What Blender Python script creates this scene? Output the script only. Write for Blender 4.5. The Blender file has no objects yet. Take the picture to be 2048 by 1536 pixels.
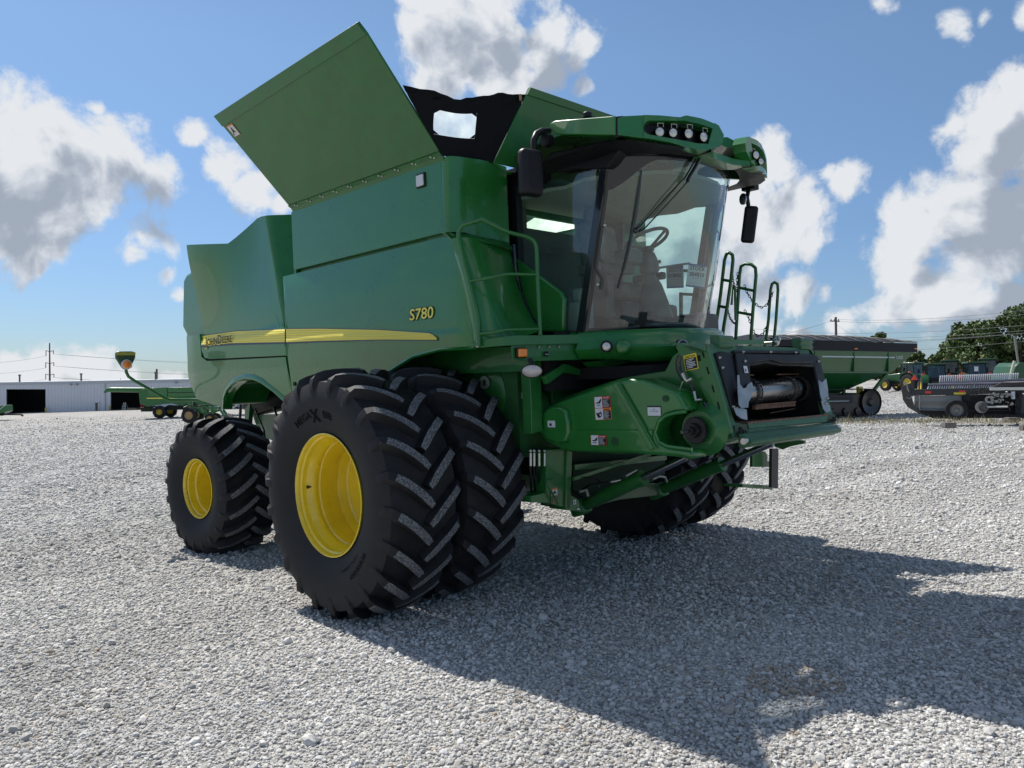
import bpy, bmesh, math, random
import numpy as np
from mathutils import Vector, Matrix
random.seed(7); rng = np.random.default_rng(11)
rad = math.radians
scene = bpy.context.scene
# ------------------------------------------------------------------ camera
# the machine stands on a yard that falls a little to the left; MF = machine frame (x forward, y to its left, z up)
CAM = (5.57, -5.9021, 1.9008); YAW, PITCH, ROLL, FPX = 0.7894, -0.0049, -0.0406, 1549.96
def cam_axes():
    cp, sp, cy, sy = math.cos(PITCH), math.sin(PITCH), math.cos(YAW), math.sin(YAW)
    fwd = Vector((-sy*cp, cy*cp, sp)); right = Vector((cy, sy, 0)); up = right.cross(fwd)
    r = right*math.cos(ROLL) + up*math.sin(ROLL); u = up*math.cos(ROLL) - right*math.sin(ROLL)
    return fwd, r, u
FW, RT, UP = cam_axes(); CM = Vector(CAM)
RG = Matrix.Rotation(ROLL + 0.003, 3, Vector((-math.sin(YAW), math.cos(YAW), 0)))   # machine frame -> world
if abs((RG @ RT).z) > 0.02: RG = Matrix.Rotation(-(ROLL + 0.003), 3, Vector((-math.sin(YAW), math.cos(YAW), 0)))
FWw, RTw, UPw, CW = RG @ FW, RG @ RT, RG @ UP, RG @ CM
cd = bpy.data.cameras.new("camera"); cam = bpy.data.objects.new("camera", cd); scene.collection.objects.link(cam)
cd.sensor_width = 36; cd.lens = FPX/2048*36; cd.clip_start = 0.05; cd.clip_end = 3000
cam.matrix_world = Matrix.Translation(CW) @ Matrix((RTw, UPw, -FWw)).transposed().to_4x4()
scene.camera = cam
# ------------------------------------------------------------------ sun, sky and clouds
SUN_M = Vector((-0.70, 0.04, 1.0)).normalized(); SUNW = (RG @ SUN_M).normalized()
EL = math.asin(SUNW.z); AZ = math.atan2(SUNW.x, SUNW.y)
sl = bpy.data.lights.new("sun", 'SUN'); sl.energy = 5.0; sl.angle = rad(0.55); sl.color = (1.0, 0.95, 0.87)
so = bpy.data.objects.new("sun", sl); scene.collection.objects.link(so)
so.rotation_euler = SUNW.to_track_quat('Z', 'Y').to_euler()
scene.view_settings.view_transform = 'Standard'; scene.view_settings.look = 'None'
scene.view_settings.exposure = 0.25; scene.view_settings.gamma = 1.0
SKY_STRENGTH = 0.112
def ray_w(px, py): return (FWw + RTw*((px-1024)/FPX) - UPw*((py-768)/FPX)).normalized()
V3 = Vector
def build_world():
    w = bpy.data.worlds.new("World"); scene.world = w; w.use_nodes = True
    nt = w.node_tree; N = nt.nodes; L = nt.links; N.clear()
    out = N.new('ShaderNodeOutputWorld'); bg = N.new('ShaderNodeBackground'); bg.inputs[1].default_value = SKY_STRENGTH
    L.new(bg.outputs[0], out.inputs[0])
    sky = N.new('ShaderNodeTexSky'); sky.sky_type = 'NISHITA'; sky.sun_disc = False
    sky.sun_elevation = EL; sky.sun_rotation = AZ % (2*math.pi); sky.air_density = 1.0; sky.dust_density = 0.25; sky.ozone_density = 1.5
    tc = N.new('ShaderNodeTexCoord')
    def noise(scale, detail, rough, vec):
        n = N.new('ShaderNodeTexNoise'); n.inputs['Scale'].default_value = scale; n.inputs['Detail'].default_value = detail
        n.inputs['Roughness'].default_value = rough; L.new(vec, n.inputs['Vector']); return n
    def math_(op, a, b=None, c=None):
        m = N.new('ShaderNodeMath'); m.operation = op
        for i, v in enumerate((a, b, c)):
            if v is None: continue
            if isinstance(v, (int, float)): m.inputs[i].default_value = v
            else: L.new(v, m.inputs[i])
        return m.outputs[0]
    # domain warp
    n1 = noise(5.0, 3, 0.5, tc.outputs['Generated'])
    sub = N.new('ShaderNodeVectorMath'); sub.operation = 'SUBTRACT'; L.new(n1.outputs['Color'], sub.inputs[0]); sub.inputs[1].default_value = (.5, .5, .5)
    mad = N.new('ShaderNodeVectorMath'); mad.operation = 'MULTIPLY_ADD'; L.new(sub.outputs[0], mad.inputs[0]); mad.inputs[1].default_value = (.085, .085, .085); L.new(tc.outputs['Generated'], mad.inputs[2])
    P = mad.outputs[0]
    blobs = [(90,300,150),(225,300,105),(310,350,75),(20,420,170),(-60,330,180),(150,410,100),(385,275,45),(440,335,60),(500,385,55),(545,410,35),
             (285,465,55),(245,500,38),(305,542,22),(105,508,42),(340,572,20),(190,225,30),
             (35,735,60),(100,725,50),(190,735,62),(250,765,60),(345,755,32),(-30,740,60),
             (960,40,150),(1085,55,105),(890,105,100),(860,-10,80),(1140,70,60),(1010,140,90),(1180,150,30),
             (1525,345,75),(1575,430,85),(1490,470,90),(1440,430,80),(1625,470,50),(1685,362,52),(1640,350,28),(1600,568,55),(1530,575,45),(1660,575,30),
             (1330,440,130),(1245,520,90),(1380,560,100),
             (1990,235,110),(2060,190,120),(1915,260,50),(1990,340,100),(1860,455,95),(1960,500,130),(1790,540,75),(1880,600,120),(2060,430,130),(1990,620,110),(1770,610,60),(1690,630,45),(2080,640,120),
             (2000,300,150),(1950,420,150),(1850,590,100),(1885,55,55),(1930,40,35),(2035,10,45),(1775,5,35),(1500,640,60),(1600,680,60)]
    acc = None
    dirs = [(ray_w(x, y), r/FPX*1.0/(1+((x-1024)**2+(y-768)**2)/FPX**2)) for x, y, r in blobs]
    rr = random.Random(5)
    for i in range(15):                       # the rest of the sky dome, out of the frame
        a = rr.uniform(0, 2*math.pi); e = rr.uniform(.12, 1.0)
        d = Vector((math.cos(a)*math.cos(e), math.sin(a)*math.cos(e), math.sin(e)))
        dc = (d.dot(FWw)); 
        if dc > 0.72: continue
        dirs.append((d, rr.uniform(.09, .24)))
    up_off = N.new('ShaderNodeVectorMath'); up_off.operation = 'ADD'; L.new(P, up_off.inputs[0]); up_off.inputs[1].default_value = V3((0, 0, .030))+SUNW*0.030
    acc2 = None
    for d, r in dirs:
        if r > .022:
            dn = N.new('ShaderNodeVectorMath'); dn.operation = 'DISTANCE'; L.new(up_off.outputs[0], dn.inputs[0]); dn.inputs[1].default_value = d
            v = math_('MULTIPLY_ADD', dn.outputs['Value'], -1.0/r, 1.0); acc2 = v if acc2 is None else math_('MAXIMUM', acc2, v)
        dn = N.new('ShaderNodeVectorMath'); dn.operation = 'DISTANCE'; L.new(P, dn.inputs[0]); dn.inputs[1].default_value = d
        v = math_('MULTIPLY_ADD', dn.outputs['Value'], -1.0/r, 1.0)
        v = math_('MULTIPLY', v, min(1.0, .35 + r*7))
        acc = v if acc is None else math_('MAXIMUM', acc, v)
    n2 = noise(24.0, 9, 0.62, P); nlo = noise(9.0, 4, 0.5, P)
    f = math_('MULTIPLY_ADD', n2.outputs[0], 1.15, math_('MULTIPLY_ADD', nlo.outputs[0], 1.15, -1.17))
    sh_off = N.new('ShaderNodeVectorMath'); sh_off.operation = 'ADD'; L.new(P, sh_off.inputs[0]); sh_off.inputs[1].default_value = SUNW*0.024
    n2a = noise(15.0, 5, 0.52, P); n2b = noise(15.0, 5, 0.52, sh_off.outputs[0]); relief = math_('SUBTRACT', n2b.outputs[0], n2a.outputs[0])
    dens = math_('ADD', math_('MULTIPLY', math_('MAXIMUM', acc, -0.6), 1.0), f)
    mr = N.new('ShaderNodeMapRange'); mr.interpolation_type = 'SMOOTHSTEP'; L.new(dens, mr.inputs[0]); mr.inputs[1].default_value = -0.10; mr.inputs[2].default_value = 0.24
    mask = mr.outputs[0]
    # cloud body: bright rims, greyer cores with billows
    sh = noise(6.5, 5, 0.5, P)
    core = math_('MULTIPLY_ADD', sh.outputs[0], 1.2, math_('MULTIPLY_ADD', math_('MAXIMUM', acc2, -0.4), 1.55, math_('MULTIPLY_ADD', relief, 3.4, -.62)))
    mr2 = N.new('ShaderNodeMapRange'); mr2.interpolation_type = 'SMOOTHSTEP'; L.new(core, mr2.inputs[0]); mr2.inputs[1].default_value = 0.0; mr2.inputs[2].default_value = 1.0
    cr = N.new('ShaderNodeValToRGB'); L.new(mr2.outputs[0], cr.inputs[0])
    e = cr.color_ramp.elements; e[0].position = 0; e[0].color = (5.9, 6.1, 6.35, 1); e[1].position = 1; e[1].color = (2.7, 3.1, 3.75, 1)
    m = e.new(.45); m.color = (4.4, 4.75, 5.3, 1)
    # slightly richer blue than the raw model, paler towards the horizon
    tint = N.new('ShaderNodeMix'); tint.data_type = 'RGBA'; tint.blend_type = 'MULTIPLY'; tint.inputs[0].default_value = 1.0
    L.new(sky.outputs[0], tint.inputs[6]); tint.inputs[7].default_value = (0.73, 0.83, 0.89, 1)
    sx = N.new('ShaderNodeSeparateXYZ'); L.new(tc.outputs['Generated'], sx.inputs[0]); hz = N.new('ShaderNodeMapRange'); L.new(sx.outputs['Z'], hz.inputs[0]); hz.inputs[1].default_value = 0.0; hz.inputs[2].default_value = .38
    hc = N.new('ShaderNodeValToRGB'); L.new(hz.outputs[0], hc.inputs[0]); hc.color_ramp.elements[0].color = (.54, .61, .80, 1); hc.color_ramp.elements[1].color = (1, 1, 1, 1)
    t2 = N.new('ShaderNodeMix'); t2.data_type = 'RGBA'; t2.blend_type = 'MULTIPLY'; t2.inputs[0].default_value = 1.0; L.new(tint.outputs[2], t2.inputs[6]); L.new(hc.outputs[0], t2.inputs[7]); tint = t2
    mx = N.new('ShaderNodeMix'); mx.data_type = 'RGBA'; L.new(mask, mx.inputs[0]); L.new(tint.outputs[2], mx.inputs[6]); L.new(cr.outputs[0], mx.inputs[7])
    L.new(mx.outputs[2], bg.inputs[0])
build_world()

# ------------------------------------------------------------------ materials
MATS = {}
def mat(name, col, rough=.5, metal=0., coat=0., noise=0., nscale=8., bump=0., bscale=60., spec=.5, coat_rough=.04, alpha=None):
    if name in MATS: return MATS[name]
    m = bpy.data.materials.new(name); m.use_nodes = True; nt = m.node_tree; b = nt.nodes['Principled BSDF']
    c = (*col, 1); b.inputs['Base Color'].default_value = c; b.inputs['Roughness'].default_value = rough
    b.inputs['Metallic'].default_value = metal; b.inputs['Coat Weight'].default_value = coat; b.inputs['Coat Roughness'].default_value = coat_rough
    b.inputs['Specular IOR Level'].default_value = spec
    m.diffuse_color = c
    if noise or bump:
        tc = nt.nodes.new('ShaderNodeTexCoord')
        if noise:
            n = nt.nodes.new('ShaderNodeTexNoise'); n.inputs['Scale'].default_value = nscale; n.inputs['Detail'].default_value = 6; n.inputs['Roughness'].default_value = .65
            nt.links.new(tc.outputs['Object'], n.inputs['Vector'])
            r = nt.nodes.new('ShaderNodeValToRGB'); nt.links.new(n.outputs[0], r.inputs[0])
            r.color_ramp.elements[0].position = .3; r.color_ramp.elements[1].position = .7
            r.color_ramp.elements[0].color = (*[x*(1-noise) for x in col], 1); r.color_ramp.elements[1].color = (*[min(1, x*(1+noise)) for x in col], 1)
            nt.links.new(r.outputs[0], b.inputs['Base Color'])
            mr = nt.nodes.new('ShaderNodeMapRange'); nt.links.new(n.outputs[0], mr.inputs[0]); mr.inputs[1].default_value = .3; mr.inputs[2].default_value = .7
            mr.inputs[3].default_value = max(0, rough-.06); mr.inputs[4].default_value = min(1, rough+.1); nt.links.new(mr.outputs[0], b.inputs['Roughness'])
        if bump:
            n = nt.nodes.new('ShaderNodeTexNoise'); n.inputs['Scale'].default_value = bscale; n.inputs['Detail'].default_value = 4
            nt.links.new(tc.outputs['Object'], n.inputs['Vector'])
            bp = nt.nodes.new('ShaderNodeBump'); bp.inputs['Strength'].default_value = bump; bp.inputs['Distance'].default_value = .01
            nt.links.new(n.outputs[0], bp.inputs['Height']); nt.links.new(bp.outputs[0], b.inputs['Normal'])
    MATS[name] = m; return m
GREEN = mat('green_paint', (.015, .152, .024), .30, 0, .62, .12, 3.0, .16, 1.1)
GREENM = mat('green_paint_matte', (.014, .130, .023), .40, 0, .35, .18, 7.0, .05, 30.)
GREENW = mat('green_paint_worn', (.035, .125, .055), .55, 0, .15, .35, 14., .12, 40.)
RUST = mat('rusted_edge', (.19, .105, .07), .75, .2, 0, .6, 30., .3, 60.)
YELLOW = mat('yellow_rim_paint', (.80, .585, .020), .30, 0, .8, .11, 4.)
RUBBER = mat('tyre_rubber', (.0115, .0120, .0140), .66, 0, 0, .62, 6., .14, 90., .35)
TEXTR = mat('tyre_lettering_rubber', (.0065, .0066, .0075), .85, 0, 0, 0, 8., 0, 60., .1)
BLACK = mat('black_plastic', (.0055, .006, .0085), .48, 0, 0, .15, 8., .04, 80., .35)
BLACKG = mat('black_gloss', (.008, .009, .012), .18, 0, .5)
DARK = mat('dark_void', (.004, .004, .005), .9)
STEEL = mat('bare_steel', (.38, .38, .40), .28, 1., 0, .15, 15.)
DSTEEL = mat('dark_steel', (.10, .098, .10), .36, .9, 0, .35, 14., .05, 30.)
CHROME = mat('chrome_rod', (.40, .41, .45), .16, 1.)
ZINC = mat('zinc_bolt', (.55, .54, .50), .35, .9)
FABRIC = mat('black_tarp_fabric', (.0045, .0045, .006), .8, 0, 0, .3, 6., .25, 9., .25)
CLEARV = mat('clear_vinyl_window', (.62, .70, .74), .25, 0, .3, .14, 5., .5, 7.)
WHITE = mat('white_label', (.62, .65, .68), .5)
REDL = mat('red_label', (.45, .03, .03), .5)
ORANGEL = mat('orange_label', (.72, .22, .03), .5)
YELLOWL = mat('yellow_label', (.80, .66, .05), .45)
BLACKL = mat('black_label', (.008, .009, .014), .5)
NAVY = mat('dark_blue_stripe', (.03, .035, .07), .4)
STRIPEY = mat('stripe_yellow', (.86, .74, .10), .45, 0, .1)
STRIPED = mat('stripe_dark_yellow', (.60, .50, .05), .45, 0, .1)
AMBER = mat('amber_lens', (.85, .24, .015), .25, 0, .6)
LENS = mat('lamp_lens', (.62, .62, .58), .12, .35, 1.0, .25, 60., .35, 70.)
TAN = mat('cab_headliner', (.27, .265, .21), .7, 0, 0, .1, 10.)
GREYI = mat('cab_grey_plastic', (.11, .105, .10), .6, 0, 0, .12, 10., .1, 200.)
SEATM = mat('seat_fabric', (.14, .13, .12), .85, 0, 0, .2, 20.)
PAPER = mat('white_paper', (.60, .66, .68), .7)
BLUET = mat('blue_tape', (.02, .09, .30), .5)
LETTER = mat('printed_letters', (.01, .012, .02), .6)
def glass(name, tint=(.80, .92, .88), refl=1.0, dust=0.0, dcol=(.5, .48, .45)):
    m = bpy.data.materials.new(name); m.use_nodes = True; nt = m.node_tree; N = nt.nodes; L = nt.links; N.clear()
    o = N.new('ShaderNodeOutputMaterial'); t = N.new('ShaderNodeBsdfTransparent'); t.inputs[0].default_value = (*tint, 1)
    g = N.new('ShaderNodeBsdfGlossy'); g.inputs['Roughness'].default_value = .02; g.inputs[0].default_value = (1, 1, 1, 1)
    lw = N.new('ShaderNodeLayerWeight'); lw.inputs[0].default_value = .5
    p5 = N.new('ShaderNodeMath'); p5.operation = 'POWER'; p5.inputs[1].default_value = 4.0; L.new(lw.outputs['Facing'], p5.inputs[0])
    mu = N.new('ShaderNodeMath'); mu.operation = 'MULTIPLY_ADD'; mu.use_clamp = True; mu.inputs[1].default_value = .9*refl; mu.inputs[2].default_value = .075*refl; L.new(p5.outputs[0], mu.inputs[0])
    mx = N.new('ShaderNodeMixShader'); L.new(mu.outputs[0], mx.inputs[0]); L.new(t.outputs[0], mx.inputs[1]); L.new(g.outputs[0], mx.inputs[2])
    last = mx
    if dust:
        d = N.new('ShaderNodeBsdfDiffuse'); d.inputs[0].default_value = (*dcol, 1)
        m2 = N.new('ShaderNodeMixShader'); m2.inputs[0].default_value = dust; L.new(mx.outputs[0], m2.inputs[1]); L.new(d.outputs[0], m2.inputs[2]); last = m2
        tc = N.new('ShaderNodeTexCoord'); n = N.new('ShaderNodeTexNoise'); n.inputs['Scale'].default_value = 3; n.inputs['Detail'].default_value = 5; L.new(tc.outputs['Object'], n.inputs[0])
        k = N.new('ShaderNodeMath'); k.operation = 'MULTIPLY'; k.inputs[1].default_value = dust*2; L.new(n.outputs[0], k.inputs[0]); L.new(k.outputs[0], m2.inputs[0])
    L.new(last.outputs[0], o.inputs[0]); m.diffuse_color = (*tint, .3); MATS[name] = m; return m
GLASS = glass('cab_glass', (.76, .93, .89), 1.1, .012)
GLASSW = glass('windscreen_glass', (.76, .93, .90), 1.2, .028)

# ------------------------------------------------------------------ mesh helpers
V = Vector
class MB:
    def __init__(s): s.v = []; s.f = []; s.m = []
    def add(s, vs, fs, mi=0):
        b = len(s.v); s.v += [tuple(v) for v in vs]; s.f += [tuple(b+i for i in f) for f in fs]; s.m += [mi]*len(fs); return s
    def prism(s, pts, vec, mi=0, back=True):          # polygon pushed along vec
        n = len(pts); p = [V(q) for q in pts]; vec = V(vec)
        nrm = V((0, 0, 0))
        for i in range(n): nrm += p[i].cross(p[(i+1) % n])
        if nrm.dot(vec) > 0: p.reverse()
        q = [a+vec for a in p]
        fs = [tuple(range(n)), tuple(range(2*n-1, n-1, -1))] + [(i, i+n, (i+1) % n+n, (i+1) % n) for i in range(n)]
        return s.add(p+q, fs, mi)
    def box(s, c, size, rot=None, mi=0):
        hx, hy, hz = [a/2 for a in size]; c = V(c)
        vs = [V((x, y, z)) for x in (-hx, hx) for y in (-hy, hy) for z in (-hz, hz)]
        if rot is not None: vs = [rot @ v for v in vs]
        return s.add([v+c for v in vs], [(0,1,3,2),(4,6,7,5),(0,4,5,1),(2,3,7,6),(0,2,6,4),(1,5,7,3)], mi)
    def bar(s, a, b, w, h, mi=0, up=(0, 0, 1)):        # box from a to b
        a, b = V(a), V(b); d = (b-a); L_ = d.length; d.normalize(); x = d.cross(V(up)); 
        if x.length < 1e-4: x = d.cross(V((1, 0, 0)))
        x.normalize(); z = x.cross(d)
        return s.box((a+b)/2, (w, L_, h), Matrix((x, d, z)).transposed(), mi)
    def tube(s, pts, r, n=8, mi=0, caps=True):
        p = [V(q) for q in pts]; rs = r if isinstance(r, (list, tuple)) else [r]*len(p)
        t0 = (p[1]-p[0]).normalized(); a = t0.cross(V((0, 0, 1)))
        if a.length < .05: a = t0.cross(V((1, 0, 0)))
        a.normalize(); vs = []; fs = []
        for i, q in enumerate(p):
            t = ((p[min(i+1, len(p)-1)]-q).normalized()+(q-p[max(i-1, 0)]).normalized())
            if t.length < 1e-6: t = t0
            t.normalize(); a = (a-t*a.dot(t)).normalized(); b = t.cross(a)
            vs += [q+(a*math.cos(2*math.pi*k/n)+b*math.sin(2*math.pi*k/n))*rs[i] for k in range(n)]
        for i in range(len(p)-1):
            fs += [(i*n+k, i*n+(k+1) % n, (i+1)*n+(k+1) % n, (i+1)*n+k) for k in range(n)]
        if caps: fs += [tuple(range(n-1, -1, -1)), tuple(range((len(p)-1)*n, len(p)*n))]
        return s.add(vs, fs, mi)
    def lathe(s, prof, axis='y', c=(0, 0, 0), n=48, mi=0, closed=False):
        # prof: (along, radius)
        c = V(c); vs = []; fs = []; m = len(prof)
        ax = {'x': (V((1,0,0)), V((0,1,0)), V((0,0,1))), 'y': (V((0,1,0)), V((0,0,1)), V((1,0,0))), 'z': (V((0,0,1)), V((1,0,0)), V((0,1,0)))}[axis] if isinstance(axis, str) else axis
        for k in range(n):
            t = 2*math.pi*k/n; d = ax[1]*math.cos(t)+ax[2]*math.sin(t)
            vs += [c+ax[0]*a+d*r for a, r in prof]
        mm = m if closed else m-1
        for k in range(n):
            k2 = (k+1) % n
            fs += [(k*m+i, k*m+(i+1) % m, k2*m+(i+1) % m, k2*m+i) for i in range(mm)]
        return s.add(vs, fs, mi)
    def grid(s, rows, mi=0, thick=None):
        m = len(rows[0]); vs = [V(p) for r in rows for p in r]; fs = []
        for i in range(len(rows)-1):
            fs += [(i*m+j, (i+1)*m+j, (i+1)*m+j+1, i*m+j+1) for j in range(m-1)]
        s.add(vs, fs, mi)
        if thick is not None:
            t = V(thick); b = [v+t for v in vs]; n0 = len(vs)
            s.add(b, [tuple(reversed(f)) for f in fs], mi)
            R_ = len(rows); bd = [i for i in range(m)]+[(i)*m+m-1 for i in range(1, R_)]+[(R_-1)*m+j for j in range(m-2, -1, -1)]+[i*m for i in range(R_-2, 0, -1)]
            k = len(bd); s.add([vs[i] for i in bd]+[b[i] for i in bd], [(i, (i+1) % k, (i+1) % k+k, i+k) for i in range(k)], mi)
        return s
    def ball(s, c, r, n=12, mi=0):
        r = r if isinstance(r, (tuple, list)) else (r, r, r); c = V(c); m = n//2; vs = []; fs = []
        for i in range(m+1):
            a = math.pi*i/m
            for k in range(n):
                t = 2*math.pi*k/n; vs.append(c+V((r[0]*math.sin(a)*math.cos(t), r[1]*math.sin(a)*math.sin(t), r[2]*math.cos(a))))
        for i in range(m): fs += [(i*n+k, (i+1)*n+k, (i+1)*n+(k+1) % n, i*n+(k+1) % n) for k in range(n)]
        return s.add(vs, fs, mi)
def obj(name, mb, mats, parent=None, bevel=0, smooth=38, fix=True, seg=2, weld=True):
    me = bpy.data.meshes.new(name); me.from_pydata(mb.v, [], mb.f)
    if not isinstance(mats, (list, tuple)): mats = [mats]
    for m in mats: me.materials.append(m)
    me.polygons.foreach_set('material_index', mb.m)
    if fix or weld:
        bm = bmesh.new(); bm.from_mesh(me)
        if weld: bmesh.ops.remove_doubles(bm, verts=bm.verts, dist=1e-5)
        if fix: bmesh.ops.recalc_face_normals(bm, faces=bm.faces)
        bm.to_mesh(me); bm.free()
    me.update()
    if smooth:
        me.shade_smooth(); me.set_sharp_from_angle(angle=rad(smooth))
    o = bpy.data.objects.new(name, me); scene.collection.objects.link(o)
    if parent: o.parent = parent
    if bevel:
        b = o.modifiers.new('bevel', 'BEVEL'); b.width = bevel; b.segments = seg; b.limit_method = 'ANGLE'; b.angle_limit = rad(30); b.harden_normals = False
    return o
def islands(name, mb, mats, parent=None, **k):           # each loose piece becomes an object of its own
    par = list(range(len(mb.v)))
    def find(a):
        while par[a] != a: par[a] = par[par[a]]; a = par[a]
        return a
    for f in mb.f:
        for a in f[1:]: par[find(a)] = find(f[0])
    grp = {}
    for f, mi in zip(mb.f, mb.m): grp.setdefault(find(f[0]), []).append((f, mi))
    out = []
    for fs in grp.values():
        idx = {}; m = MB()
        for f, mi in fs:
            for a in f:
                if a not in idx: idx[a] = len(m.v); m.v.append(mb.v[a])
            m.f.append(tuple(idx[a] for a in f)); m.m.append(mi)
        out.append(obj(name, m, mats, parent, **k))
    return out
def empty(name, loc=(0, 0, 0), rot=None, parent=None):
    o = bpy.data.objects.new(name, None); scene.collection.objects.link(o); o.location = loc; o.empty_display_size = .2
    if rot is not None: o.rotation_euler = rot
    if parent: o.parent = parent
    return o
def tag(o, label=None, cat=None, group=None, kind=None):
    for k, v in (('label', label), ('category', cat), ('group', group), ('kind', kind)):
        if v: o[k] = v
    return o
def copy_tree(o, parent=None):
    c = o.copy(); scene.collection.objects.link(c); c.parent = parent
    for ch in list(o.children): copy_tree(ch, c)
    return c
_tx = {}
def text_geo(s, size=1., off=0.0, res=3):
    k = (s, off)
    if k not in _tx:
        cu = bpy.data.curves.new('txt', 'FONT'); cu.body = s; cu.size = 1; cu.offset = off; cu.resolution_u = res
        o = bpy.data.objects.new('txt', cu); scene.collection.objects.link(o)
        bpy.context.view_layer.update()
        me = bpy.data.meshes.new_from_object(o.evaluated_get(bpy.context.evaluated_depsgraph_get()))
        _tx[k] = ([tuple(v.co) for v in me.vertices], [tuple(p.vertices) for p in me.polygons])
        bpy.data.objects.remove(o); bpy.data.curves.remove(cu); bpy.data.meshes.remove(me)
    v, f = _tx[k]; return [(a*size, b*size) for a, b, _ in v], f
def put_text(mb, s, size, fn, mi=0, off=0., sx=1., center=False):
    v, f = text_geo(s, size, off)
    w = max(a for a, b in v)*sx if v else 0
    mb.add([fn(a*sx-(w/2 if center else 0), b) for a, b in v], f, mi); return w
# picture-to-point helpers: the pixel of the photograph names the line of sight, the last argument the real plane it lies on
def ray(px, py): return FW + RT*((px-1024)/FPX) - UP*((py-768)/FPX)
def onx(px, py, x): d = ray(px, py); return CM + d*((x-CM.x)/d.x)
def ony(px, py, y): d = ray(px, py); return CM + d*((y-CM.y)/d.y)
def onz(px, py, z): d = ray(px, py); return CM + d*((z-CM.z)/d.z)
def onp(px, py, p0, n): d = ray(px, py); n = V(n); return CM + d*((V(p0)-CM).dot(n)/d.dot(n))
def onc(px, py, curve):                                 # on a vertical surface whose plan is a polyline
    d = ray(px, py); best = None
    for (x0, y0), (x1, y1) in zip(curve, curve[1:]):
        ex, ey = x1-x0, y1-y0; det = d.x*(-ey)+d.y*ex
        if abs(det) < 1e-9: continue
        k = ((x0-CM.x)*(-ey)+(y0-CM.y)*ex)/det; t = (d.x*(y0-CM.y)-d.y*(x0-CM.x))/det
        if -1e-6 <= t <= 1+1e-6 and k > 0 and (best is None or k < best): best = k
    if best is None:                                     # past the end: use the nearest end segment, extended
        c = []
        for (x0, y0), (x1, y1) in (curve[:2], curve[-2:]):
            ex, ey = x1-x0, y1-y0; det = d.x*(-ey)+d.y*ex
            k = ((x0-CM.x)*(-ey)+(y0-CM.y)*ex)/det; t = (d.x*(y0-CM.y)-d.y*(x0-CM.x))/det
            c.append((max(-t, t-1), k))
        best = min(c)[1]
    return CM + d*best
def lerp(pts, t):                                        # point along a polyline by x-parameter in 0..1 (length based)
    n = len(pts); ls = [0]
    for a, b in zip(pts, pts[1:]): ls.append(ls[-1]+math.dist(a, b))
    s = t*ls[-1]
    for i in range(n-1):
        if s <= ls[i+1]+1e-9:
            u = (s-ls[i])/max(1e-9, ls[i+1]-ls[i]); return tuple(a+(b-a)*u for a, b in zip(pts[i], pts[i+1]))
    return tuple(pts[-1])
def atx(pts, x):                                         # y of a polyline at x
    for a, b in zip(pts, pts[1:]):
        if (a[0]-x)*(b[0]-x) <= 0 and a[0] != b[0]: return a[1]+(b[1]-a[1])*(x-a[0])/(b[0]-a[0])
    return pts[0][1] if abs(x-pts[0][0]) < abs(x-pts[-1][0]) else pts[-1][1]
# ================================================================== the combine harvester (built in the machine frame)
COMB = empty('combine_harvester'); COMB.matrix_world = RG.to_4x4()
tag(COMB, 'huge green combine harvester with dual front tyres and raised tank flaps, nearest the camera', 'combine harvester')
def smooth01(t): t = max(0., min(1., t)); return t*t*(3-2*t)

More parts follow.
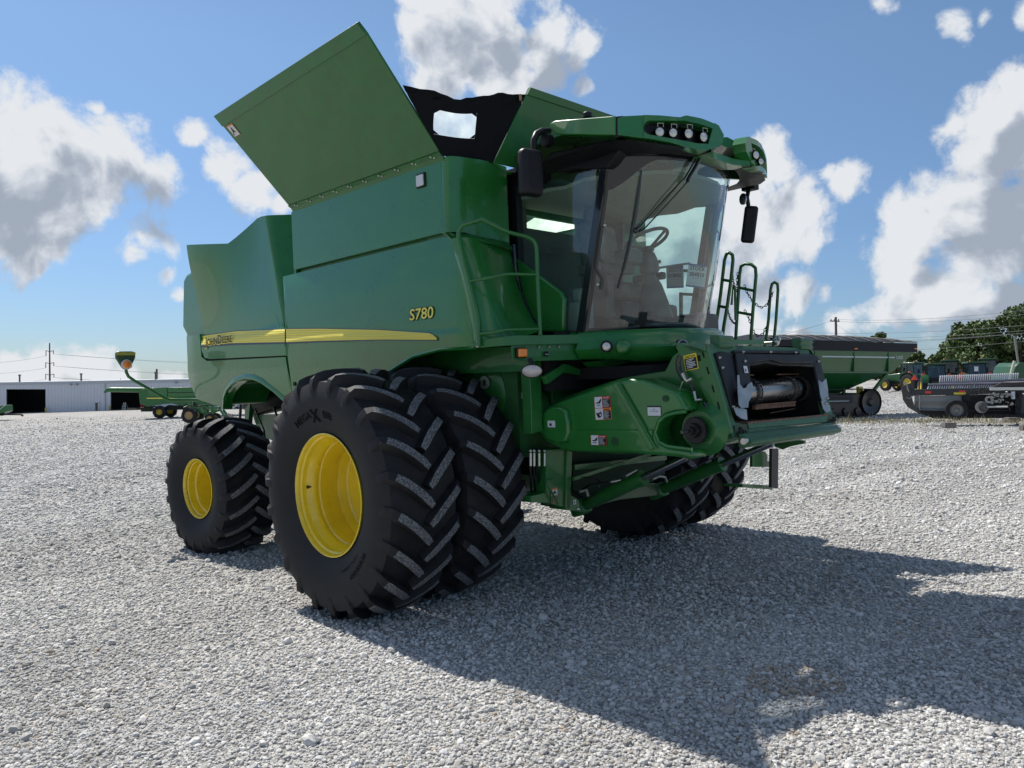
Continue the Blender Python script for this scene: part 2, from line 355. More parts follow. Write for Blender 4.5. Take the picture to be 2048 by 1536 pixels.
# ---------------------------------------------------------------- wheels
def tyre_mesh(R, w, rim, nl, vdir, lug_h=.074, depth=1.0, wear=1.0):
    """carcass + lugs; axis y, outer side is -y; vdir: sense of the tread"""
    mb = MB(); h = w/2; sh = R-rim
    prof = [(-h*.78, rim-.012), (-h*.84, rim+.02), (-h*.93, rim+sh*.16), (-h*1.03, rim+sh*.36), (-h*1.055, rim+sh*.52), (-h*1.02, rim+sh*.68),
            (-h*.95, rim+sh*.80), (-h*.82, R-lug_h*1.35), (-h*.5, R-lug_h*1.08), (0, R-lug_h)]
    prof = prof+[(-a, r) for a, r in reversed(prof[:-1])]
    mb.lathe(prof, n=96, closed=False)
    mb.lathe([(-h*.78, rim-.012), (h*.78, rim-.012)], n=48)
    pitch = 2*math.pi/nl; r1 = random.Random(3)
    st = [  # t along: y/h, top radius drop, base radius drop, half width top, half width base
        (-.03, .006, 1.15, .024, .042), (.10, 0, 1.15, .031, .048), (.30, .001, 1.15, .031, .048), (.52, .006, 1.2, .031, .050), (.72, .016, 1.35, .031, .053),
        (.88, .034, 1.9, .030, .055), (.99, .075, 2.5, .034, .062), (1.045, .135, 3.4, .034, .062), (1.05, .20, 4.2, .026, .050)]
    ang = pitch*1.55
    for s in (-1, 1):
        for k in range(nl):
            th0 = k*pitch+(pitch/2 if s > 0 else 0); top = []; base = []
            cen = []
            for (t, dt, db, wt, wb) in st:
                tt = max(0, min(1, t)); th = th0+vdir*ang*(1-tt**.80)*.62
                cen.append((s*t*h, th, R-dt*depth, R-lug_h*db*.9-.012 if t > .6 else R-lug_h*1.2, wt, wb))
            for i, (y, th, rt, rb, wt, wb) in enumerate(cen):
                a = cen[max(0, i-1)]; b = cen[min(len(cen)-1, i+1)]
                dy, ds = b[0]-a[0], (b[1]-a[1])*R+1e-9
                if i >= 6: dy, ds = s*.12, (cen[6][1]-cen[4][1])*R*.6
                L_ = math.hypot(dy, ds); ny, ns = -ds/L_, dy/L_
                if i >= 6: ny *= .25; ns = math.copysign(1, ns)
                row = []
                for r_, wd, sg in ((rt, wt, -1), (rt, wt, 1), (rb, wb, 1), (rb, wb, -1)):
                    yy = y+ny*wd*sg; 
                    if i < 6: yy = max(-h*1.0, min(h*1.0, yy))
                    if r_ == rb: yy *= (.965 if i >= 6 else 1)
                    tt = th+ns*wd*sg/R
                    row.append(V((r_*math.cos(tt), yy, r_*math.sin(tt))))
                top.append(row)
            vs = [p for r in top for p in r]; n = len(top); fs = []; ms = []
            for i in range(n-1):
                for j in range(4):
                    fs.append((i*4+j, i*4+(j+1) % 4, (i+1)*4+(j+1) % 4, (i+1)*4+j)); ms.append(1 if (j == 0 and i < 5) else 0)
            fs += [(0, 3, 2, 1), ((n-1)*4, (n-1)*4+1, (n-1)*4+2, (n-1)*4+3)]; ms += [0, 0]
            b = len(mb.v); mb.v += [tuple(v) for v in vs]; mb.f += [tuple(b+q for q in f) for f in fs]; mb.m += ms
    return mb
def wear_mat():
    m = mat('worn_tread_face', (.075, .078, .085), .85, 0, 0, 0, 8., .5, 60.); nt = m.node_tree; b = nt.nodes['Principled BSDF']
    tc = nt.nodes.new('ShaderNodeTexCoord'); n = nt.nodes.new('ShaderNodeTexNoise'); n.inputs['Scale'].default_value = 75; n.inputs['Detail'].default_value = 3
    nt.links.new(tc.outputs['Object'], n.inputs[0]); r = nt.nodes.new('ShaderNodeValToRGB'); nt.links.new(n.outputs[0], r.inputs[0])
    r.color_ramp.elements[0].position = .42; r.color_ramp.elements[0].color = (.060, .063, .070, 1); r.color_ramp.elements[1].position = .66; r.color_ramp.elements[1].color = (.21, .215, .222, 1)
    nt.links.new(r.outputs[0], b.inputs['Base Color']); return m
WEAR = wear_mat()
def side_y(r, R=1.033, w=.65, rim=.50):
    h = w/2; sh = R-rim; return atx([(rim+sh*.16, -h*.93), (rim+sh*.36, -h*1.03), (rim+sh*.52, -h*1.055), (rim+sh*.68, -h*1.02), (rim+sh*.80, -h*.95)], r)-.0045
def ring_text(mb, s, size, rad_, y, th_mid, mi=0, off=.01, sx=1.2, flip=False):
    v, f = text_geo(s, size, off); w = max(a for a, b in v)*sx
    out = []
    for a, b in v:
        if not flip: th = th_mid+(a*sx-w/2)/rad_; r = rad_+b; out.append((math.sin(th)*r, y(r) if callable(y) else y, math.cos(th)*r))
        else: th = th_mid-(a*sx-w/2)/rad_; r = rad_-b; out.append((math.sin(th)*r, y(r) if callable(y) else y, math.cos(th)*r))
    mb.add(out, f, mi)
RIMF = [(-.272, .503), (-.282, .506), (-.285, .497), (-.272, .488), (-.245, .484), (-.232, .470), (-.205, .466), (-.190, .462), (-.150, .434), (-.12, .430), (-.112, .440), (-.09, .440), (-.08, .428),
        (.06, .424), (.09, .428), (.105, .420), (.16, .395), (.17, .38), (.175, .20), (.19, .18), (.24, .17), (.25, .0)]
RIMR = [(-.30, .352), (-.31, .356), (-.313, .348), (-.30, .338), (-.27, .334), (-.255, .322), (-.18, .318), (-.165, .300), (-.14, .298), (.02, .296), (.05, .290), (.06, .16), (.07, .15), (.12, .14), (.13, 0)]
def build_wheel(name, R, w, rim, nl, vdir, prof, parent, label, phase=0, mirror=False):
    e = empty(name, parent=parent); tag(e, label)
    t = obj('tyre', tyre_mesh(R, w, rim, nl, vdir), [RUBBER, WEAR], e, smooth=31)
    m = MB(); m.lathe(prof, n=72)
    if name == 'front_wheel':
        m.tube([(-.36, -.12, .20), (-.34, -.16, .19)], .008)
    obj('rim', m, YELLOW, e, smooth=30)
    return e
R1, W1 = 1.033, .65
wf = build_wheel('front_wheel', R1, W1, .50, 22, -1, RIMF, COMB, 'outer dual wheel with deep yellow rim, nearest the camera')
XF, HF = 0.0, 1.026
wf.location = (XF, -2.275, HF); wf.rotation_euler = (0, rad(3), 0)
tl = MB()
ring_text(tl, 'MEGA', .082, .640, side_y, rad(-24), off=.014, sx=1.15); obj('sidewall_lettering', tl, TEXTR, wf, smooth=0, fix=False, weld=False); tl = MB(); ring_text(tl, 'X', .145, .605, side_y, rad(-7), off=.032, sx=1.0); obj('sidewall_lettering', tl, TEXTR, wf, smooth=0, fix=False, weld=False); tl = MB(); ring_text(tl, 'BIB', .082, .640, side_y, rad(9), off=.014, sx=1.15); obj('sidewall_lettering', tl, TEXTR, wf, smooth=0, fix=False, weld=False); tl = MB()
ring_text(tl, '650/85R38', .058, .74, side_y, rad(132), off=.006, sx=1.25, flip=True); obj('sidewall_lettering', tl, TEXTR, wf, smooth=0, fix=False, weld=False); tl = MB(); ring_text(tl, 'TUBELESS  RADIAL', .030, .64, side_y, rad(142), off=.002, sx=1.2, flip=True)
obj('sidewall_lettering', tl, TEXTR, wf, smooth=0, fix=False, weld=False)
stem = MB(); stem.lathe([(0, .012), (.02, .012), (.022, .006), (.05, .005), (.05, 0)], c=(-.445, -.20, .0)); obj('valve_stem', stem, DSTEEL, wf)
for y, lab in ((-1.535, 'inner dual wheel on the near side'), (1.535, 'inner dual wheel on the far side'), (2.275, 'outer dual wheel on the far side')):
    c = empty('front_wheel', parent=COMB); tag(c, lab); c.location = (XF, y, HF); c.rotation_euler = (0, rad(3+y*7), math.pi if y > 0 else 0)
    for ch in wf.children:
        if ch.name.startswith(('tyre', 'rim')):
            d = ch.copy(); scene.collection.objects.link(d); d.parent = c
            if y > 0: d.scale = (1, 1, 1); d.rotation_euler = (math.pi, 0, 0)
WB = 3.658
wr = build_wheel('rear_wheel', .825, .70, .345, 20, 1, RIMR, COMB, 'single rear wheel with yellow rim on the near side')
wr.location = (-WB, -1.80, .765); wr.rotation_euler = (0, rad(5), rad(4))
tr = MB(); ring_text(tr, 'TITAN', .06, .66, -.364, rad(-3), off=.01); obj('sidewall_lettering', tr, TEXTR, wr, smooth=0, fix=False, weld=False)
mk = MB()
def rimw(a, b): th = -1.0+a*1.0; r = .298-.004; return (-r*math.cos(rad(-35)+a*3.3), -.10+b*1.0, r*math.sin(rad(38)-a*3.3)*1.0)
c = copy_tree(wr, COMB); c.location = (-WB, 1.80, .765); c.rotation_euler = (0, 0, math.pi+rad(4)); tag(c, 'single rear wheel on the far side')
for ch in list(c.children):
    if not ch.name.startswith(('tyre', 'rim')): bpy.data.objects.remove(ch)
    else: ch.rotation_euler = (math.pi, 0, 0)

# ---------------------------------------------------------------- side panels
def on_y(px, py, yf):
    P = ony(px, py, -1.75)
    for _ in range(5): P = ony(px, py, yf(P.x, P.z))
    return P
def side_panel(name, top, bot, yf, mats, nrow=14, ncol=26, thick=(0, .035, 0), bevel=0, parent=COMB, dense=None):
    T = [on_y(*p, yf) for p in top]; B = [on_y(*p, yf) for p in bot]
    T = [(p.x, p.z) for p in T]; B = [(p.x, p.z) for p in B]
    x0, x1 = max(T[0][0], B[0][0]), min(T[-1][0], B[-1][0])
    xs = sorted({round(x, 4) for x in [x0+(x1-x0)*i/ncol for i in range(ncol+1)]+[min(max(p[0], x0), x1) for p in T+B]})
    rows = []
    for x in xs:
        zt, zb = atx(T, x), atx(B, x)
        if zt-zb < .002: zb = zt-.002
        zs = [zb+(zt-zb)*j/nrow for j in range(nrow+1)]
        rows.append([V((x, yf(x, z), z)) for z in zs])
    m = MB(); m.grid(rows, thick=thick); return obj(name, m, mats, parent, smooth=25)
PROF = [(1.3, -1.66), (1.7, -1.705), (2.0, -1.74), (2.2, -1.757), (2.415, -1.765), (2.445, -1.752), (2.50, -1.753), (2.8, -1.74), (3.0, -1.722), (3.15, -1.695)]
def y_sh(x, z):
    z = z+ (0.02*(x+0.6))*0
    # the crease falls towards the front
    cz = 2.43-.035*smooth01((x+1.6)/2.4)*3.0
    y = atx([(a+(cz-2.43 if 2.2 < a < 2.6 else 0), b) for a, b in PROF], z)
    return y+.05*smooth01((x-.70)/.35)**2
shield = side_panel('side_shield', [(566, 553), (889, 473.2), (903, 475), (912, 500), (925, 548), (938, 610), (946, 650), (951, 690)],
           [(566, 553), (569, 610), (571, 652), (575, 715), (587, 795), (596, 835), (640, 850), (700, 840), (742, 775), (760, 757), (785, 736), (825, 711), (880, 697), (951, 692)], y_sh, GREEN, 56, 34)
m = MB(); pts = [(738, 781), (757, 760), (785, 738.5), (825, 713.5), (880, 699), (948, 695)]
m.tube([on_y(*p, y_sh)+V((0, .006, 0)) for p in pts], .016, 6); obj('arch_lip', m, GREEN, shield)
def y_rp(x, z):
    fl = smooth01((-2.7-x)/1.6)
    y = -1.748 if z < 2.56 else -1.70
    if z >= 2.50: y = -1.748+ .045*smooth01((z-2.50)/.10)
    up = smooth01((z-2.62)/1.25)
    y += -(.16*fl)*up + .12*(1-fl)*up*.6
    return y
rearp = side_panel('rear_side_panel', [(373, 490), (440, 487.5), (456, 487), (468, 478), (500, 450), (514, 437), (522, 433), (530, 431.5), (540, 490), (552, 560), (562, 620), (569, 655), (571.5, 700)],
           [(373, 490), (384, 560), (394, 620), (401, 662), (403, 700), (409, 715), (420, 718), (571.5, 711)], y_rp, GREEN, 60, 40, thick=(0, .03, 0))
RC = [(-2.75, -1.80), (-2.42, -1.742), (-2.36, -1.70), (-2.20, -1.50), (-2.0, -1.26)]
m = MB(); g = []
for k in range(15):
    t = k/14; e0 = lerp([(530, 431.5), (540, 490), (552, 560), (562, 620), (569, 655), (571.5, 712)], t); P0 = on_y(*e0, y_rp)
    e1 = lerp([(557, 431), (582.5, 441)], 1) if 0 else None
    q = P0+V((.0, .0, 0)); g.append([q, q+V((.035, .012, 0)), q+V((.07, .045, 0)), q+V((.16, .14, 0)), q+V((.30, .30, 0)), q+V((.5, .5, 0))])
m.grid(g); rt = obj('rear_panel_return', m, GREEN, rearp, smooth=60)
def y_lr(x, z): return -1.742+.05*smooth01((2.05-z)/.4)+.03*smooth01((-4.4-x)/.5)
lowr = side_panel('rear_lower_panel', [(373, 673), (399, 668), (403, 714), (414, 722), (571, 714), (575, 740), (590, 800), (596, 835)],
           [(373, 675), (373.5, 744), (394, 798), (449, 817), (453, 788), (463, 774.5), (476, 763), (490, 758), (505, 759.5), (520, 765), (548, 784), (574, 807), (585, 822), (596, 840)], y_lr, GREEN, 18, 30)
m = MB(); arch = [(449, 817), (450.5, 795), (456, 781), (466, 769), (478, 760.5), (491, 757), (507, 758), (525, 766), (550, 784), (575, 807), (586, 820)]
rows = [[on_y(*p, y_lr)+V((0, -.022, 0)), on_y(*p, y_lr)+V((0, .09, -.01))] for p in arch]
rows2 = []
ac = V((sum(r[0].x for r in rows)/len(rows), 0, 1.5))
for r in rows:
    d = V((r[0].x-ac.x, 0, r[0].z-ac.z)).normalized()
    rows2.append([r[0]+d*.055+V((0, .015, 0)), r[0]+d*.03, r[0], r[1]])
m.grid(rows2, thick=(0, .01, -.004)); obj('wheel_arch', m, GREEN, lowr, smooth=50)
# the tail of the machine
m = MB(); pl = [(384, 541), (372, 548), (365.5, 560), (364, 655), (372, 670), (373, 744), (394, 797), (450, 811), (452, 770), (472, 745), (566, 728), (566, 600), (560, 541)]
m.prism([ony(*p, -1.62) for p in pl], (0, 3.2, 0)); obj('tail_hood', m, GREEN, COMB, bevel=.04)
m = MB(); a, b = ony(405, 719, -1.70), ony(571, 711, -1.70); m.box((a+b)/2, ((b-a).x, .06, .07)); obj('panel_gap_shade', m, DARK, COMB)  # black bar puts the shade into the slit between the rear panels
# stripe and lettering on the side
def stripe(m, top, bot, yf, mi, off, n=40, t0=0., t1=1.):
    rows = []
    for i in range(n+1):
        px = top[0][0]+(top[-1][0]-top[0][0])*i/n; a, b = atx(top, px), atx(bot, px)
        y0, y1 = a+(b-a)*t0, a+(b-a)*t1
        rows.append([on_y(px, y1+(y0-y1)*q/8, yf)+V((0, -off, 0)) for q in range(9)])
    m.grid(rows, mi)
m = MB(); T1 = [(573.5, 658), (640, 657.5), (760, 660), (860, 666.5), (868, 670), (875, 676)]; B1 = [(573.5, 684.5), (640, 681.5), (760, 679), (875, 679.5)]
stripe(m, [(573.5, 656.5), (640, 656), (760, 658.5), (861, 665), (877, 675)], [(573.5, 688), (640, 684.5), (760, 681), (877, 681.5)], y_sh, 0, .006)
stripe(m, T1, B1, y_sh, 1, .0085)
for k in range(5): stripe(m, T1, B1, y_sh, 2, .011, t0=.13+k*.18, t1=.165+k*.18)
obj('side_stripe', m, [NAVY, STRIPEY, STRIPED], shield, smooth=0, fix=False)
m = MB(); T1 = [(404, 672.5), (470, 663), (571, 658.5)]; B1 = [(404, 690.5), (470, 686), (571, 684)]
stripe(m, [(403, 671), (470, 661.5), (571.5, 656.8)], [(403, 694.5), (470, 690), (571.5, 687.5)], y_rp, 0, .006)
stripe(m, T1, B1, y_rp, 1, .0085)
for k in range(5): stripe(m, T1, B1, y_rp, 2, .011, t0=.13+k*.18, t1=.165+k*.18)
P0 = on_y(413.5, 691.0, y_rp); P1 = on_y(468.5, 683.5, y_rp); ux = (P1-P0).normalized(); uz = V((0, 0, 1))
def letters(m, parts, P, ux, y_off, mi, grow=0.):
    x = 0
    for s, size, k in parts:
        v, f = text_geo(s, size, .015+grow); m.add([P+ux*(x+a*k)+V((0, -y_off, b)) for a, b in v], f, mi)
        v0, _ = text_geo(s, size, .015); x += max(a for a, b in v0)*k+.012
Ltot = (P1-P0).length
parts = [('J', .150, .8), ('OHN', .112, .84), (' ', .001, 1), ('D', .150, .8), ('EERE', .112, .84)]
parts = [p for p in parts if p[0] != ' ']
def tw(parts): return sum(max(a for a, b in text_geo(s, z, .015)[0])*k+.012 for s, z, k in parts)
sc = Ltot/tw(parts); parts = [(s, z, k*sc) for s, z, k in parts]
letters(m, parts, P0+V((0, 0, -.004)), ux, .0125, 1, .05); letters(m, parts, P0, ux, .0145, 3)
obj('side_lettering', m, [NAVY, STRIPEY, STRIPED, LETTER], rearp, smooth=0, fix=False, weld=False)
m = MB(); P0 = on_y(820, 641, y_sh); P1 = on_y(868, 635, y_sh); ux = (P1-P0).normalized(); v, f = text_geo('S780', .135, .02); w_ = max(a for a, b in v); k = (P1-P0).length/w_
for mi, g, off in ((1, .055, .006), (0, .012, .0085)):
    v, f = text_geo('S780', .135, g); m.add([P0+ux*(a*k)+V((.0+b*.12, -off, b)) for a, b in v], f, mi)
obj('model_number', m, [STRIPEY, LETTER], shield, smooth=0, fix=False, weld=False)
m = MB(); P = on_y(590, 768, y_sh); m.lathe([(0, .022), (-.012, .022), (-.012, .0)], c=P+V((0, -.002, 0)), n=20); obj('latch_hole', m, BLACK, shield)

# ---------------------------------------------------------------- grain tank
def y_tk(x, z): return -1.70
tank = side_panel('tank_side_panel', [(582.5, 424), (885, 314.8)], [(583, 541), (887, 464.5)], y_tk, GREEN, 6, 12, thick=(0, .03, 0))
m = MB(); m.box((-.82, 0, 2.62), (2.2, 3.30, .80)); m.box((-1.9, 0, 3.4), (.04, 3.36, .78)); m.box((-.82, 1.66, 3.4), (2.15, .04, .78)); m.box((-.62, -1.62, 3.4), (2.5, .04, .76)); m.box((.45, -1.4, 3.2), (.3, .5, 1.1)); obj('tank_body', m, GREENM, COMB)
m = MB(); m.box((-.8, 0, 3.035), (2.0, 3.0, .03)); m.box((-1.86, 0, 3.4), (.03, 3.0, .7)); m.box((-.8, 1.62, 3.4), (2.0, .03, .7)); m.bar((-.2, -1.2, 3.3), (-.9, 1.2, 3.6), .05, .08); m.bar((-.1, -.9, 3.1), (-.1, .2, 3.7), .05, .08); m.bar((-1.4, -.5, 3.1), (-.2, -.2, 3.55), .06, .06); obj('tank_interior', m, mat('galvanised_interior', (.17, .22, .17), .5, .2, 0, .2, 8.), COMB)
m = MB(); a = ony(842, 361, -1.705); m.box(a, (.125, .02, .125)); obj('work_light_frame', m, BLACK, COMB, bevel=.02)
m2 = MB(); m2.box(a+V((0, -.012, 0)), (.098, .02, .098)); obj('work_light_lens', m2, WHITE, bpy.data.objects['work_light_frame'], bevel=.015)
A, B = ony(582, 417, -1.72), ony(884, 311.5, -1.72); D, C = ony(427.3, 232.2, -2.40), ony(714, 44.7, -2.40)
EN = (B-A).cross(D-A).normalized()
if EN.y > 0: EN = -EN
D2, C2 = onp(443, 249, A, EN), onp(731.5, 65, A, EN); D3, C3 = onp(446, 253, A, EN), onp(734, 69, A, EN)
ext = MB(); A2, B2 = A+(D-A)*.035, B+(C-B)*.035
ext.prism([A2, B2, C2, D2], -EN*.022); ext.prism([D3+EN*.010, C3+EN*.010, C+EN*.004, D+EN*.004], -EN*.034)
m_ = ext; e_ = obj('tank_extension_panel', ext, GREENM, COMB, bevel=.004)
m = MB(); zz = V((0, .03, -.05)); m.prism([A+zz, B+zz, B+V((0, 0, .0)), A], -EN*.02); m.prism([A, B, B2+EN*.012, A2+EN*.012], -EN*.03)
hs = obj('hinge_strip', m, GREENM, e_)
m = MB(); 
for k in range(10):
    P = A.lerp(B, .05+k*.1); Q = A2.lerp(B2, .06+k*.1); 
    for q, dd in ((P.lerp(Q, .55), .018), (P.lerp(Q, .15)+V((.03, 0, 0)), .006)): m.ball(q+EN*dd, .010, 8)
islands('hinge_bolt', m, ZINC, e_)
def decal(name, c, ux, uy, n, w, h, kind, parent):
    m = MB(); c, ux, uy, n = V(c), V(ux).normalized(), V(uy).normalized(), V(n).normalized()
    def q(x0, y0, x1, y1, mi, lv): m.add([c+ux*(x*w/2)+uy*(y*h/2)+n*(.002+lv*.0012) for x, y in ((x0, y0), (x1, y0), (x1, y1), (x0, y1))], [(0, 1, 2, 3)], mi)
    def poly(pts, mi, lv): m.add([c+ux*(x*w/2)+uy*(y*h/2)+n*(.002+lv*.0012) for x, y in pts], [tuple(range(len(pts)))], mi)
    def txt(s, x, y, size, mi, lv, off=.01, wid=None):
        v, f = text_geo(s, size, off); k = 1 if wid is None else wid*w/2/max(a for a, b in v)
        m.add([c+ux*(x*w/2+a*k)+uy*(y*h/2+b)+n*(.002+lv*.0012) for a, b in v], f, mi)
    # 0 white 1 red 2 black 3 orange 4 yellow
    def half(y0, y1, head, word):
        q(-1, y0, 1, y1, head, 0); q(-.94, y0+.03, -.02, y1-.03, 0, 1); q(.02, y0+.04, .93, y1-(y1-y0)*.24, 2, 1)
        txt(word, .10, y1-(y1-y0)*.19, .105*h*(y1-y0)/2*1.5, 0 if head == 1 else 2, 1, .02, .72)
        hh = y1-y0; r_ = random.Random(len(word))
        for k in range(6): q(.09, y0+hh*(.12+k*.105), .09+r_.uniform(.45, .78), y0+hh*(.155+k*.105), 0, 2)
        if head == 1: poly([(-.88, y0+hh*.45), (-.45, y0+hh*.55), (-.12, y0+hh*.85), (-.10, y0+hh*.68), (-.25, y0+hh*.42), (-.62, y0+hh*.40)], 2, 2); poly([(-.85, y0+hh*.18), (-.6, y0+hh*.3), (-.3, y0+hh*.28), (-.2, y0+hh*.16), (-.35, y0+hh*.22), (-.6, y0+hh*.24)], 2, 2)
        else:
            poly([(-.85, y0+hh*.62), (-.5, y0+hh*.58), (-.3, y0+hh*.75), (-.12, y0+hh*.45), (-.3, y0+hh*.22), (-.6, y0+hh*.16), (-.75, y0+hh*.35)], 2, 2); poly([(-.42, y0+hh*.52), (-.24, y0+hh*.50), (-.26, y0+hh*.34), (-.40, y0+hh*.34)], 0, 3)
    if kind == 'danger': half(-1, 1, 1, 'DANGER')
    elif kind == 'double': half(.0, 1, 1, 'DANGER'); half(-1, -.0, 3, 'WARNING')
    elif kind == 'caution':
        q(-1, -1, 1, 1, 4, 0); q(-.88, -.9, .88, .5, 2, 1); txt('CAUTION', -.74, .58, .20*h, 2, 1, .02, 1.5)
        for k in range(6): q(-.7, .28-k*.2, -.7+[1.2, .9, 1.35, 1.25, 1.4, .9][k], .38-k*.2, 0, 2)
    elif kind == 'plain':
        q(-1, -1, 1, 1, 2, 0); q(-.93, -.9, .93, .72, 0, 1); q(-.55, -.15, .55, .05, 2, 2); q(-.48, -.11, .48, .01, 0, 3); q(-.1, .25, .1, .4, 2, 2)
    elif kind == 'vertical':
        q(-1, -1, 1, 1, 3, 0); q(-.88, .0, .88, .78, 0, 1); q(-.88, -.9, .88, -.05, 2, 1); poly([(-.6, .1), (.1, .3), (.6, .15), (.4, .5), (.1, .7), (-.3, .5)], 2, 2)
        for k in range(5): q(-.7, -.25-k*.13, .6, -.2-k*.13, 0, 2)
    elif kind == 'white': q(-1, -1, 1, 1, 0, 0); q(-.5, -.6, .1, .2, 2, 1) 
    elif kind == 'orangewhite': q(-1, -1, 1, 1, 3, 0); q(-.9, -.95, .9, .8, 0, 1); poly([(-.5, -.4), (-.1, .6), (.1, .5), (.2, -.1), (.6, -.5), (.1, -.3)], 2, 2); poly([(-.8, -.6), (-.4, -.2), (-.5, -.8)], 2, 2)
    elif kind == 'plate': q(-1, -1, 1, 1, 2, 0); q(-.85, -.25, .85, -.05, 0, 1)
    return obj(name, m, [WHITE, REDL, BLACKL, ORANGEL, YELLOWL], parent, smooth=0, fix=False, weld=False)
P = onp(467.5, 260, A, EN); uy_ = (D-A).normalized(); ux_ = (B-A).normalized()
decal('warning_label', P+EN*.004, ux_, uy_, EN, .125, .13, 'orangewhite', e_)
# corner cover between side panel and cab
def corner(name, Lp, Rp, yL, yR, rows=12, bul=.07):
    g = []
    for i in range(rows+1):
        t = i/rows; a = ony(*lerp(Lp, t), yL); b = ony(*lerp(Rp, t), yR)
        seq = [a+V((-.05, .03, 0)), a+V((-.03, 0, 0)), a+V((.03, .002, 0)), a+V((.075, .025, 0)), a+V((.10, .075, 0)), a+V((.112, .14, 0))]
        c1 = a+V((.112, .14, 0))
        for k in (.3, .6, .85): seq.append(c1.lerp(b, k)+V((bul*math.sin(math.pi*k)*.7, 0, 0)))
        seq += [b+V((.005, -.02, 0)), b, b+V((-.035, .03, 0)), b+V((-.14, .04, 0))]
        g.append(seq)
    m = MB(); m.grid(g); return obj(name, m, GREEN, COMB, smooth=60)
corner('tank_corner_cover', [(885, 315), (886, 400), (887.5, 466)], [(1013, 334), (1016, 400), (1020, 498)], -1.70, -1.02, bul=.05)
lc = corner('front_corner_cover', [(905, 477), (915, 510), (928, 555), (940, 610), (948, 655), (953, 688)], [(1020, 500), (1027, 535), (1037, 575), (1050, 610), (1066, 640), (1082, 662)], -1.735, -1.0, bul=.03)
m = MB(); t0, t1, b0, b1 = ony(889, 466, -1.70), ony(1016, 492, -1.02), ony(904, 477, -1.735), ony(1020, 500, -1.0)
g = []
for k in range(9):
    s = k/8; a = t0.lerp(t1, s); b = b0.lerp(b1, s); bulge = V((.11*min(1, s*6)*min(1, (1-s)*5+.3), 0, 0)); g.append([b+bulge*1.15+V((.01, 0, -.02)), a+bulge*.9+V((0, 0, .005))])
m.grid(g, thick=(-.06, .03, 0)); obj('corner_ledge', m, GREENM, COMB)
m = MB(); m.box((.47, -1.35, 3.765), (.42, .6, .02)); m.box((.45, .2, 3.765), (.40, 2.6, .02)); m.box((.27, 0, 3.06), (.04, 3.1, .38)); m.box((.27, 0, 3.66), (.04, 3.1, .28)); m.box((.27, -1.2, 3.4), (.04, .9, .5)); m.box((.27, 1.0, 3.4), (.04, 1.2, .5)); obj('tank_front_wall', m, GREENM, COMB)
for p, q in (((959, 460), (970, 474)), ((988, 468), (996, 478)), ((977, 580), (990, 590))): pass
# front extension flap and the black corner fabric with its window
XT = .98
fr0 = onx(987, 326, .76); fr1 = onx(1060, 174.5, XT); top_l = V((XT, 1.45, fr1.z)); bot_l = V((.76, 1.2, fr0.z))
FN = (fr1-fr0).cross(V((0, 1, 0))).normalized(); FN = FN if FN.x > 0 else -FN
m = MB(); m.prism([fr0, bot_l, top_l, fr1], -FN*.02); k1 = fr0.lerp(fr1, .9); k2 = bot_l.lerp(top_l, .9); m.prism([k1+FN*.014, k2+FN*.014, top_l+FN*.014, fr1+FN*.014], -FN*.034)
fe = obj('front_extension_panel', m, GREENM, COMB, bevel=.004)
pa, pb = B+V((.0, 0.0, 0)), onp(806, 176.5, A, EN); qa, qb = fr0+V((-.01, 0, 0)), fr0.lerp(fr1, .93)+V((-.01, 0, 0))
ss = [0, .04, .08, .12]+[.12+.47*k/8 for k in range(1, 9)]+[.59+.41*k/10 for k in range(1, 11)]; ts = [0, .08, .17, .26, .34]+[.34+.39*k/6 for k in range(1, 7)]+[.73+.27*k/6 for k in range(1, 7)]
def fab(s, t):
    q_ = (-.06+.13*max(0, min(1, (t-.34)/.39)))*(s/.12 if s < .12 else max(0, 1-(s-.12)/.47)); a = pa.lerp(pb, t); b = qa.lerp(qb, t); p = a.lerp(b, s+q_)
    sag = -.05*math.sin(math.pi*s)*t*t+.02*math.sin(s*9+1)*t**3
    w = smooth01(max((t-.74)/.12, 0))*1.0
    wr = .6*w*(.022*math.sin(s*23+4*math.sin(t*17))+.016*math.sin(s*41-t*30)+.012*math.sin(s*13+t*44))
    wr += .010*math.sin(s*7+t*5)*math.sin(math.pi*t)
    nn = V((.7, -.7, .15)).normalized()
    return p+V((0, 0, sag))+nn*(wr-.06*math.sin(math.pi*s)*math.sin(math.pi*t)*.3)
m = MB(); mw = MB()
for i in range(len(ss)-1):
    for j in range(len(ts)-1):
        win = .119 < ss[i] and ss[i+1] < .591 and .339 < ts[j] and ts[j+1] < .731
        quad = [fab(ss[i], ts[j]), fab(ss[i+1], ts[j]), fab(ss[i+1], ts[j+1]), fab(ss[i], ts[j+1])]
        if win:
            si, sj = i-3, j-4
            (mw).add(quad, [(0, 1, 2, 3)])
            cor = [(0, 0, 0), (7, 0, 1), (7, 5, 2), (0, 5, 3)]
            for ci, cj, cc in cor:
                if si == ci and sj == cj:
                    nn = V((.7, -.7, .15)).normalized()*.003
                    tri = [quad[(cc-1) % 4]+nn, quad[cc]+nn, quad[(cc+1) % 4]+nn]; m.add(tri, [(0, 1, 2)])
        else: m.add(quad, [(0, 1, 2, 3)])
fo = obj('corner_tarp', m, FABRIC, COMB, smooth=80)
vw = bpy.data.materials.new('vinyl_window'); vw.use_nodes = True; nt = vw.node_tree; nt.nodes.clear(); o_ = nt.nodes.new('ShaderNodeOutputMaterial')
t_ = nt.nodes.new('ShaderNodeBsdfTransparent'); t_.inputs[0].default_value = (.80, .84, .86, 1); d_ = nt.nodes.new('ShaderNodeBsdfTranslucent'); d_.inputs[0].default_value = (.55, .60, .62, 1)
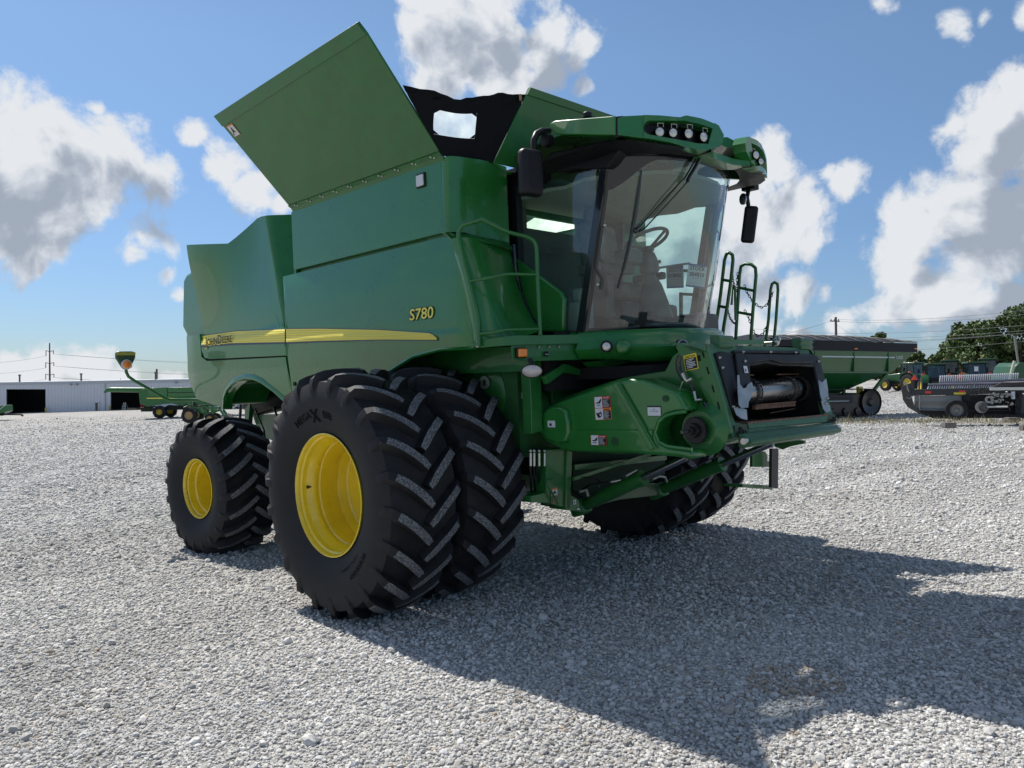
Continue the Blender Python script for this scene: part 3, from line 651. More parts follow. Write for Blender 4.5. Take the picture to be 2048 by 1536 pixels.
mx_ = nt.nodes.new('ShaderNodeMixShader'); n_ = nt.nodes.new('ShaderNodeTexNoise'); n_.inputs['Scale'].default_value = 7; n_.inputs['Detail'].default_value = 6; tc_ = nt.nodes.new('ShaderNodeTexCoord')
nt.links.new(tc_.outputs['Object'], n_.inputs[0]); r_ = nt.nodes.new('ShaderNodeMapRange'); r_.inputs[1].default_value = .3; r_.inputs[2].default_value = .75; r_.inputs[3].default_value = .45; r_.inputs[4].default_value = .95
nt.links.new(n_.outputs[0], r_.inputs[0]); nt.links.new(r_.outputs[0], mx_.inputs[0]); nt.links.new(t_.outputs[0], mx_.inputs[1]); nt.links.new(d_.outputs[0], mx_.inputs[2]); nt.links.new(mx_.outputs[0], o_.inputs[0])
obj('window', mw, vw, fo, smooth=80)
m = MB(); P = fab(.965, .93); m.box(P+V((.02, -.02, 0)), (.02, .05, .05), Matrix.Rotation(.7, 3, 'Z')); obj('fabric_tag', m, mat('tan_tag', (.30, .20, .10), .7), fo)
# far-side and rear flaps of the tank
m = MB(); m.prism([(-1.9, 1.72, 3.81), (.62, 1.72, 3.81), (.48, 2.40, 4.73), (-2.12, 2.40, 4.73)], (0, .01, -.02)); obj('tank_extension_panel', m, GREENM, COMB)
m = MB(); m.prism([(-1.93, -1.6, 3.81), (-1.93, 1.6, 3.81), (-2.15, 1.6, 4.30), (-2.15, -1.6, 4.30)], (-.02, 0, 0)); obj('rear_extension_panel', m, GREENM, COMB)
# ---------------------------------------------------------------- cab
ZB, ZT = 2.285, 3.60
def xs_front(z): return 1.375+(1.70-1.375)*(z-ZB)/(ZT-ZB)          # x of the A-pillars
def ws(u, z, off=0.):                                             # windscreen surface, u -1..1
    y = .88*u; t = (z-ZB)/(ZT-ZB); bul = .47-.05*t+.02*math.sin(math.pi*t); return V((xs_front(z)+bul*(1-abs(u)**2.3)+off, y*(1+off*.3), z))
CAB = empty('cab', parent=COMB)
m = MB(); m.grid([[ws(u/14, ZB+(ZT+.10-ZB)*k/8) for u in range(-14, 15)] for k in range(9)]); obj('windscreen', m, GLASSW, CAB, smooth=60)
# lower edge band, upper band
m = MB(); m.grid([[ws(u/14, z, .006) for u in range(-14, 15)] for z in (ZB-.02, ZB+.022)], thick=(-.02, 0, 0)); obj('windscreen_seal', m, BLACKG, CAB)
m = MB(); m.grid([[ws(u/20, zz, .009) for u in range(-20, 21)] if k == 0 else [ws(u/20, 3.645-.24*smooth01((abs(u/20)-.60)/.40)**1.3, .009) for u in range(-20, 21)] for k, zz in ((1, 0), (0, ZT+.10))]); obj('windscreen_border', m, BLACKG, CAB, smooth=60)
# A pillars
for s in (-1, 1):
    m = MB(); m.grid([[ws(s*u, z, .008) for u in (1.012, .998, .985, .972)] for z in (ZB-.01, 2.6, 2.9, 3.2, ZT+.1)], thick=(-.03, 0, 0))
    m.grid([[V((xs_front(z)+dx, s*.905, z)) for dx in (.02, -.01, -.05)] for z in (ZB-.01, ZT+.1)], thick=(0, -s*.05, 0)); obj('front_pillar', m, BLACKG, CAB)
def side_pt(px, py, y=-.905): return ony(px, py, y)
# side glass and frames: right side (towards the camera)
def xr(z): return .66
m = MB(); m.add([V((.70, -.90, 2.62)), V((1.02, -.90, 2.30)), V((xs_front(2.30)-.03, -.90, 2.30)), V((xs_front(ZT)-.03, -.90, ZT)), V((.70, -.90, ZT))], [(0, 1, 2, 3, 4)])
obj('side_window', m, GLASS, CAB, smooth=0)
m = MB(); m.add([V((.40, .90, 2.62)), V((.80, .90, 2.35)), V((xs_front(2.35)-.03, .90, 2.35)), V((xs_front(3.68)-.03, .90, 3.68)), V((.40, .90, 3.68))], [(0, 1, 2, 3, 4)])
obj('side_window', m, GLASS, CAB, smooth=0)
for s in (-1, 1):
    xb = .665 if s < 0 else .40
    m = MB(); m.bar((xb, s*.89, 2.2), (xb, s*.89, ZT+.05), .075, .075, up=(1, 0, 0)); m.bar((xb, s*.89, 2.60), (.99, s*.89, 2.29), .05, .06, up=(0, 1, 0))
    m.box(((.35+xb)/2, s*.89, 2.9), (abs(xb-.35)+.02, .05, 1.4))
    if s > 0: m.bar((.80, s*.89, 2.34), (1.40, s*.89, 2.34), .05, .05)
    obj('rear_pillar', m, BLACK, CAB)
m = MB(); pl = [(1031, 517), (1121, 583), (1127.5, 597), (1125.5, 663), (1084, 664), (1060, 628), (1045, 590), (1036, 552)]
m.prism([side_pt(*p, -.955) for p in pl], (0, .05, 0)); pn = obj('door_lower_panel', m, GREEN, CAB, bevel=.016)
m = MB(); m.tube([side_pt(*p, -.95) for p in ((1026, 490), (1030, 540), (1040, 585), (1058, 628), (1082, 664))], .028); obj('door_seal', m, BLACKG, CAB)
m = MB(); m.grid([[V((x, -.86, z)) for x in (.64, 1.02)] for z in (2.2, 2.6)], thick=(0, .02, 0)); m.box((1.0, 0, 2.24), (.80, 1.76, .04)); m.box((1.35, 0, 2.245), (.45, 1.6, .035)); obj('cab_floor', m, BLACK, CAB)
# rear wall with window, headliner
m = MB(); x = .36; wy0, wy1 = onx(1050, 430, x).y, onx(1198, 430, x).y; wz0, wz1 = onx(1110, 466, x).z, onx(1110, 400, x).z
for (y0, y1, z0, z1) in ((-.88, .88, 2.25, wz0), (-.88, .88, wz1, 3.80), (-.88, wy0, wz0, wz1), (wy1, .88, wz0, wz1)): m.box((x, (y0+y1)/2, (z0+z1)/2), (.04, y1-y0, z1-z0))
obj('rear_wall', m, GREYI, CAB)
m = MB(); rows = []
for k in range(7):
    xm = ws(0, 3.58).x-.05-.42*abs(y/.88)**2.3; x = .38+(xm-.38)*k/6; rows.append([V((.38+(ws(0, 3.58).x-.05-.44*abs(y/.88)**2.3-.38)*k/6, y, 3.66-.035*smooth01((abs(y)-.5)/.36)-.10*smooth01((.75-x)/.25)+.02*math.sin(x*9))) for y in (-.86, -.8, -.68, -.5, -.25, 0, .25, .5, .68, .8, .86)])
m.grid(rows, thick=(0, 0, .03)); m.box((1.45, 0, 3.62), (.22, .75, .03)); m.box((1.62, .1, 3.625), (.05, .9, .035)); hl = obj('headliner', m, TAN, CAB, smooth=50)
m = MB(); m.lathe([(0, .13), (-.02, .12), (-.025, .0)], axis='z', c=(1.25, .05, 3.64), n=24); obj('dome_speaker', m, GREYI, CAB)
m = MB()                                                     # left front post trim (dark inside)
m.bar((1.34, .84, 2.28), (1.65, .84, 3.68), .05, .07); m.bar((.44, .84, 2.4), (.50, .84, 3.58), .04, .14)
islands('pillar_trim', m, mat('pillar_trim_grey', (.13, .12, .10), .6), CAB)
# seat, armrest, steering column
SE = empty('operator_seat', parent=CAB)
m = MB(); m.box((1.12, .02, 2.66), (.50, .52, .16), Matrix.Rotation(-.06, 3, 'Y')); m.box((.88, .02, 3.02), (.14, .50, .72), Matrix.Rotation(-.13, 3, 'Y')); m.box((.83, .02, 3.44), (.10, .28, .18))
islands('cushion', m, SEATM, SE, bevel=.06, seg=4)
m = MB(); m.box((1.10, .02, 2.42), (.38, .40, .34)); m.box((1.12, .02, 2.30), (.5, .5, .1)); obj('seat_base', m, GREYI, SE, bevel=.02)
m = MB(); m.box((1.24, -.36, 2.86), (.52, .17, .10), Matrix.Rotation(.08, 3, 'Y')); m.box((1.50, -.37, 2.93), (.17, .20, .12)); m.box((1.20, .36, 2.84), (.36, .07, .07)); m.box((1.15, -.38, 2.62), (.3, .12, .4)); m.tube([(1.46, -.34, 2.95), (1.49, -.34, 3.08)], .022)
islands('armrest', m, GREYI, SE, bevel=.018)
ST = empty('steering_column', parent=CAB)
m = MB(); m.box((.52, 0, 3.70), (.36, 1.82, .22)); obj('roof_rear_filler', m, BLACK, CAB)  # added unseen block, keeps sun from leaking in between rear wall and roof
wc = onx(1293, 482, 1.50)                                     # wheel centre
m = MB(); tilt = Matrix.Rotation(-.42, 3, 'Y')
ring = [wc+tilt @ V((.20*math.cos(a), .20*math.sin(a), 0)) for a in [2*math.pi*k/40 for k in range(41)]]
m.tube(ring, .016, 8, caps=False)
hub = wc+V((.02, 0, -.08))
for a in (.3, 2.2, 4.2): m.tube([hub, wc+tilt @ V((.19*math.cos(a), .19*math.sin(a), 0))], .014)
m.ball(hub, (.05, .05, .035)); obj('steering_wheel', m, GREYI, ST, smooth=60)
m = MB(); b0 = hub+V((0, 0, -.03))
m.grid([[b0+V((math.cos(t)*r*1.1+dx, math.sin(t)*r, -dz)) for t in [2*math.pi*k/12 for k in range(13)]] for dz, r, dx in ((0, .045, 0), (.06, .07, 0), (.16, .085, .0), (.20, .05, .0), (.30, .085, .02), (.50, .13, .04), (.72, .16, .07), (.76, .16, .07))])
m.tube([b0+V((0, .03, -.10)), b0+V((.02, .14, -.07))], .016); m.tube([b0+V((0, .05, -.14)), b0+V((.02, .42, -.08)), b0+V((.03, .62, -.05))], .010)
obj('column_cover', m, GREYI, ST, smooth=60)
m = MB(); m.box((1.62, -.05, 2.32), (.28, .95, .05)); m.box((1.66, -.38, 2.36), (.14, .05, .16)); m.box((1.66, .30, 2.36), (.14, .10, .14)); m.box((1.66, 0, 2.36), (.2, .8, .07)); obj('dash_tray', m, BLACK, CAB, bevel=.01)
m = MB(); m.box((1.40, -.62, 3.02), (.03, .22, .26), Matrix.Rotation(.5, 3, 'Z')); m.tube([(1.40, -.60, 2.85), (1.35, -.50, 2.6)], .02); obj('display_screen', m, BLACK, CAB, bevel=.01)
m = MB(); m.box((1.0, .60, 2.42), (.5, .36, .34)); m.box((1.55, .62, 2.36), (.3, .34, .2)); obj('trainer_seat', m, GREYI, CAB, bevel=.04)
m = MB(); m.box((1.22, -.74, 2.42), (.20, .2, .26)); m.box((1.24, -.72, 2.6), (.12, .14, .14)); obj('side_console', m, mat('console_grey', (.22, .23, .22), .5), CAB, bevel=.03)
# stock papers taped inside the windscreen
def paper(c0, w, h, uz_, un, parent, mirror):
    e = empty('stock_sheet', parent=parent); c0, un = V(c0), V(un).normalized(); uy2 = V(uz_).normalized(); ux2 = uy2.cross(un).normalized()
    def q(m, x0, y0, x1, y1, lv, mi=0): m.add([c0+ux2*(x*w/2)+uy2*(y*h/2)+un*lv for x, y in ((x0, y0), (x1, y0), (x1, y1), (x0, y1))], [(0, 1, 2, 3)], mi)
    a = MB(); q(a, -1, -1, 1, 1, 0); q(a, -1, .86, 1, 1.03, .002, 1); q(a, -1, -1.03, 1, -.88, .002, 1); g = -1 if mirror else 1
    for s, yy, sz in (('STOCK', .50, .048), ('304810', -.04, .048)):
        v, f = text_geo(s, sz, .02); wd = max(p for p, _ in v); k = w*.78/wd
        a.add([c0+ux2*((p*k-w*.39)*g)+uy2*(yy*h/2+r)+un*.002 for p, r in v], f, 2)
    for yy in (.30, -.22): q(a, -.5, yy, .5, yy+.02, .002, 2)
    obj('sheet', a, [PAPER, BLUET, LETTER], e, smooth=0, fix=False, weld=False)
pc = onx(1393, 552, 1.77); nn = V((.84, -.45, 0)); paper(pc, .17, .205, (.16, .08, 1), V((.62, -.78, 0)), CAB, False)
pc2 = onx(1350, 554, 1.45); paper(pc2, .16, .205, (0.02, .0, 1), V((.55, -.83, .0)), CAB, True)
bpy.data.objects[[o.name for o in bpy.data.objects if o.name.startswith('sheet')][-1]].data.materials[0] = mat('grey_paper_back', (.30, .33, .35), .8)
# ---------------------------------------------------------------- roof
RF = empty('cab_roof', parent=COMB)
ROOF = [(1.22, -1.15), (1.62, -1.165), (2.0, -1.14), (2.14, -.98), (2.25, -.72), (2.31, -.50), (2.335, -.32)]
FULL = [(.72, -1.02)]+ROOF+[(2.20, -.24), (2.20, .20), (2.335, .28), (2.31, .48), (2.25, .72), (2.14, .98), (2.0, 1.15), (1.62, 1.165), (1.22, 1.15), (.72, 1.02)]
def inset(pts, k): return [((x-1.5)*k+1.5, y*k) for x, y in pts]
# black underside (drops towards the cab) and top skin
m = MB(); und = FULL; n = len(und)
cabring = [(.66, -.90), (1.10, -.92), (1.70, -.92), (1.95, -.80), (2.10, -.60), (2.17, -.42), (2.20, -.28), (2.21, -.18), (2.21, .18), (2.20, .28), (2.17, .42), (2.10, .60), (2.02, .74), (1.95, .82), (1.70, .92), (1.3, .92), (1.10, .92), (.66, .90)]
zu = lambda x, y: 3.70+.03*smooth01((1.4-x)/.6)-.035*smooth01((x-1.9)/.4)
r1_ = [V((x, y, zu(x, y))) for x, y in inset(und, .985)]; r2_ = [V((x-.03, y*.98, 3.665)) for x, y in cabring[:n]]
m.add(r1_+r2_, [(i, (i+1) % n, (i+1) % n+n, i+n) for i in range(n)]); obj('roof_underside', m, BLACK, RF, smooth=30)
m = MB(); zt = lambda x, y: 3.99-.05*smooth01((x-1.5)/.8)-.05*abs(y)**2
top_ = [V((x, y, 3.87-.05*smooth01((x-1.9)/.4))) for x, y in inset(und, .975)]; t2 = [V((x, y, zt(x, y)-.01)) for x, y in inset(und, .80)]
m.add(top_+t2, [(i, (i+1) % n, (i+1) % n+n, i+n) for i in range(n)]+[tuple(range(n, 2*n))]); obj('roof_skin', m, GREEN, RF, smooth=40)
def cstrip(name, top, bot, curve, mats, n=24, depth=.06, rows=3, parent=RF, bevel=0, off=0., bulge=0.):
    g = []; xa, xb = top[0][0], top[-1][0]; xc, xd = bot[0][0], bot[-1][0]
    for i in range(n+1):
        t = i/n; a = onc(*lerp(top, t), curve); b = onc(*lerp(bot, t), curve); row = []
        c = V((1.35, 0, 0)); nd = V((a.x-c.x, a.y*1.3, 0)).normalized()
        for k in range(rows+1):
            s = k/rows; row.append(a.lerp(b, s)+nd*(off+bulge*math.sin(math.pi*s)))
        g.append((row, nd))
    m = MB(); rows_ = [r for r, _ in g]; inn = [[p-nd*depth for p in r] for r, nd in g]
    full = [r+list(reversed(q)) for r, q in zip(rows_, inn)]; full = [f+[f[0]] for f in full]
    m.grid(full); m.add(full[0][:-1], [tuple(range(len(full[0])-1))]); m.add(full[-1][:-1], [tuple(range(len(full[0])-1))])
    return obj(name, m, mats, parent, bevel=bevel, smooth=40)
cstrip('roof_visor', [(1097, 249), (1108, 241), (1231, 231)], [(1101, 257), (1114, 269), (1231, 270)], ROOF, GREEN, 16, .16, bevel=.008)
cstrip('roof_joint', [(1229, 233), (1246, 231)], [(1230, 275), (1244, 272)], ROOF, BLACK, 3, .14, off=-.006)
REC_T = [(1287, 256), (1289, 246), (1296, 241), (1336, 241.5), (1369, 241.5), (1399, 248), (1428, 258)]
REC_B = [(1287, 256), (1289, 264), (1296, 269), (1336, 276), (1370, 282), (1393, 287), (1416, 288)]
P_TOP = [(1235, 236), (1246, 232), (1286, 230), (1320, 231), (1362, 235), (1370, 230.5), (1403, 237), (1436, 250.5), (1447, 270)]
P_BOT = [(1235, 270), (1246, 271), (1303, 278), (1340, 285), (1370, 293), (1400, 301), (1411, 302.5), (1432, 294), (1445, 286)]
def cut(pts, x0, x1): return [(x0, atx(pts, x0))]+[p for p in pts if x0 < p[0] < x1]+[(x1, atx(pts, x1))]
cstrip('roof_fascia', cut(P_TOP, 1235, 1287), cut(P_BOT, 1235, 1287), ROOF, GREEN, 8, .10, bevel=.004)
cstrip('roof_fascia', cut(P_TOP, 1287, 1428), REC_T, ROOF, GREEN, 20, .11, off=.004)
cstrip('roof_fascia', REC_B, cut(P_BOT, 1287, 1418), ROOF, GREEN, 20, .11, off=.004)
cstrip('roof_fascia', [(1428, 246), (1437, 251), (1447, 270)], [(1416, 289), (1417, 300), (1432, 296), (1445, 286)], ROOF, GREEN, 6, .11, off=.004)
cstrip('light_recess', [(1283, 238), (1336, 237), (1372, 238), (1405, 244), (1432, 255)], [(1283, 270), (1336, 280), (1370, 287), (1400, 293), (1420, 293)], ROOF, BLACK, 16, .03, off=-.075)
def lamp(px, py, curve, r, aim, sq=1.0, off=-.02):
    c = onc(px, py, curve); e = empty('work_light', parent=RF); a = V(aim).normalized(); b = a.cross(V((0, 0, 1))).normalized(); c2 = b.cross(a)
    m = MB(); m.lathe([(-.05, r*.6), (-.04, r*1.1), (.0, r*1.18), (.012, r*1.12), (.008, r*1.0)], axis=(a, b, c2*sq), c=c+a*off, n=24); obj('lamp_housing', m, BLACK, e)
    m = MB(); m.lathe([(.006, r*1.02), (.012, r*.7), (.014, 0)], axis=(a, b, c2*sq), c=c+a*off, n=24); obj('lamp_lens', m, LENS, e)
    m = MB(); m.tube([c+b*-.025+V((0, 0, r)), c+b*-.025+V((0, 0, r+.03)), c+b*.02+V((0, 0, r+.03)), c+b*.02+V((0, 0, r))], .0035, 5); obj('lamp_bracket', m, ZINC, e)
for px, py, r, aim in ((1320.8, 263, .034, (.80, -.6, -.08)), (1348, 264.5, .033, (.84, -.54, -.08)), (1379.5, 266, .036, (.9, -.42, -.08)), (1410, 273, .037, (.95, -.3, -.08))): lamp(px, py, ROOF, r, aim)
# middle link and the far pod
LP = [(2.335, .28), (2.31, .48), (2.25, .72), (2.16, .95), (2.0, 1.15), (1.8, 1.16)]
MID = [(2.33, -.34), (2.24, -.2), (2.24, .2), (2.335, .29)]
m = MB(); g = []
for y, x, z0, z1 in ((-.34, 2.335, 3.66, 3.70), (-.26, 2.27, 3.66, 3.71), (-.15, 2.25, 3.66, 3.715), (.15, 2.25, 3.66, 3.715), (.24, 2.28, 3.66, 3.71), (.30, 2.33, 3.66, 3.70)): g.append([V((x, y, z0)), V((x, y, z1)), V((x-.16, y, z1+.03)), V((x-.16, y, z0)), V((x, y, z0))])
m.grid(g); obj('roof_fascia', m, GREEN, RF, smooth=40)
def rot_pod():
    # the far pod mirrors the near one
    names = [o for o in RF.children if o.name.startswith(('roof_fascia', 'light_recess', 'roof_visor', 'roof_joint'))]
    for o in list(names):
        if o.name.startswith('roof_fascia') and max(v.co.y for v in o.data.vertices) > .2: continue
        c = copy_tree(o, RF); c.scale = (1, -1, 1)
rot_pod()
for px, py, r in ((1490, 303, .033), (1506, 312, .033), (1516, 325, .028)): lamp(px, py, LP, r, (.93, -.36, -.05), off=.035)
m = MB(); pp = onx(1451, 276, 2.2); m.bar((2.18, -.26, 3.80), (2.18, -.10, 3.80), .04, .012); m.bar((2.12, -.26, 3.84), (2.18, -.26, 3.80), .02, .012); obj('roof_step', m, BLACK, RF)
m = MB(); P = ony(1175, 233, -.85); m.lathe([(0, .04), (.035, .04), (.045, .03), (.045, 0)], axis='z', c=P+V((0, 0, -.01)), n=16); obj('roof_antenna', m, BLACK, RF)
# black band above the side window
m = MB(); m.prism([ony(*p, -.93) for p in ((1062, 352), (1098, 306), (1232, 276), (1240, 300), (1214, 336), (1150, 338), (1120, 344), (1085, 336), (1085, 360))], (0, .12, 0)); obj('window_header', m, BLACK, RF, bevel=.01)
m = MB(); m.bar(onx(1440, 373, 1.75)+V((0, .1, 0)), V((1.5, 1.16, 3.70)), .05, .03); obj('far_header', m, BLACK, RF)
# mirrors
def rounded(name, c, size, rot, mats, parent, bev=.04):
    m = MB(); m.box((0, 0, 0), size); o = obj(name, m, mats, parent, bevel=bev, seg=4, smooth=60); o.location = c; o.rotation_euler = rot; return o
MR = empty('mirror', parent=COMB)
c = onx(1061, 346, 1.32); rounded('mirror_housing', c, (.11, .215, .375), (0, rad(2), rad(-8)), BLACK, MR, .045)
m = MB(); m.tube([onx(*p, 1.30) for p in ((1068, 300), (1067, 282), (1073, 268), (1084, 262), (1098, 262))], .028, 10); m.lathe([(-.03, .0), (-.03, .05), (.03, .055), (.03, 0)], axis='y', c=onx(1090, 280, 1.32)+V((0, .02, 0)), n=20); obj('mirror_arm', m, BLACK, MR, smooth=50)
ML = empty('mirror', parent=COMB)
c = onx(1499, 449, 1.85); rounded('mirror_housing', c, (.13, .075, .36), (rad(4), rad(9), rad(30)), BLACK, ML, .03)
m = MB(); m.box(onx(1500, 371, 1.85), (.14, .10, .10)); m.tube([onx(*p, 1.85) for p in ((1497, 380), (1494, 395), (1497, 412))], .022); obj('mirror_arm', m, BLACK, ML, bevel=.01)
m = MB(); m.lathe([(0, 0), (.006, .045), (.02, .045), (.022, 0)], axis=(V((.3, .9, 0)).normalized(), V((.9, -.3, 0)).normalized(), V((0, 0, 1.25))), c=onx(1484, 398, 1.85), n=20); obj('convex_mirror', m, CHROME, ML)
# wipers
def wsp(px, py, off=.05):
    best = None; d = ray(px, py)
    lo = None
    for k in range(400):
        t = 3.6+k*.01; P = CM+d*t; z = P.z; u = P.y/.885
        if abs(u) <= 1 and P.x <= ws(u, z).x+off: return P
    return CM+d*5.6
m = MB(); a = [(1402, 311), (1392, 332), (1380, 352), (1375, 362)]; m.tube([wsp(*p, .07) for p in a], .017, 8)
m.tube([wsp(*p, .06) for p in ((1392, 318), (1370, 355), (1330, 397), (1280, 453), (1270, 460))], .0065, 6); m.tube([wsp(*p, .06) for p in ((1378, 360), (1335, 408), (1290, 456), (1278, 464))], .0065, 6)
m.ball(wsp(1271, 461, .05), .022); obj('wiper_arm', m, BLACKG, CAB, smooth=60)
m = MB(); m.tube([wsp(*p, .03) for p in ((1283, 340), (1278, 380), (1271, 430), (1262, 480), (1250, 530), (1236, 577))], [.006, .012, .015, .015, .012, .006], 6); obj('wiper_blade', m, BLACKG, CAB, smooth=60)
m = MB(); m.tube([V(ws(-.93, z, .03))+V((0, -.02, 0)) for z in (2.62, 2.70)]+[V(ws(-.97, z, .02))+V((0, -.03, 0)) for z in (2.8, 3.05, 3.12)], .014, 6); m.ball(ws(-.96, 3.13, .03)+V((0, -.03, 0)), .016, 8, 1); m.ball(ws(-.95, 2.66, .03)+V((0, -.03, 0)), .018, 8, 1); obj('door_handle', m, [BLACKG, ZINC], CAB, smooth=60)
m = MB(); m.tube([ony(*p, 1.05) for p in ((1418, 454), (1432, 459), (1438, 466), (1437, 500), (1428, 560), (1422, 570), (1405, 576))], .013, 6); obj('grab_rail', m, BLACKG, CAB, smooth=60)
# ---------------------------------------------------------------- green nose under the windscreen
def nose(u, z, k): 
    y = .92*u*k; return V((1.36+(.66*k)*(1-abs(u)**2.4)+(k-1)*.2, y, z))
m = MB(); rows = []
for z, k in ((2.0, .90), (2.01, 1.0), (2.06, 1.05), (2.13, 1.07), (2.16, 1.04), (2.22, 1.03), (2.262, 1.015), (2.283, .985), (2.284, .93)):
    rows.append([nose(u/16, z+.05*smooth01((abs(u/16)-.55)/.45)*(1 if z < 2.1 else 0), k) for u in range(-16, 17)])
m.grid(rows); m.add([nose(-1, 2.05, .98), nose(-1, 2.284, .98), V((1.25, -.90, 2.284)), V((1.25, -.90, 2.05))], [(0, 1, 2, 3)]); ns = obj('cab_nose', m, GREEN, COMB, smooth=50)
NC = [(1.36, -.94), (1.62, -.86), (1.85, -.68), (2.0, -.45), (2.07, -.2), (2.08, 0.), (2.07, .2)]
def disc(name, c, a, r, mats, parent, prof=None, n=28):
    a = V(a).normalized(); b = a.cross(V((0, 0, 1))).normalized(); c2 = b.cross(a); m = MB(); m.lathe(prof or [(0, r), (.02, r), (.025, r*.8), (.02, 0)], axis=(a, b, c2), c=c, n=n); return obj(name, m, mats, parent, smooth=50)
c = onc(1213, 693, NC); aim = V((.55, -.83, 0)); disc('headlight_bezel', c-aim*.02, aim, .048, BLACK, ns, [(0, .050), (.03, .050), (.035, .042), (.02, .036), (.02, 0)]); disc('headlight_lens', c+aim*.004, aim, .034, LENS, ns, [(0, .036), (.008, .030), (.012, 0)])
c = onc(1246, 694, NC); disc('light_blank', c-V((.6, -.78, 0))*.0, (.62, -.78, 0), .05, GREEN, ns, [(-.03, .065), (0, .062), (.012, .05), (.02, .03), (.022, 0)])
c = onc(1366, 692, [(2.12, -.3), (2.12, .3)]); a = V((.92, -.38, .1)); disc('emblem', c, a, .055, [BLACKL], ns, [(-.03, .06), (.0, .058), (.002, 0)])
m = MB(); b_ = a.normalized().cross(V((0, 0, 1))).normalized(); c2_ = b_.cross(a.normalized())
m.tube([c+a.normalized()*.004+b_*(.050*math.cos(t))+c2_*(.050*math.sin(t)) for t in [2*math.pi*k/28 for k in range(29)]], .0035, 5, caps=False)
dp = [(-.6, -.1), (-.2, .15), (.1, .2), (.3, .55), (.5, .5), (.42, .3), (.35, .0), (.6, -.45), (.2, -.1), (-.1, -.1), (-.55, -.55), (-.35, -.1)]
m.add([c+a.normalized()*.006+b_*(-x*.045)+c2_*(y*.045) for x, y in dp], [tuple(range(len(dp)))]); obj('emblem_badge', m, WHITE, ns, smooth=0)
# ---------------------------------------------------------------- walkway, rails, lights
WK = [(.70, -1.80), (.93, -1.76), (1.22, -1.66), (1.40, -.86), (1.42, -.80)]
wk = empty('walkway', parent=COMB)
cstrip('walkway_edge', [(949, 680), (1028, 671), (1168, 669)], [(949, 696.5), (1027, 690), (1167, 687)], WK, GREENM, 18, .03, parent=wk, bevel=.003)
m = MB(); m.prism([V((x, y, 2.205)) for x, y in ((.93, -1.74), (1.21, -1.645), (1.39, -.86), (.9, -.86))], (0, 0, .03)); obj('walkway_deck', m, GREENM, wk)
WK2 = [(.9, -1.66), (1.19, -1.60), (1.36, -.86), (1.38, -.80)]
cstrip('walkway_box', [(1021, 689), (1100, 688), (1164, 687)], [(1024, 718), (1045, 723), (1164, 719)], WK2, GREENM, 10, .05, parent=wk, bevel=.003)
m = MB(); m.prism([onx(*p, 1.26) for p in ((870, 706), (940, 697), (1062, 692), (1062, 742), (900, 748))], (-.04, .0, 0)); 
cb = obj('chassis_side_beam', MB().prism([ony(*p, -1.30) for p in ((790, 716), (860, 700), (1060, 692), (1056, 742), (905, 748), (780, 752))], (0, .08, 0)), GREENM, COMB)
c = onc(1043, 706, WK2); m = MB(); R_ = Matrix.Rotation(math.atan2(.17, .74)*-1+0, 3, 'Z'); m.box(c+V((.012, -.02, 0)), (.03, .098, .082), Matrix.Rotation(rad(-13), 3, 'Z')); al = obj('marker_light', m, BLACK, wk, bevel=.008)
m = MB(); m.box(c+V((.032, -.02, 0)), (.03, .082, .068), Matrix.Rotation(rad(-13), 3, 'Z')); obj('marker_lens', m, AMBER, al, bevel=.01)
m = MB()
for px, py in ((1077, 694), (1097, 693.5), (1117, 693.5)): m.ball(onc(px, py, WK2)+V((.01, -.003, 0)), .011, 8)
for px, py in ((956.5, 683), (956.5, 692)): m.ball(onc(px, py, WK)+V((.0, -.008, 0)), .014, 8)
islands('bolt_head', m, ZINC, wk)
decal('maker_plate', onc(1093, 708, WK2)+V((.006, 0, 0)), (-.21, .97, 0), (0, 0, 1), (.97, .21, 0), .085, .042, 'plate', wk)
hr = empty('handrail', parent=COMB)
c = [(.70, -1.82), (.95, -1.785), (1.22, -1.68), (1.42, -.86)]
m = MB(); m.tube([onc(*p, c) for p in ((957.5, 692), (957, 655), (955.5, 632), (946, 594), (938, 562), (926, 515), (917, 478), (917, 464), (922, 454), (930, 449), (964, 438.5), (967, 438.7), (1000, 456), (1015, 464), (1036, 469), (1055, 474), (1066, 480), (1072, 490), (1073.5, 505), (1075, 560), (1078, 620), (1080.5, 670))], .0175, 10)
m.tube([onc(*p, c) for p in ((938, 563), (975, 556), (1008, 549), (1018, 548), (1074, 549))], .014, 8); m.tube([onc(*p, c) for p in ((957, 668), (985, 665), (1008, 660), (1020, 659), (1079, 658))], .014, 8)
obj('rail_tube', m, GREENM, hr, smooth=60)
# round work lamp on the post
c = onx(1064, 742, 1.33); e = empty('service_light', parent=COMB); a = V((.55, -.80, -.25)).normalized(); b = V((.82, .56, 0)).normalized(); c2 = a.cross(b)*.62
m = MB(); m.lathe([(-.06, .02), (-.05, .05), (-.01, .085), (.005, .088), (.006, .08)], axis=(a, b, c2), c=c, n=24); m.tube([c+V((0, 0, .03)), c+V((-.02, 0, .10))], .018); obj('lamp_housing', m, BLACK, e, smooth=50)
m = MB(); m.lathe([(.002, .082), (.02, .06), (.028, 0)], axis=(a, b, c2), c=c, n=24); obj('lamp_lens', m, mat('frosted_lens', (.50, .46, .45), .3, .1, .6), e, smooth=60)
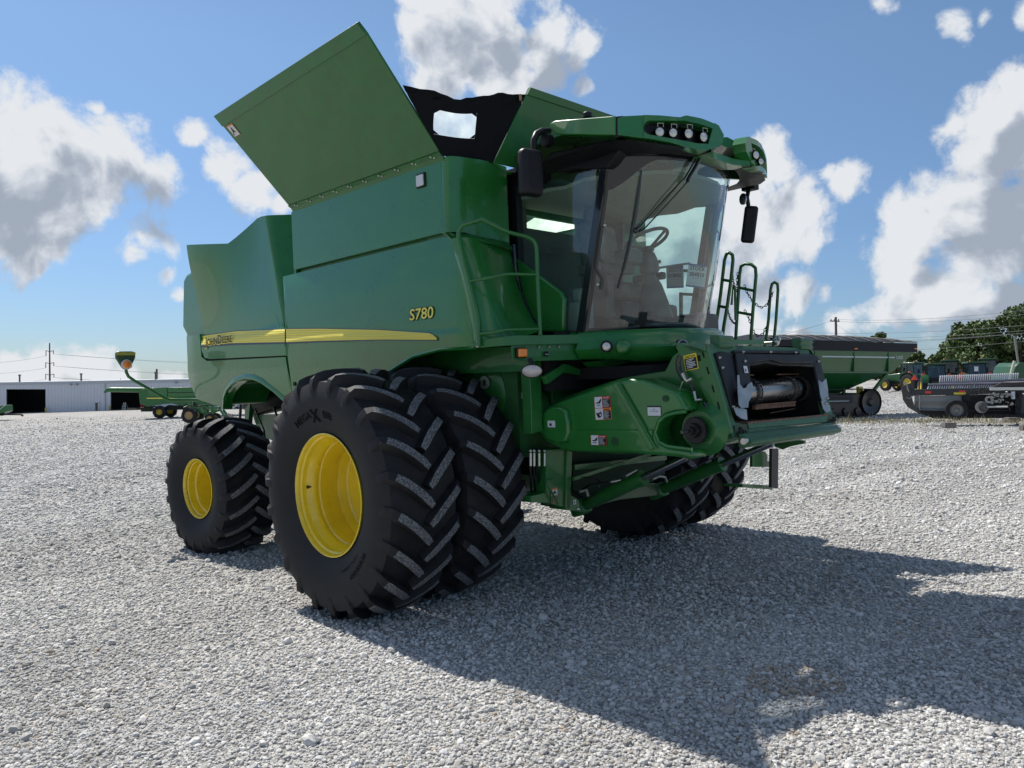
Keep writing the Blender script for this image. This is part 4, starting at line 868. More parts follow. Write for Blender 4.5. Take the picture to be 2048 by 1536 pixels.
# ---------------------------------------------------------------- frame, posts, feeder house
CH = empty('chassis', parent=COMB)
m = MB(); m.box((-1.1, 0, 1.75), (3.9, 2.3, 1.05)); dk = MB(); dk.box((.92, 0, 1.98), (.5, 2.2, .36)); dk.box((1.5, .1, 1.93), (.9, 1.7, .10)); obj('nose_shade_block', dk, DARK, CH); obj('separator_body', m, mat('green_paint_shadowed_side', (.02, .11, .028), .6, 0, 0, .2, 5.), CH)  # near-black boxes stand in for the shade between nose and feeder
m = MB(); m.lathe([(-.4, .0), (-.4, .30), (-.25, .42), (.2, .42), (.2, 0)], c=(0, .95, 1.0), n=28); m.box((0, 0, .98), (.42, 2.3, .42)); m.box((.25, -.95, .95), (.3, .5, .5)); obj('front_axle', m, GREENM, CH, bevel=.03)
m = MB(); m.box((-WB, 0, .78), (.26, 2.9, .22)); m.box((-WB+.35, 0, 1.25), (.5, .9, .7)); m.box((-WB, -1.35, .78), (.3, .26, .36)); m.bar((-WB+.1, -.6, .95), (-1.6, -.75, 1.35), .16, .24); m.bar((-WB+.05, -.9, 1.0), (-WB+.25, -.95, 1.9), .09, .09); obj('rear_axle', m, GREENM, CH, bevel=.02)
m = MB(); m.lathe([(-.5, 0), (-.5, .13), (-.42, .17), (.5, .17), (.55, .1), (.55, 0)], axis=(V((.95, .1, .1)).normalized(), V((0, 1, 0)), V((0, 0, 1))), c=ony(545, 800, -.9), n=24); obj('air_tank', m, BLACK, CH, smooth=60)
m = MB(); m.tube([ony(*p, -.8) for p in ((455, 797), (472, 798), (482, 806), (480, 836), (476, 858))], .022); m.tube([ony(*p, -1.2) for p in ((510, 818), (528, 860), (534, 905))], .012); m.tube([ony(*p, -1.0) for p in ((548, 815), (560, 850), (566, 900))], .016); islands('hose', m, BLACKG, CH, smooth=60)
m = MB(); m.tube([ony(*p, -1.3) for p in ((585, 872), (650, 950))], .022); obj('steering_rod', m, CHROME, CH)
m = MB(); m.prism([ony(*p, -1.1) for p in ((490, 806), (500, 806), (496, 850), (489, 850))], (0, .06, 0)); m.prism([ony(*p, -1.0) for p in ((505, 830), (560, 828), (610, 850), (600, 900), (520, 872))], (0, .05, 0)); islands('frame_bracket', m, GREENM, CH)
# posts between tyre and feeder
m = MB(); m.prism([onx(*p, 1.12) for p in ((1057, 722), (1083, 722), (1083, 800), (1086, 862), (1064, 868), (1062, 800))], (-.10, 0, 0)); islands('front_post', m, GREENM, CH, bevel=.005)
m = MB(); m.prism([onx(*p, 1.0) for p in ((1104, 750), (1147, 748), (1141, 800), (1120, 840), (1104, 840))], (-.10, 0, 0)); m.prism([onx(*p, .95) for p in ((1086, 712), (1195, 706), (1192, 730), (1170, 748), (1090, 748))], (-.1, 0, 0)); islands('front_post', m, GREENM, CH, bevel=.005)
m = MB(); m.prism([onx(*p, 1.22) for p in ((1090, 753), (1126, 728), (1134, 728), (1188, 749), (1188, 757), (1150, 748), (1128, 745), (1096, 768))], (-.05, .0, 0)); g_ = obj('gusset', m, GREENM, CH, bevel=.004)
m = MB(); m.prism([onx(*p, 1.225) for p in ((1187, 748), (1202, 752), (1201, 760), (1187, 757))], (-.05, 0, 0)); obj('gusset_pad', m, BLACK, CH)
m = MB(); m.prism([onx(*p, 1.45) for p in ((1200, 722), (1222, 716), (1270, 715), (1270, 720), (1252, 726), (1212, 736))], (-.2, 0, 0)); obj('nose_bracket', m, GREENM, CH)
m = MB(); m.lathe([(0, 0), (0, .30), (.02, .34), (.16, .34), (.16, 0)], c=ony(955, 790, -1.18), n=40); m.lathe([(0, 0), (0, .14), (.04, .16), (.1, .16)], c=ony(1018, 775, -1.05), n=30); m.lathe([(0, 0), (.0, .18), (.02, .21), (.1, .21)], c=ony(1050, 822, -1.05), n=30); islands('drive_pulley', m, GREENM, CH, smooth=50)
m = MB(); c = ony(970, 765, -1.20); m.lathe([(-.01, .030), (-.015, .030), (-.015, .058), (.0, .06), (.0, .03)], c=c, n=32); obj('index_ring', m, mat('grey_cast', (.28, .30, .30), .5, .3), CH)
m = MB(); m.box(ony(1046, 791, -1.1), (.14, .02, .055)); obj('belt_bar', m, mat('pale_bar', (.30, .31, .22), .6), CH)
m = MB()
for k, px in enumerate((1061, 1068, 1078, 1088)): m.tube([onx(px, 905, 1.05), onx(px, 945, 1.04), onx(px+2, 985, .95)], .011, 6)
m.tube([onx(1058, 906, 1.05), onx(1070, 901, 1.05), onx(1086, 900, 1.05)], .010, 6); islands('hose', m, BLACKG, CH, smooth=60)
m = MB()
for px in (1061, 1068, 1078, 1089): m.tube([onx(px, 906, 1.06), onx(px, 932, 1.06)], .0125, 8); m.ball(onx(px, 902, 1.06), .016, 8)
islands('hose_fitting', m, ZINC, CH, smooth=50)
m = MB(); m.prism([onx(*p, 1.08) for p in ((1093, 900), (1136, 895), (1134, 1017), (1096, 1006), (1062, 1005), (1062, 992), (1092, 985))], (-.12, 0, 0)); m.prism([onx(*p, 1.10) for p in ((1134, 897), (1145, 897), (1141, 1018), (1131, 1016))], (-.30, 0, 0)); m.prism([onx(*p, 1.10) for p in ((1134, 985), (1158, 1000), (1163, 1024), (1132, 1020))], (-.2, 0, 0)); fp = obj('front_frame_plate', m, GREENM, CH, bevel=.004)
decal('warning_label', onx(1108.5, 991, 1.085), (0, 1, 0), (0, 0, 1), (1, 0, 0), .085, .125, 'vertical', fp); decal('label', onx(1149, 1004, 1.105), (0, 1, 0), (0, 0, 1), (1, 0, 0), .04, .042, 'white', fp)
m = MB(); m.tube([onx(*p, 1.12) for p in ((1106, 958), (1095, 962), (1097, 972), (1116, 1008))], .010); obj('lever', m, GREENM, CH, smooth=60)
# machinery under the feeder, greens darkened to carry the shade there
m = MB(); m.box((.55, .1, 1.25), (.5, 1.5, .5)); m.box((.75, .25, 1.38), (.1, 1.5, .10)); obj('lower_crossmember', m, mat('grimy_shaded_green', (.010, .045, .016), .7, 0, 0, .4, 9.), CH)
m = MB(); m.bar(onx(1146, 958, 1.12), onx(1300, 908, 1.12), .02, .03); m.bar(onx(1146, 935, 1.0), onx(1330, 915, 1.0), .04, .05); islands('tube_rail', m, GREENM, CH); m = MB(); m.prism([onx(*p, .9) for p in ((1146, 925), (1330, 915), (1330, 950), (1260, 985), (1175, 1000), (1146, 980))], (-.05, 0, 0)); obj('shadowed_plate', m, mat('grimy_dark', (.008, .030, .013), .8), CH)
m = MB(); m.tube([onx(*p, 1.15) for p in ((1168, 955), (1190, 955), (1198, 962), (1198, 975))], .006, 6); m.tube([onx(*p, 1.15) for p in ((1155, 985), (1180, 970), (1215, 964), (1232, 963))], .010, 6); islands('hose', m, BLACKG, CH, smooth=60)
m = MB(); m.tube([onx(*p, 1.17) for p in ((1220, 964), (1240, 960))], .014, 8); m.tube([onx(*p, 1.17) for p in ((1250, 952), (1272, 940))], .016, 8); m.tube([onx(*p, 1.17) for p in ((1160, 983), (1172, 980), (1176, 992))], .014, 8); m.tube([onx(*p, 1.3) for p in ((1305, 958), (1318, 953), (1330, 955), (1334, 964))], .012, 8); m.ball(onx(1156, 1018, 1.1), .02, 8); islands('hose_fitting', m, ZINC, CH, smooth=50)
# lift cylinders
for nm, pts, yy, r, rr in (('near', ((1165, 1012), (1286, 953), (1372, 915)), -.50, .062, .030), ('far', ((1320, 980), (1446, 929), (1545, 886)), .52, .062, .032)):
    e = empty('lift_cylinder', parent=COMB); tag(e, '%s feeder lift cylinder with bare steel rod' % nm)
    a, b, c = (ony(*p, yy) for p in pts)
    b = a.lerp(c, (b-a).length/(c-a).length)
    m = MB(); d = (b-a).normalized(); m.tube([a-d*.02, a+d*.16, a+d*.17, b-d*.05, b-d*.045, b], [r*.9, r*.9, r, r, r*1.14, r*1.14], 20); obj('cylinder_barrel', m, GREENM, e, smooth=50)
    m = MB(); m.tube([b-d*.01, c], rr, 16); obj('cylinder_rod', m, CHROME, e, smooth=60)
    m = MB(); m.box(a-d*.03, (.16, .14, .14), Matrix.Rotation(-.4, 3, 'Y')); obj('cylinder_mount', m, GREENM, e, bevel=.02)
    if yy > 0: m = MB(); m.tube([ony(1330, 963, yy-.1), ony(1435, 912, yy-.1)], .007, 6); islands('hose', m, STEEL, e)
m = MB(); m.prism([onx(*p, 1.15) for p in ((1200, 1010), (1235, 985), (1290, 968), (1310, 966), (1330, 975), (1326, 990), (1300, 993), (1240, 1000))], (-.05, 0, 0)); obj('link_arm', m, mat('pale_green_arm', (.05, .10, .045), .5, 0, .2), CH, bevel=.008)
# feeder house body
FH = empty('feeder_house', parent=COMB); tag(FH, 'feeder house with open mouth and side drive')
prof = [(1110, 800), (1180, 776), (1240, 757), (1290, 748), (1330, 742), (1345, 712), (1360, 700), (1411, 692), (1462, 868), (1440, 890), (1380, 902), (1240, 908), (1140, 903)]
m = MB(); side = [ony(*p, -.78) for p in prof]
inner = [V((p.x, .90, p.z)) for p in side]
n = len(side); k0, k1 = 7, 8                          # the mouth stays open between these two points
m.add(side+inner, [tuple(range(n)), tuple(range(2*n-1, n-1, -1))]+[(i, i+1, i+1+n, i+n) for i in range(n-1) if i != k0]+[(n-1, 0, n, 2*n-1)])
fh = obj('feeder_body', m, GREENM, FH, bevel=.008)
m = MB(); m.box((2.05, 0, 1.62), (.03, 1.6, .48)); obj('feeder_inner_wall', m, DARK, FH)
# big drive cover
CV = [(1071.5, 846), (1078, 827), (1099, 810.5), (1120, 801.5), (1177, 780.5), (1226, 761.5), (1240, 760), (1262, 757), (1286, 759), (1352, 783), (1372, 822), (1350, 825), (1331, 830), (1316, 843), (1308, 864), (1316, 885), (1335, 894), (1384, 900), (1385, 920), (1358, 915), (1250, 906), (1149, 903.5), (1120, 898), (1092, 884.5), (1077, 866)]
YC = -1.08
m = MB(); m.prism([ony(*p, YC) for p in CV], (0, .22, 0)); cv = obj('drive_cover', m, GREEN, FH, bevel=.03, seg=3)
m = MB(); bs = [(1075, 846), (1082, 826), (1100, 813), (1120, 812.5), (1131, 820), (1136, 845), (1137, 866), (1131, 884), (1116, 887), (1096, 881), (1081, 867)]
m.prism([ony(*p, YC-.045) for p in bs], (0, .06, 0)); obj('cover_boss', m, GREEN, cv, bevel=.02, seg=3)
m = MB(); m.bar(ony(1231, 766, YC-.004), ony(1306, 898, YC-.004), .045, .03, up=(0, 1, 0)); m.bar(ony(1236, 764, YC-.02), ony(1312, 897, YC-.02), .014, .02, up=(0, 1, 0)); obj('cover_seam', m, GREEN, cv, bevel=.006)
m = MB(); a0, a1 = ony(1140, 861, YC), ony(1309, 862, YC); g = [[ony(px, py, YC)+V((0, -o, 0)) for py, o in ((858, .0), (861, .010), (866, .0105), (900 if px > 1120 else 893, .001))] for px in (1138, 1180, 1230, 1280, 1306)]; m.grid(g, thick=(0, .006, 0)); obj('cover_swage', m, GREEN, cv, smooth=20)
m = MB(); cen = [(1372, 823), (1350, 826), (1332, 831), (1318, 844), (1310, 864), (1318, 884), (1336, 893), (1384, 899)]
m.tube([ony(*p, YC-.004) for p in cen], .014, 8); obj('cover_lip', m, GREEN, cv, smooth=60)
nY = (0, -1, 0)
decal('danger_label', ony(1206, 816, YC-.001), (1, 0, .045), (-.045, 0, 1), nY, .165, .185, 'double', cv)
decal('danger_label', ony(1197.5, 880.5, YC-.012), (1, 0, 0), (0, 0, 1), nY, .16, .080, 'danger', cv)
decal('label', ony(1308.5, 822, YC-.001), (1, 0, 0), (0, 0, 1), nY, .125, .078, 'plain', cv); decal('label', ony(1103, 848, YC-.047), (1, 0, .0), (0, 0, 1), nY, .085, .055, 'white', cv)
m = MB()
for px, py, r in ((1230, 882, .028), (1331, 797, .02)): m.lathe([(0, r), (-.008, r*1.15), (-.01, r*.8), (-.002, 0)], c=ony(px, py, YC-.006), n=20)
islands('cover_plug', m, mat('dark_green_plug', (.008, .05, .014), .5), cv)
# sprocket and shaft end
c = ony(1388, 861, -1.0); m = MB(); NT = 26; pr = []
for k in range(NT*2): t = math.pi*k/NT; r = .100 if k % 2 else .089; pr.append(c+V((r*math.cos(t), 0, r*math.sin(t))))
m.prism(pr, (0, .04, 0)); m.lathe([(-.01, 0), (-.01, .055), (-.04, .05), (-.04, .032), (-.08, .032), (-.08, 0)], c=c, n=28); obj('sprocket', m, mat('oily_steel', (.03, .028, .03), .4, .6, 0, .3, 20.), FH)
m = MB(); m.tube([c+V((0, -.07, 0)), c+V((0, -.16, 0))], .013, 12); obj('shaft_stub', m, DSTEEL, FH)
m = MB(); m.lathe([(.06, 0), (.06, .14), (.10, .16), (.14, .20)], c=c, n=32); obj('bearing_plate', m, GREENM, FH)
# adapter (face) with leaning front
TL, BL, TR_ = V((2.53, -.80, 2.10)), V((2.67, -.80, 1.43)), V((2.60, .78, 2.065))
FNn = (TR_-TL).cross(BL-TL).normalized(); FNn = FNn if FNn.x > 0 else -FNn
def F(px, py, off=0.): return onp(px, py, TL, FNn)+FNn*off
AD = empty('header_adapter', parent=COMB); tag(AD, 'worn green front face of the feeder house')
sp = [(1350.6, 693), (1369, 687), (1380, 701.5), (1411, 688.6), (1437, 770), (1463, 866.5), (1456, 869), (1438, 857), (1416, 806), (1401, 778), (1390, 764), (1375, 757), (1362, 735), (1360, 712)]
m = MB(); m.prism([ony(*p, -.86) for p in sp], (0, .03, 0)); sd = obj('adapter_side_plate', m, GREENM, AD, bevel=.003)
m = MB()
for px, py in ((1406, 708), (1415.5, 741), (1426, 777.5), (1437, 811), (1447.5, 846)): m.bar(ony(px-2, py-7, -.862), ony(px+2, py+7, -.862), .010, .006, up=(0, 1, 0))
m.bar(ony(1396.5, 711, -.862), ony(1399, 722, -.862), .024, .006, up=(0, 1, 0)); islands('plate_slot', m, DARK, sd)
decal('caution_label', ony(1382, 724, -.862), (1, 0, .15), (-.15, 0, 1), nY, .115, .118, 'caution', sd)
m = MB()
fr = lambda pts, o=0.: [F(*p, o) for p in pts]
m.prism(fr([(1369, 686), (1411, 689), (1624, 697), (1626, 709), (1424, 707), (1415, 703)], .0), -FNn*.05)
m.prism(fr([(1411, 689), (1426, 706), (1470, 845), (1494, 849), (1496, 866), (1466, 876), (1462, 866)], .001), -FNn*.04)
m.prism(fr([(1618, 697), (1626, 709), (1648, 826), (1651, 841), (1668, 836), (1640, 740)], .001), -FNn*.04)
fa = obj('adapter_frame', m, GREENW, AD, bevel=.003)
m = MB(); tl_ = F(1369, 686); m.prism([tl_, F(1624, 697), F(1624, 697)+V((-.16, 0, .01)), tl_+V((-.10, 0, .01))], (0, 0, -.02)); obj('adapter_top_rail', m, GREENW, AD)
m = MB(); m.prism([F(1411, 689, .004), F(1414, 690, .004), F(1466, 866, .004), F(1462, 867, .004)], -FNn*.05); obj('rusty_edge', m, RUST, AD)
def put_face_text(s, px, py, size, mat_, nm):
    m = MB(); P = F(px, py, .004); uy2 = (TR_-TL).normalized(); uz2 = FNn.cross(uy2).normalized(); uz2 = uz2 if uz2.z > 0 else -uz2
    v, f = text_geo(s, size, .0); m.add([P+uy2*a+uz2*b for a, b in v], f); obj(nm, m, mat_, AD, smooth=0, fix=False, weld=False)
put_face_text('7504', 1472, 697, .052, mat('marker_ink', (.01, .05, .06), .7), 'marker_writing')
# saddles on the top
for x0, x1, y0 in ((1433, 1462, 681), (1596, 1620, 685)):
    a, b = F(x0, y0+7), F(x1, y0+8); m = MB(); z_ = V((0, 0, 1)); xx = V((1, 0, 0)); sec = [(.02, -.03), (.035, -.01), (.02, .01), (.035, .04), (.02, .065), (-.05, .07), (-.06, .05), (-.05, -.03)]
    m.add([a+xx*p+z_*q for p, q in sec]+[b+xx*p+z_*q for p, q in sec], [tuple(range(8)), tuple(range(15, 7, -1))]+[(i, (i+1) % 8, (i+1) % 8+8, i+8) for i in range(8)]); obj('saddle', m, GREENW, AD, bevel=.006)
# black plastic surround
m = MB(); O = .018
m.prism(fr([(1428, 707), (1441, 703.5), (1462, 708), (1617, 710), (1622, 709), (1625, 735), (1600, 733), (1560, 732), (1530, 727), (1512, 731), (1492, 733)], O), -FNn*.035)
m.prism(fr([(1463, 702), (1470, 700.5), (1597, 702), (1597, 709), (1463, 708)], O+.002), -FNn*.035)
m.prism(fr([(1427, 707), (1492, 711), (1492, 735), (1493, 765), (1495, 779), (1492, 796), (1486, 808), (1484.5, 822), (1486, 842), (1474, 838), (1465, 826), (1458, 812)], O), -FNn*.035)
m.prism(fr([(1616, 709), (1630, 711), (1637, 719), (1651.5, 779), (1652.5, 794), (1646, 806), (1648, 818), (1642, 808), (1637, 796), (1635, 780), (1625, 733)], O), -FNn*.035)
bl = obj('black_guard', m, BLACK, AD, bevel=.010)
m = MB(); m.prism(fr([(1462, 708), (1480, 708), (1492, 716), (1492, 733), (1495, 779), (1486, 806), (1478, 790), (1470, 760), (1466, 733)], O+.018), -FNn*.02); m.prism(fr([(1480, 709), (1560, 711), (1617, 710), (1620, 728), (1560, 729), (1535, 722), (1510, 726), (1490, 731)], O+.020), -FNn*.02); obj('guard_fold', m, BLACK, bl, bevel=.010)
m = MB(); m.prism(fr([(1462, 754), (1466, 753), (1468, 772), (1474, 780), (1479, 779), (1484, 771), (1491, 767), (1494, 777), (1491, 795), (1484.5, 808), (1484, 818), (1470, 819), (1465, 812), (1463, 790)], O+.0365), -FNn*.002); m.prism(fr([(1458, 818), (1466, 816), (1484.5, 821), (1486, 842), (1474, 839), (1464, 832)], O+.0205), -FNn*.002)
m.prism(fr([(1632, 761), (1640, 766), (1648, 758), (1651.5, 778), (1652.5, 793), (1647, 805), (1640, 803), (1636, 790)], O+.0025), -FNn*.003); m.prism(fr([(1638, 803), (1647, 804), (1655, 812), (1657, 823), (1648, 826), (1642, 818)], O+.0015), -FNn*.006)
islands('worn_metal_patch', m, mat('scuffed_steel', (.36, .36, .355), .36, .85, 0, .25, 9.), bl)
m = MB()
for px, py, o_ in ((1434, 717, O), (1440, 737, O), (1480.5, 725, O+.02), (1461, 815, O), (1475, 828, O+.003), (1481, 705.5, O), (1536, 705.5, O), (1586, 706.5, O), (1632, 724, O), (1647, 808, O), (1650, 798, O)): P = F(px, py, o_+.004); m.ball(P, .0125, 8); m.ball(P+FNn*.01, .008, 6)
islands('guard_bolt', m, ZINC, bl, smooth=50)
decal('label', F(1482.5, 741.5, O+.021), (TR_-TL), V((-.2, 0, 1)), FNn, .052, .055, 'white', bl)
# mouth: drum, chains, floor
ax0 = V((2.44, -.72, 0)); cz = onx(1560, 780, 2.45).z; cx = 2.42
m = MB(); m.lathe([(-.78, 0), (-.74, .098), (.74, .098), (.74, 0)], c=(cx, 0, cz), n=40); fd = obj('feeder_drum', m, mat('polished_drum', (.34, .33, .335), .27, .95, 0, .12, 9.), AD, smooth=40)
m = MB()
for px in (1516, 1590, 1612):
    yc = onx(px, 780, 2.5).y
    for k in range(22):
        t = 2*math.pi*k/22; t2 = 2*math.pi*(k+.86)/22; r = .109
        for dy in (-.020, .020): m.bar((cx+r*math.cos(t), yc+dy, cz+r*math.sin(t)), (cx+r*math.cos(t2), yc+dy, cz+r*math.sin(t2)), .015, .006, up=(0, 1, 0))
        m.tube([(cx+r*math.cos(t), yc-.034, cz+r*math.sin(t)), (cx+r*math.cos(t), yc+.034, cz+r*math.sin(t))], .006, 6)
obj('drum_chain', m, mat('chain_links', (.22, .21, .20), .4, .85), fd, smooth=40)
m = MB(); a, b = onx(1508, 815, 2.52), onx(1588, 808, 2.52); m.bar(a, b, .03, .035); m.bar(a+V((.02, 0, .02)), b+V((.02, 0, .02)), .006, .01); m.bar(onx(1492, 750, 2.40), onx(1506, 750, 2.40), .02, .01); m.bar(onx(1553, 749, 2.42), onx(1600, 748, 2.42), .02, .01); m.bar(onx(1540, 826, 2.45), onx(1590, 817, 2.45), .01, .01); obj('feeder_slat', m, RUST, fd)
m = MB(); a, b = F(1488, 846), F(1652, 832); m.prism([a, b, b+V((-.55, 0, -.02)), a+V((-.55, 0, -.02))], (0, 0, -.02)); obj('feeder_floor', m, RUST, AD)
m = MB(); m.prism([V((2.55, .87, 2.0)), V((2.68, .87, 1.45)), V((2.1, .87, 1.45)), V((2.1, .87, 1.9))], (0, .02, 0)); m.prism([V((2.52, -.77, 2.0)), V((2.66, -.77, 1.45)), V((2.1, -.77, 1.45)), V((2.1, -.77, 1.85))], (0, .02, 0)); m.prism([V((2.50, -.77, 2.01)), V((2.53, .87, 1.99)), V((2.05, .87, 1.84)), V((2.05, -.77, 1.84))], (0, 0, .02)); obj('mouth_lining', m, mat('dark_lining', (.012, .016, .014), .6), AD)
# lower lip and locking bar
m = MB(); m.prism(fr([(1490, 845), (1650, 829), (1650, 845), (1494, 858)], .02), -FNn*.03); m.prism(fr([(1494, 857), (1560, 852), (1600, 853), (1650, 845), (1652, 856), (1496, 874)], .012), -FNn*.03); obj('lip_plate', m, GREENW, AD, bevel=.003)
m = MB(); m.prism(fr([(1490, 845), (1650, 829), (1650, 832), (1490, 849)], .0225), -FNn*.004); obj('lip_edge', m, RUST, AD)
m = MB(); a, b = F(1474, 884, .05), F(1655, 859, .05)
sec = [(.045, .015), (.075, .0), (.07, -.03), (.0, -.055), (-.04, -.05), (-.04, .05), (-.01, .05)]; xx = V((1, 0, 0)); z_ = V((0, 0, 1))
m.add([a+xx*p+z_*q for p, q in sec]+[b+xx*p+z_*q for p, q in sec], [tuple(range(7)), tuple(range(13, 6, -1))]+[(i, (i+1) % 7, (i+1) % 7+7, i+7) for i in range(7)])
lb = obj('locking_bar', m, GREENW, AD, bevel=.008)
m = MB(); m.tube([a+V((.03, -.01, 0)), a+V((.03, -.05, 0))], .024, 14); m.tube([b+V((.02, 0, 0)), b+V((.02, .05, 0))], .03, 14); islands('lock_pin', m, ZINC, AD)
m = MB()
for ctr in ((1473, 869), (1478, 860), (1486, 866), (1654, 846), (1659, 843), (1665, 839)):
    P = F(*ctr, .018); b2 = FNn.cross(V((0, 0, 1))).normalized(); c2 = b2.cross(FNn); m.tube([P+b2*(.018*math.cos(t))+c2*(.018*math.sin(t)) for t in [2*math.pi*k/16 for k in range(17)]], .005, 5, caps=False)
islands('hole_ring', m, BLACK, AD)
m = MB(); m.prism(fr([(1466, 852), (1490, 848), (1495, 868), (1470, 876)], .012), -FNn*.02); m.prism(fr([(1646, 832), (1667, 829), (1669, 848), (1650, 853)], .012), -FNn*.02); islands('corner_block', m, mat('worn_green_brown', (.06, .085, .05), .65, .2, 0, .5, 20.), AD)
# hose and fittings on the adapter side
m = MB(); m.tube([ony(*p, -.92) for p in ((1360, 712), (1356, 725), (1358, 740), (1364, 752), (1368, 758))], .020, 8); m.tube([ony(*p, -.92) for p in ((1376, 763), (1383, 772), (1387, 783))], .010, 8); m.tube([ony(*p, -.88) for p in ((1408, 805), (1422, 830), (1433, 855))], .012, 6); islands('hose', m, BLACKG, AD, smooth=60)
m = MB(); m.tube([ony(*p, -.93) for p in ((1365, 747), (1370, 758), (1375, 763), (1384, 757))], .015, 8); m.tube([ony(*p, -.93) for p in ((1388, 783), (1392, 801), (1403, 799))], .012, 8); m.tube([ony(*p, -.93) for p in ((1366, 762), (1357, 784))], .004, 6); m.ball(ony(1434, 852, -.9), .02, 8); m.ball(ony(1415, 861, -.9), .014, 8); islands('hose_fitting', m, ZINC, AD, smooth=50)
# plate hanging under the far side, and the step post
m = MB(); m.prism([ony(*p, .75) for p in ((1535, 888), (1560, 884), (1600, 880), (1607, 883), (1605, 888), (1580, 893), (1565, 899), (1548, 893))], (0, .03, 0)); m.bar(ony(1578, 886, .70), ony(1610, 884, .70), .03, .03); obj('hanging_bracket', m, GREENM, AD)
SP = empty('step_post', parent=COMB)
m = MB(); m.prism([onx(*p, 1.9) for p in ((1544, 897), (1557, 897), (1556, 977), (1543, 975))], (-.03, 0, 0)); obj('post', m, mat('black_brown_post', (.03, .027, .028), .5), SP)
m = MB(); m.prism([onx(*p, 1.8) for p in ((1505, 905), (1530, 903), (1535, 910), (1535, 922), (1545, 924), (1545, 934), (1505, 934))], (-.03, 0, 0)); m.prism([onx(*p, 1.8) for p in ((1485, 969), (1545, 971), (1545, 979), (1485, 975))], (-.2, 0, 0)); islands('step_plate', m, GREENM, SP)
# corner marker lamp on its long arm
AM = empty('warning_lamp_arm', parent=COMB); tag(AM, 'green arm with amber lamp reaching out from the rear corner'); XA = -5.1
AS = [onx(*p, XA) for p in ((440, 803), (395, 799.5), (340, 800), (331, 797), (300, 779), (268, 761), (257, 753), (252.5, 744), (252, 735))]; AS[0].x = -4.6
m = MB(); m.tube(AS, .020, 10); obj('lamp_arm', m, GREENM, AM, smooth=60)
m = MB(); m.prism([onx(*p, XA) for p in ((231.5, 707), (233, 703.5), (240, 702.3), (264, 702.3), (270.5, 703.5), (272, 707), (271.5, 716), (262, 735), (244, 735), (231.8, 716))], (-.05, 0, 0)); bk = obj('lamp_board', m, mat('dark_green_board', (.03, .07, .03), .4, 0, .3), AM, bevel=.02)
m = MB(); m.prism([onx(*p, XA+.004) for p in ((232.5, 704.5), (271, 704.5), (271, 710.5), (232.5, 710.5))], (-.01, 0, 0)); obj('reflector_strip', m, mat('olive_yellow_strip', (.42, .36, .06), .4), bk)
c = onx(252.5, 729, XA+.01); disc('lamp_ring', c, (1, 0, 0), .06, WHITE, bk, [(0, .062), (.02, .066), (.03, .060), (.03, .05)]); disc('lamp_lens', c, (1, 0, 0), .05, AMBER, bk, [(.0, .054), (.035, .052), (.05, .035), (.055, 0)])
m = MB(); m.tube([onx(*p, XA) for p in ((242, 733), (247, 738), (257, 738), (264, 733))], .006, 6); obj('lamp_bracket', m, GREENM, bk)
# ---------------------------------------------------------------- ladder rails and chains on the far side
LD = empty('entry_ladder', parent=COMB); tag(LD, 'ladder rails with hanging chains')
def hoop(pts, y, r=.019): m.tube([ony(*p, y) for p in pts], r, 8)
m = MB(); hoop([(1426, 690), (1432, 650), (1441, 590), (1449, 520), (1453, 508), (1459, 505), (1465, 510), (1466, 520), (1462, 560), (1455, 610), (1448, 650), (1443, 688)], 1.55)
for a, b in (((1448, 560), (1460, 562)), ((1438, 612), (1454, 615)), ((1430, 664), (1446, 668))): m.bar(ony(*a, 1.55), ony(*b, 1.55), .05, .03)
obj('ladder_rail', m, GREENM, LD, smooth=60)
m = MB(); hoop([(1470, 700), (1473, 650), (1479, 550), (1482, 533), (1490, 527.5), (1503, 529), (1511, 536), (1512, 552), (1506, 620), (1500, 700)], 1.95)
for a, b in (((1477, 575), (1510, 582)), ((1473, 624), (1506, 630))): m.bar(ony(*a, 1.95), ony(*b, 1.95), .025, .03)
hoop([(1463, 610), (1466, 570), (1470, 580), (1471, 640)], 1.8, .014); obj('ladder_rail', m, GREENM, LD, smooth=60)
m = MB(); hoop([(1529, 700), (1537, 640), (1541, 580), (1544, 568), (1549, 564.5), (1555, 568), (1556, 580), (1552, 640), (1546, 700)], 2.2, .017); obj('ladder_rail', m, GREENM, LD, smooth=60)
m = MB(); hoop([(1413, 600), (1417, 640), (1419, 690)], 1.3, .014); m.bar(ony(1366, 541, 1.3), ony(1415, 545, 1.3), .02, .03); m.bar(ony(1366, 637, 1.3), ony(1416, 640, 1.3), .02, .03); m.bar(ony(1362, 585, 1.3), ony(1362, 665, 1.3), .03, .03); m.bar(ony(1362, 588, 1.3), ony(1400, 590, 1.3), .02, .03); obj('ladder_rail', m, GREENM, LD)
def chain(pts, y0, y1, nm='chain'):
    n = len(pts); P = [ony(*p, y0+(y1-y0)*i/(n-1)) for i, p in enumerate(pts)]
    L_ = sum((b-a).length for a, b in zip(P, P[1:])); k = max(4, int(L_/.030)); m = MB()
    for i in range(k):
        q = V(lerp([tuple(p) for p in P], (i+.5)/k)); q2 = V(lerp([tuple(p) for p in P], min(1, (i+.55)/k+.01))); d = (q2-q).normalized(); a = d.cross(V((.7, -.7, 0))).normalized(); b = d.cross(a)
        if i % 2: a, b = b, a
        m.tube([q+d*(.021*math.cos(t))+a*(.011*math.sin(t)) for t in [2*math.pi*j/8 for j in range(9)]], .0042, 4, caps=False)
    obj(nm, m, mat('chain_steel', (.05, .05, .06), .4, .7), LD, smooth=60)
chain([(1489, 570), (1494, 585), (1505, 602), (1517, 613), (1524, 615), (1533, 610), (1541, 596), (1546, 584)], 1.95, 2.2)
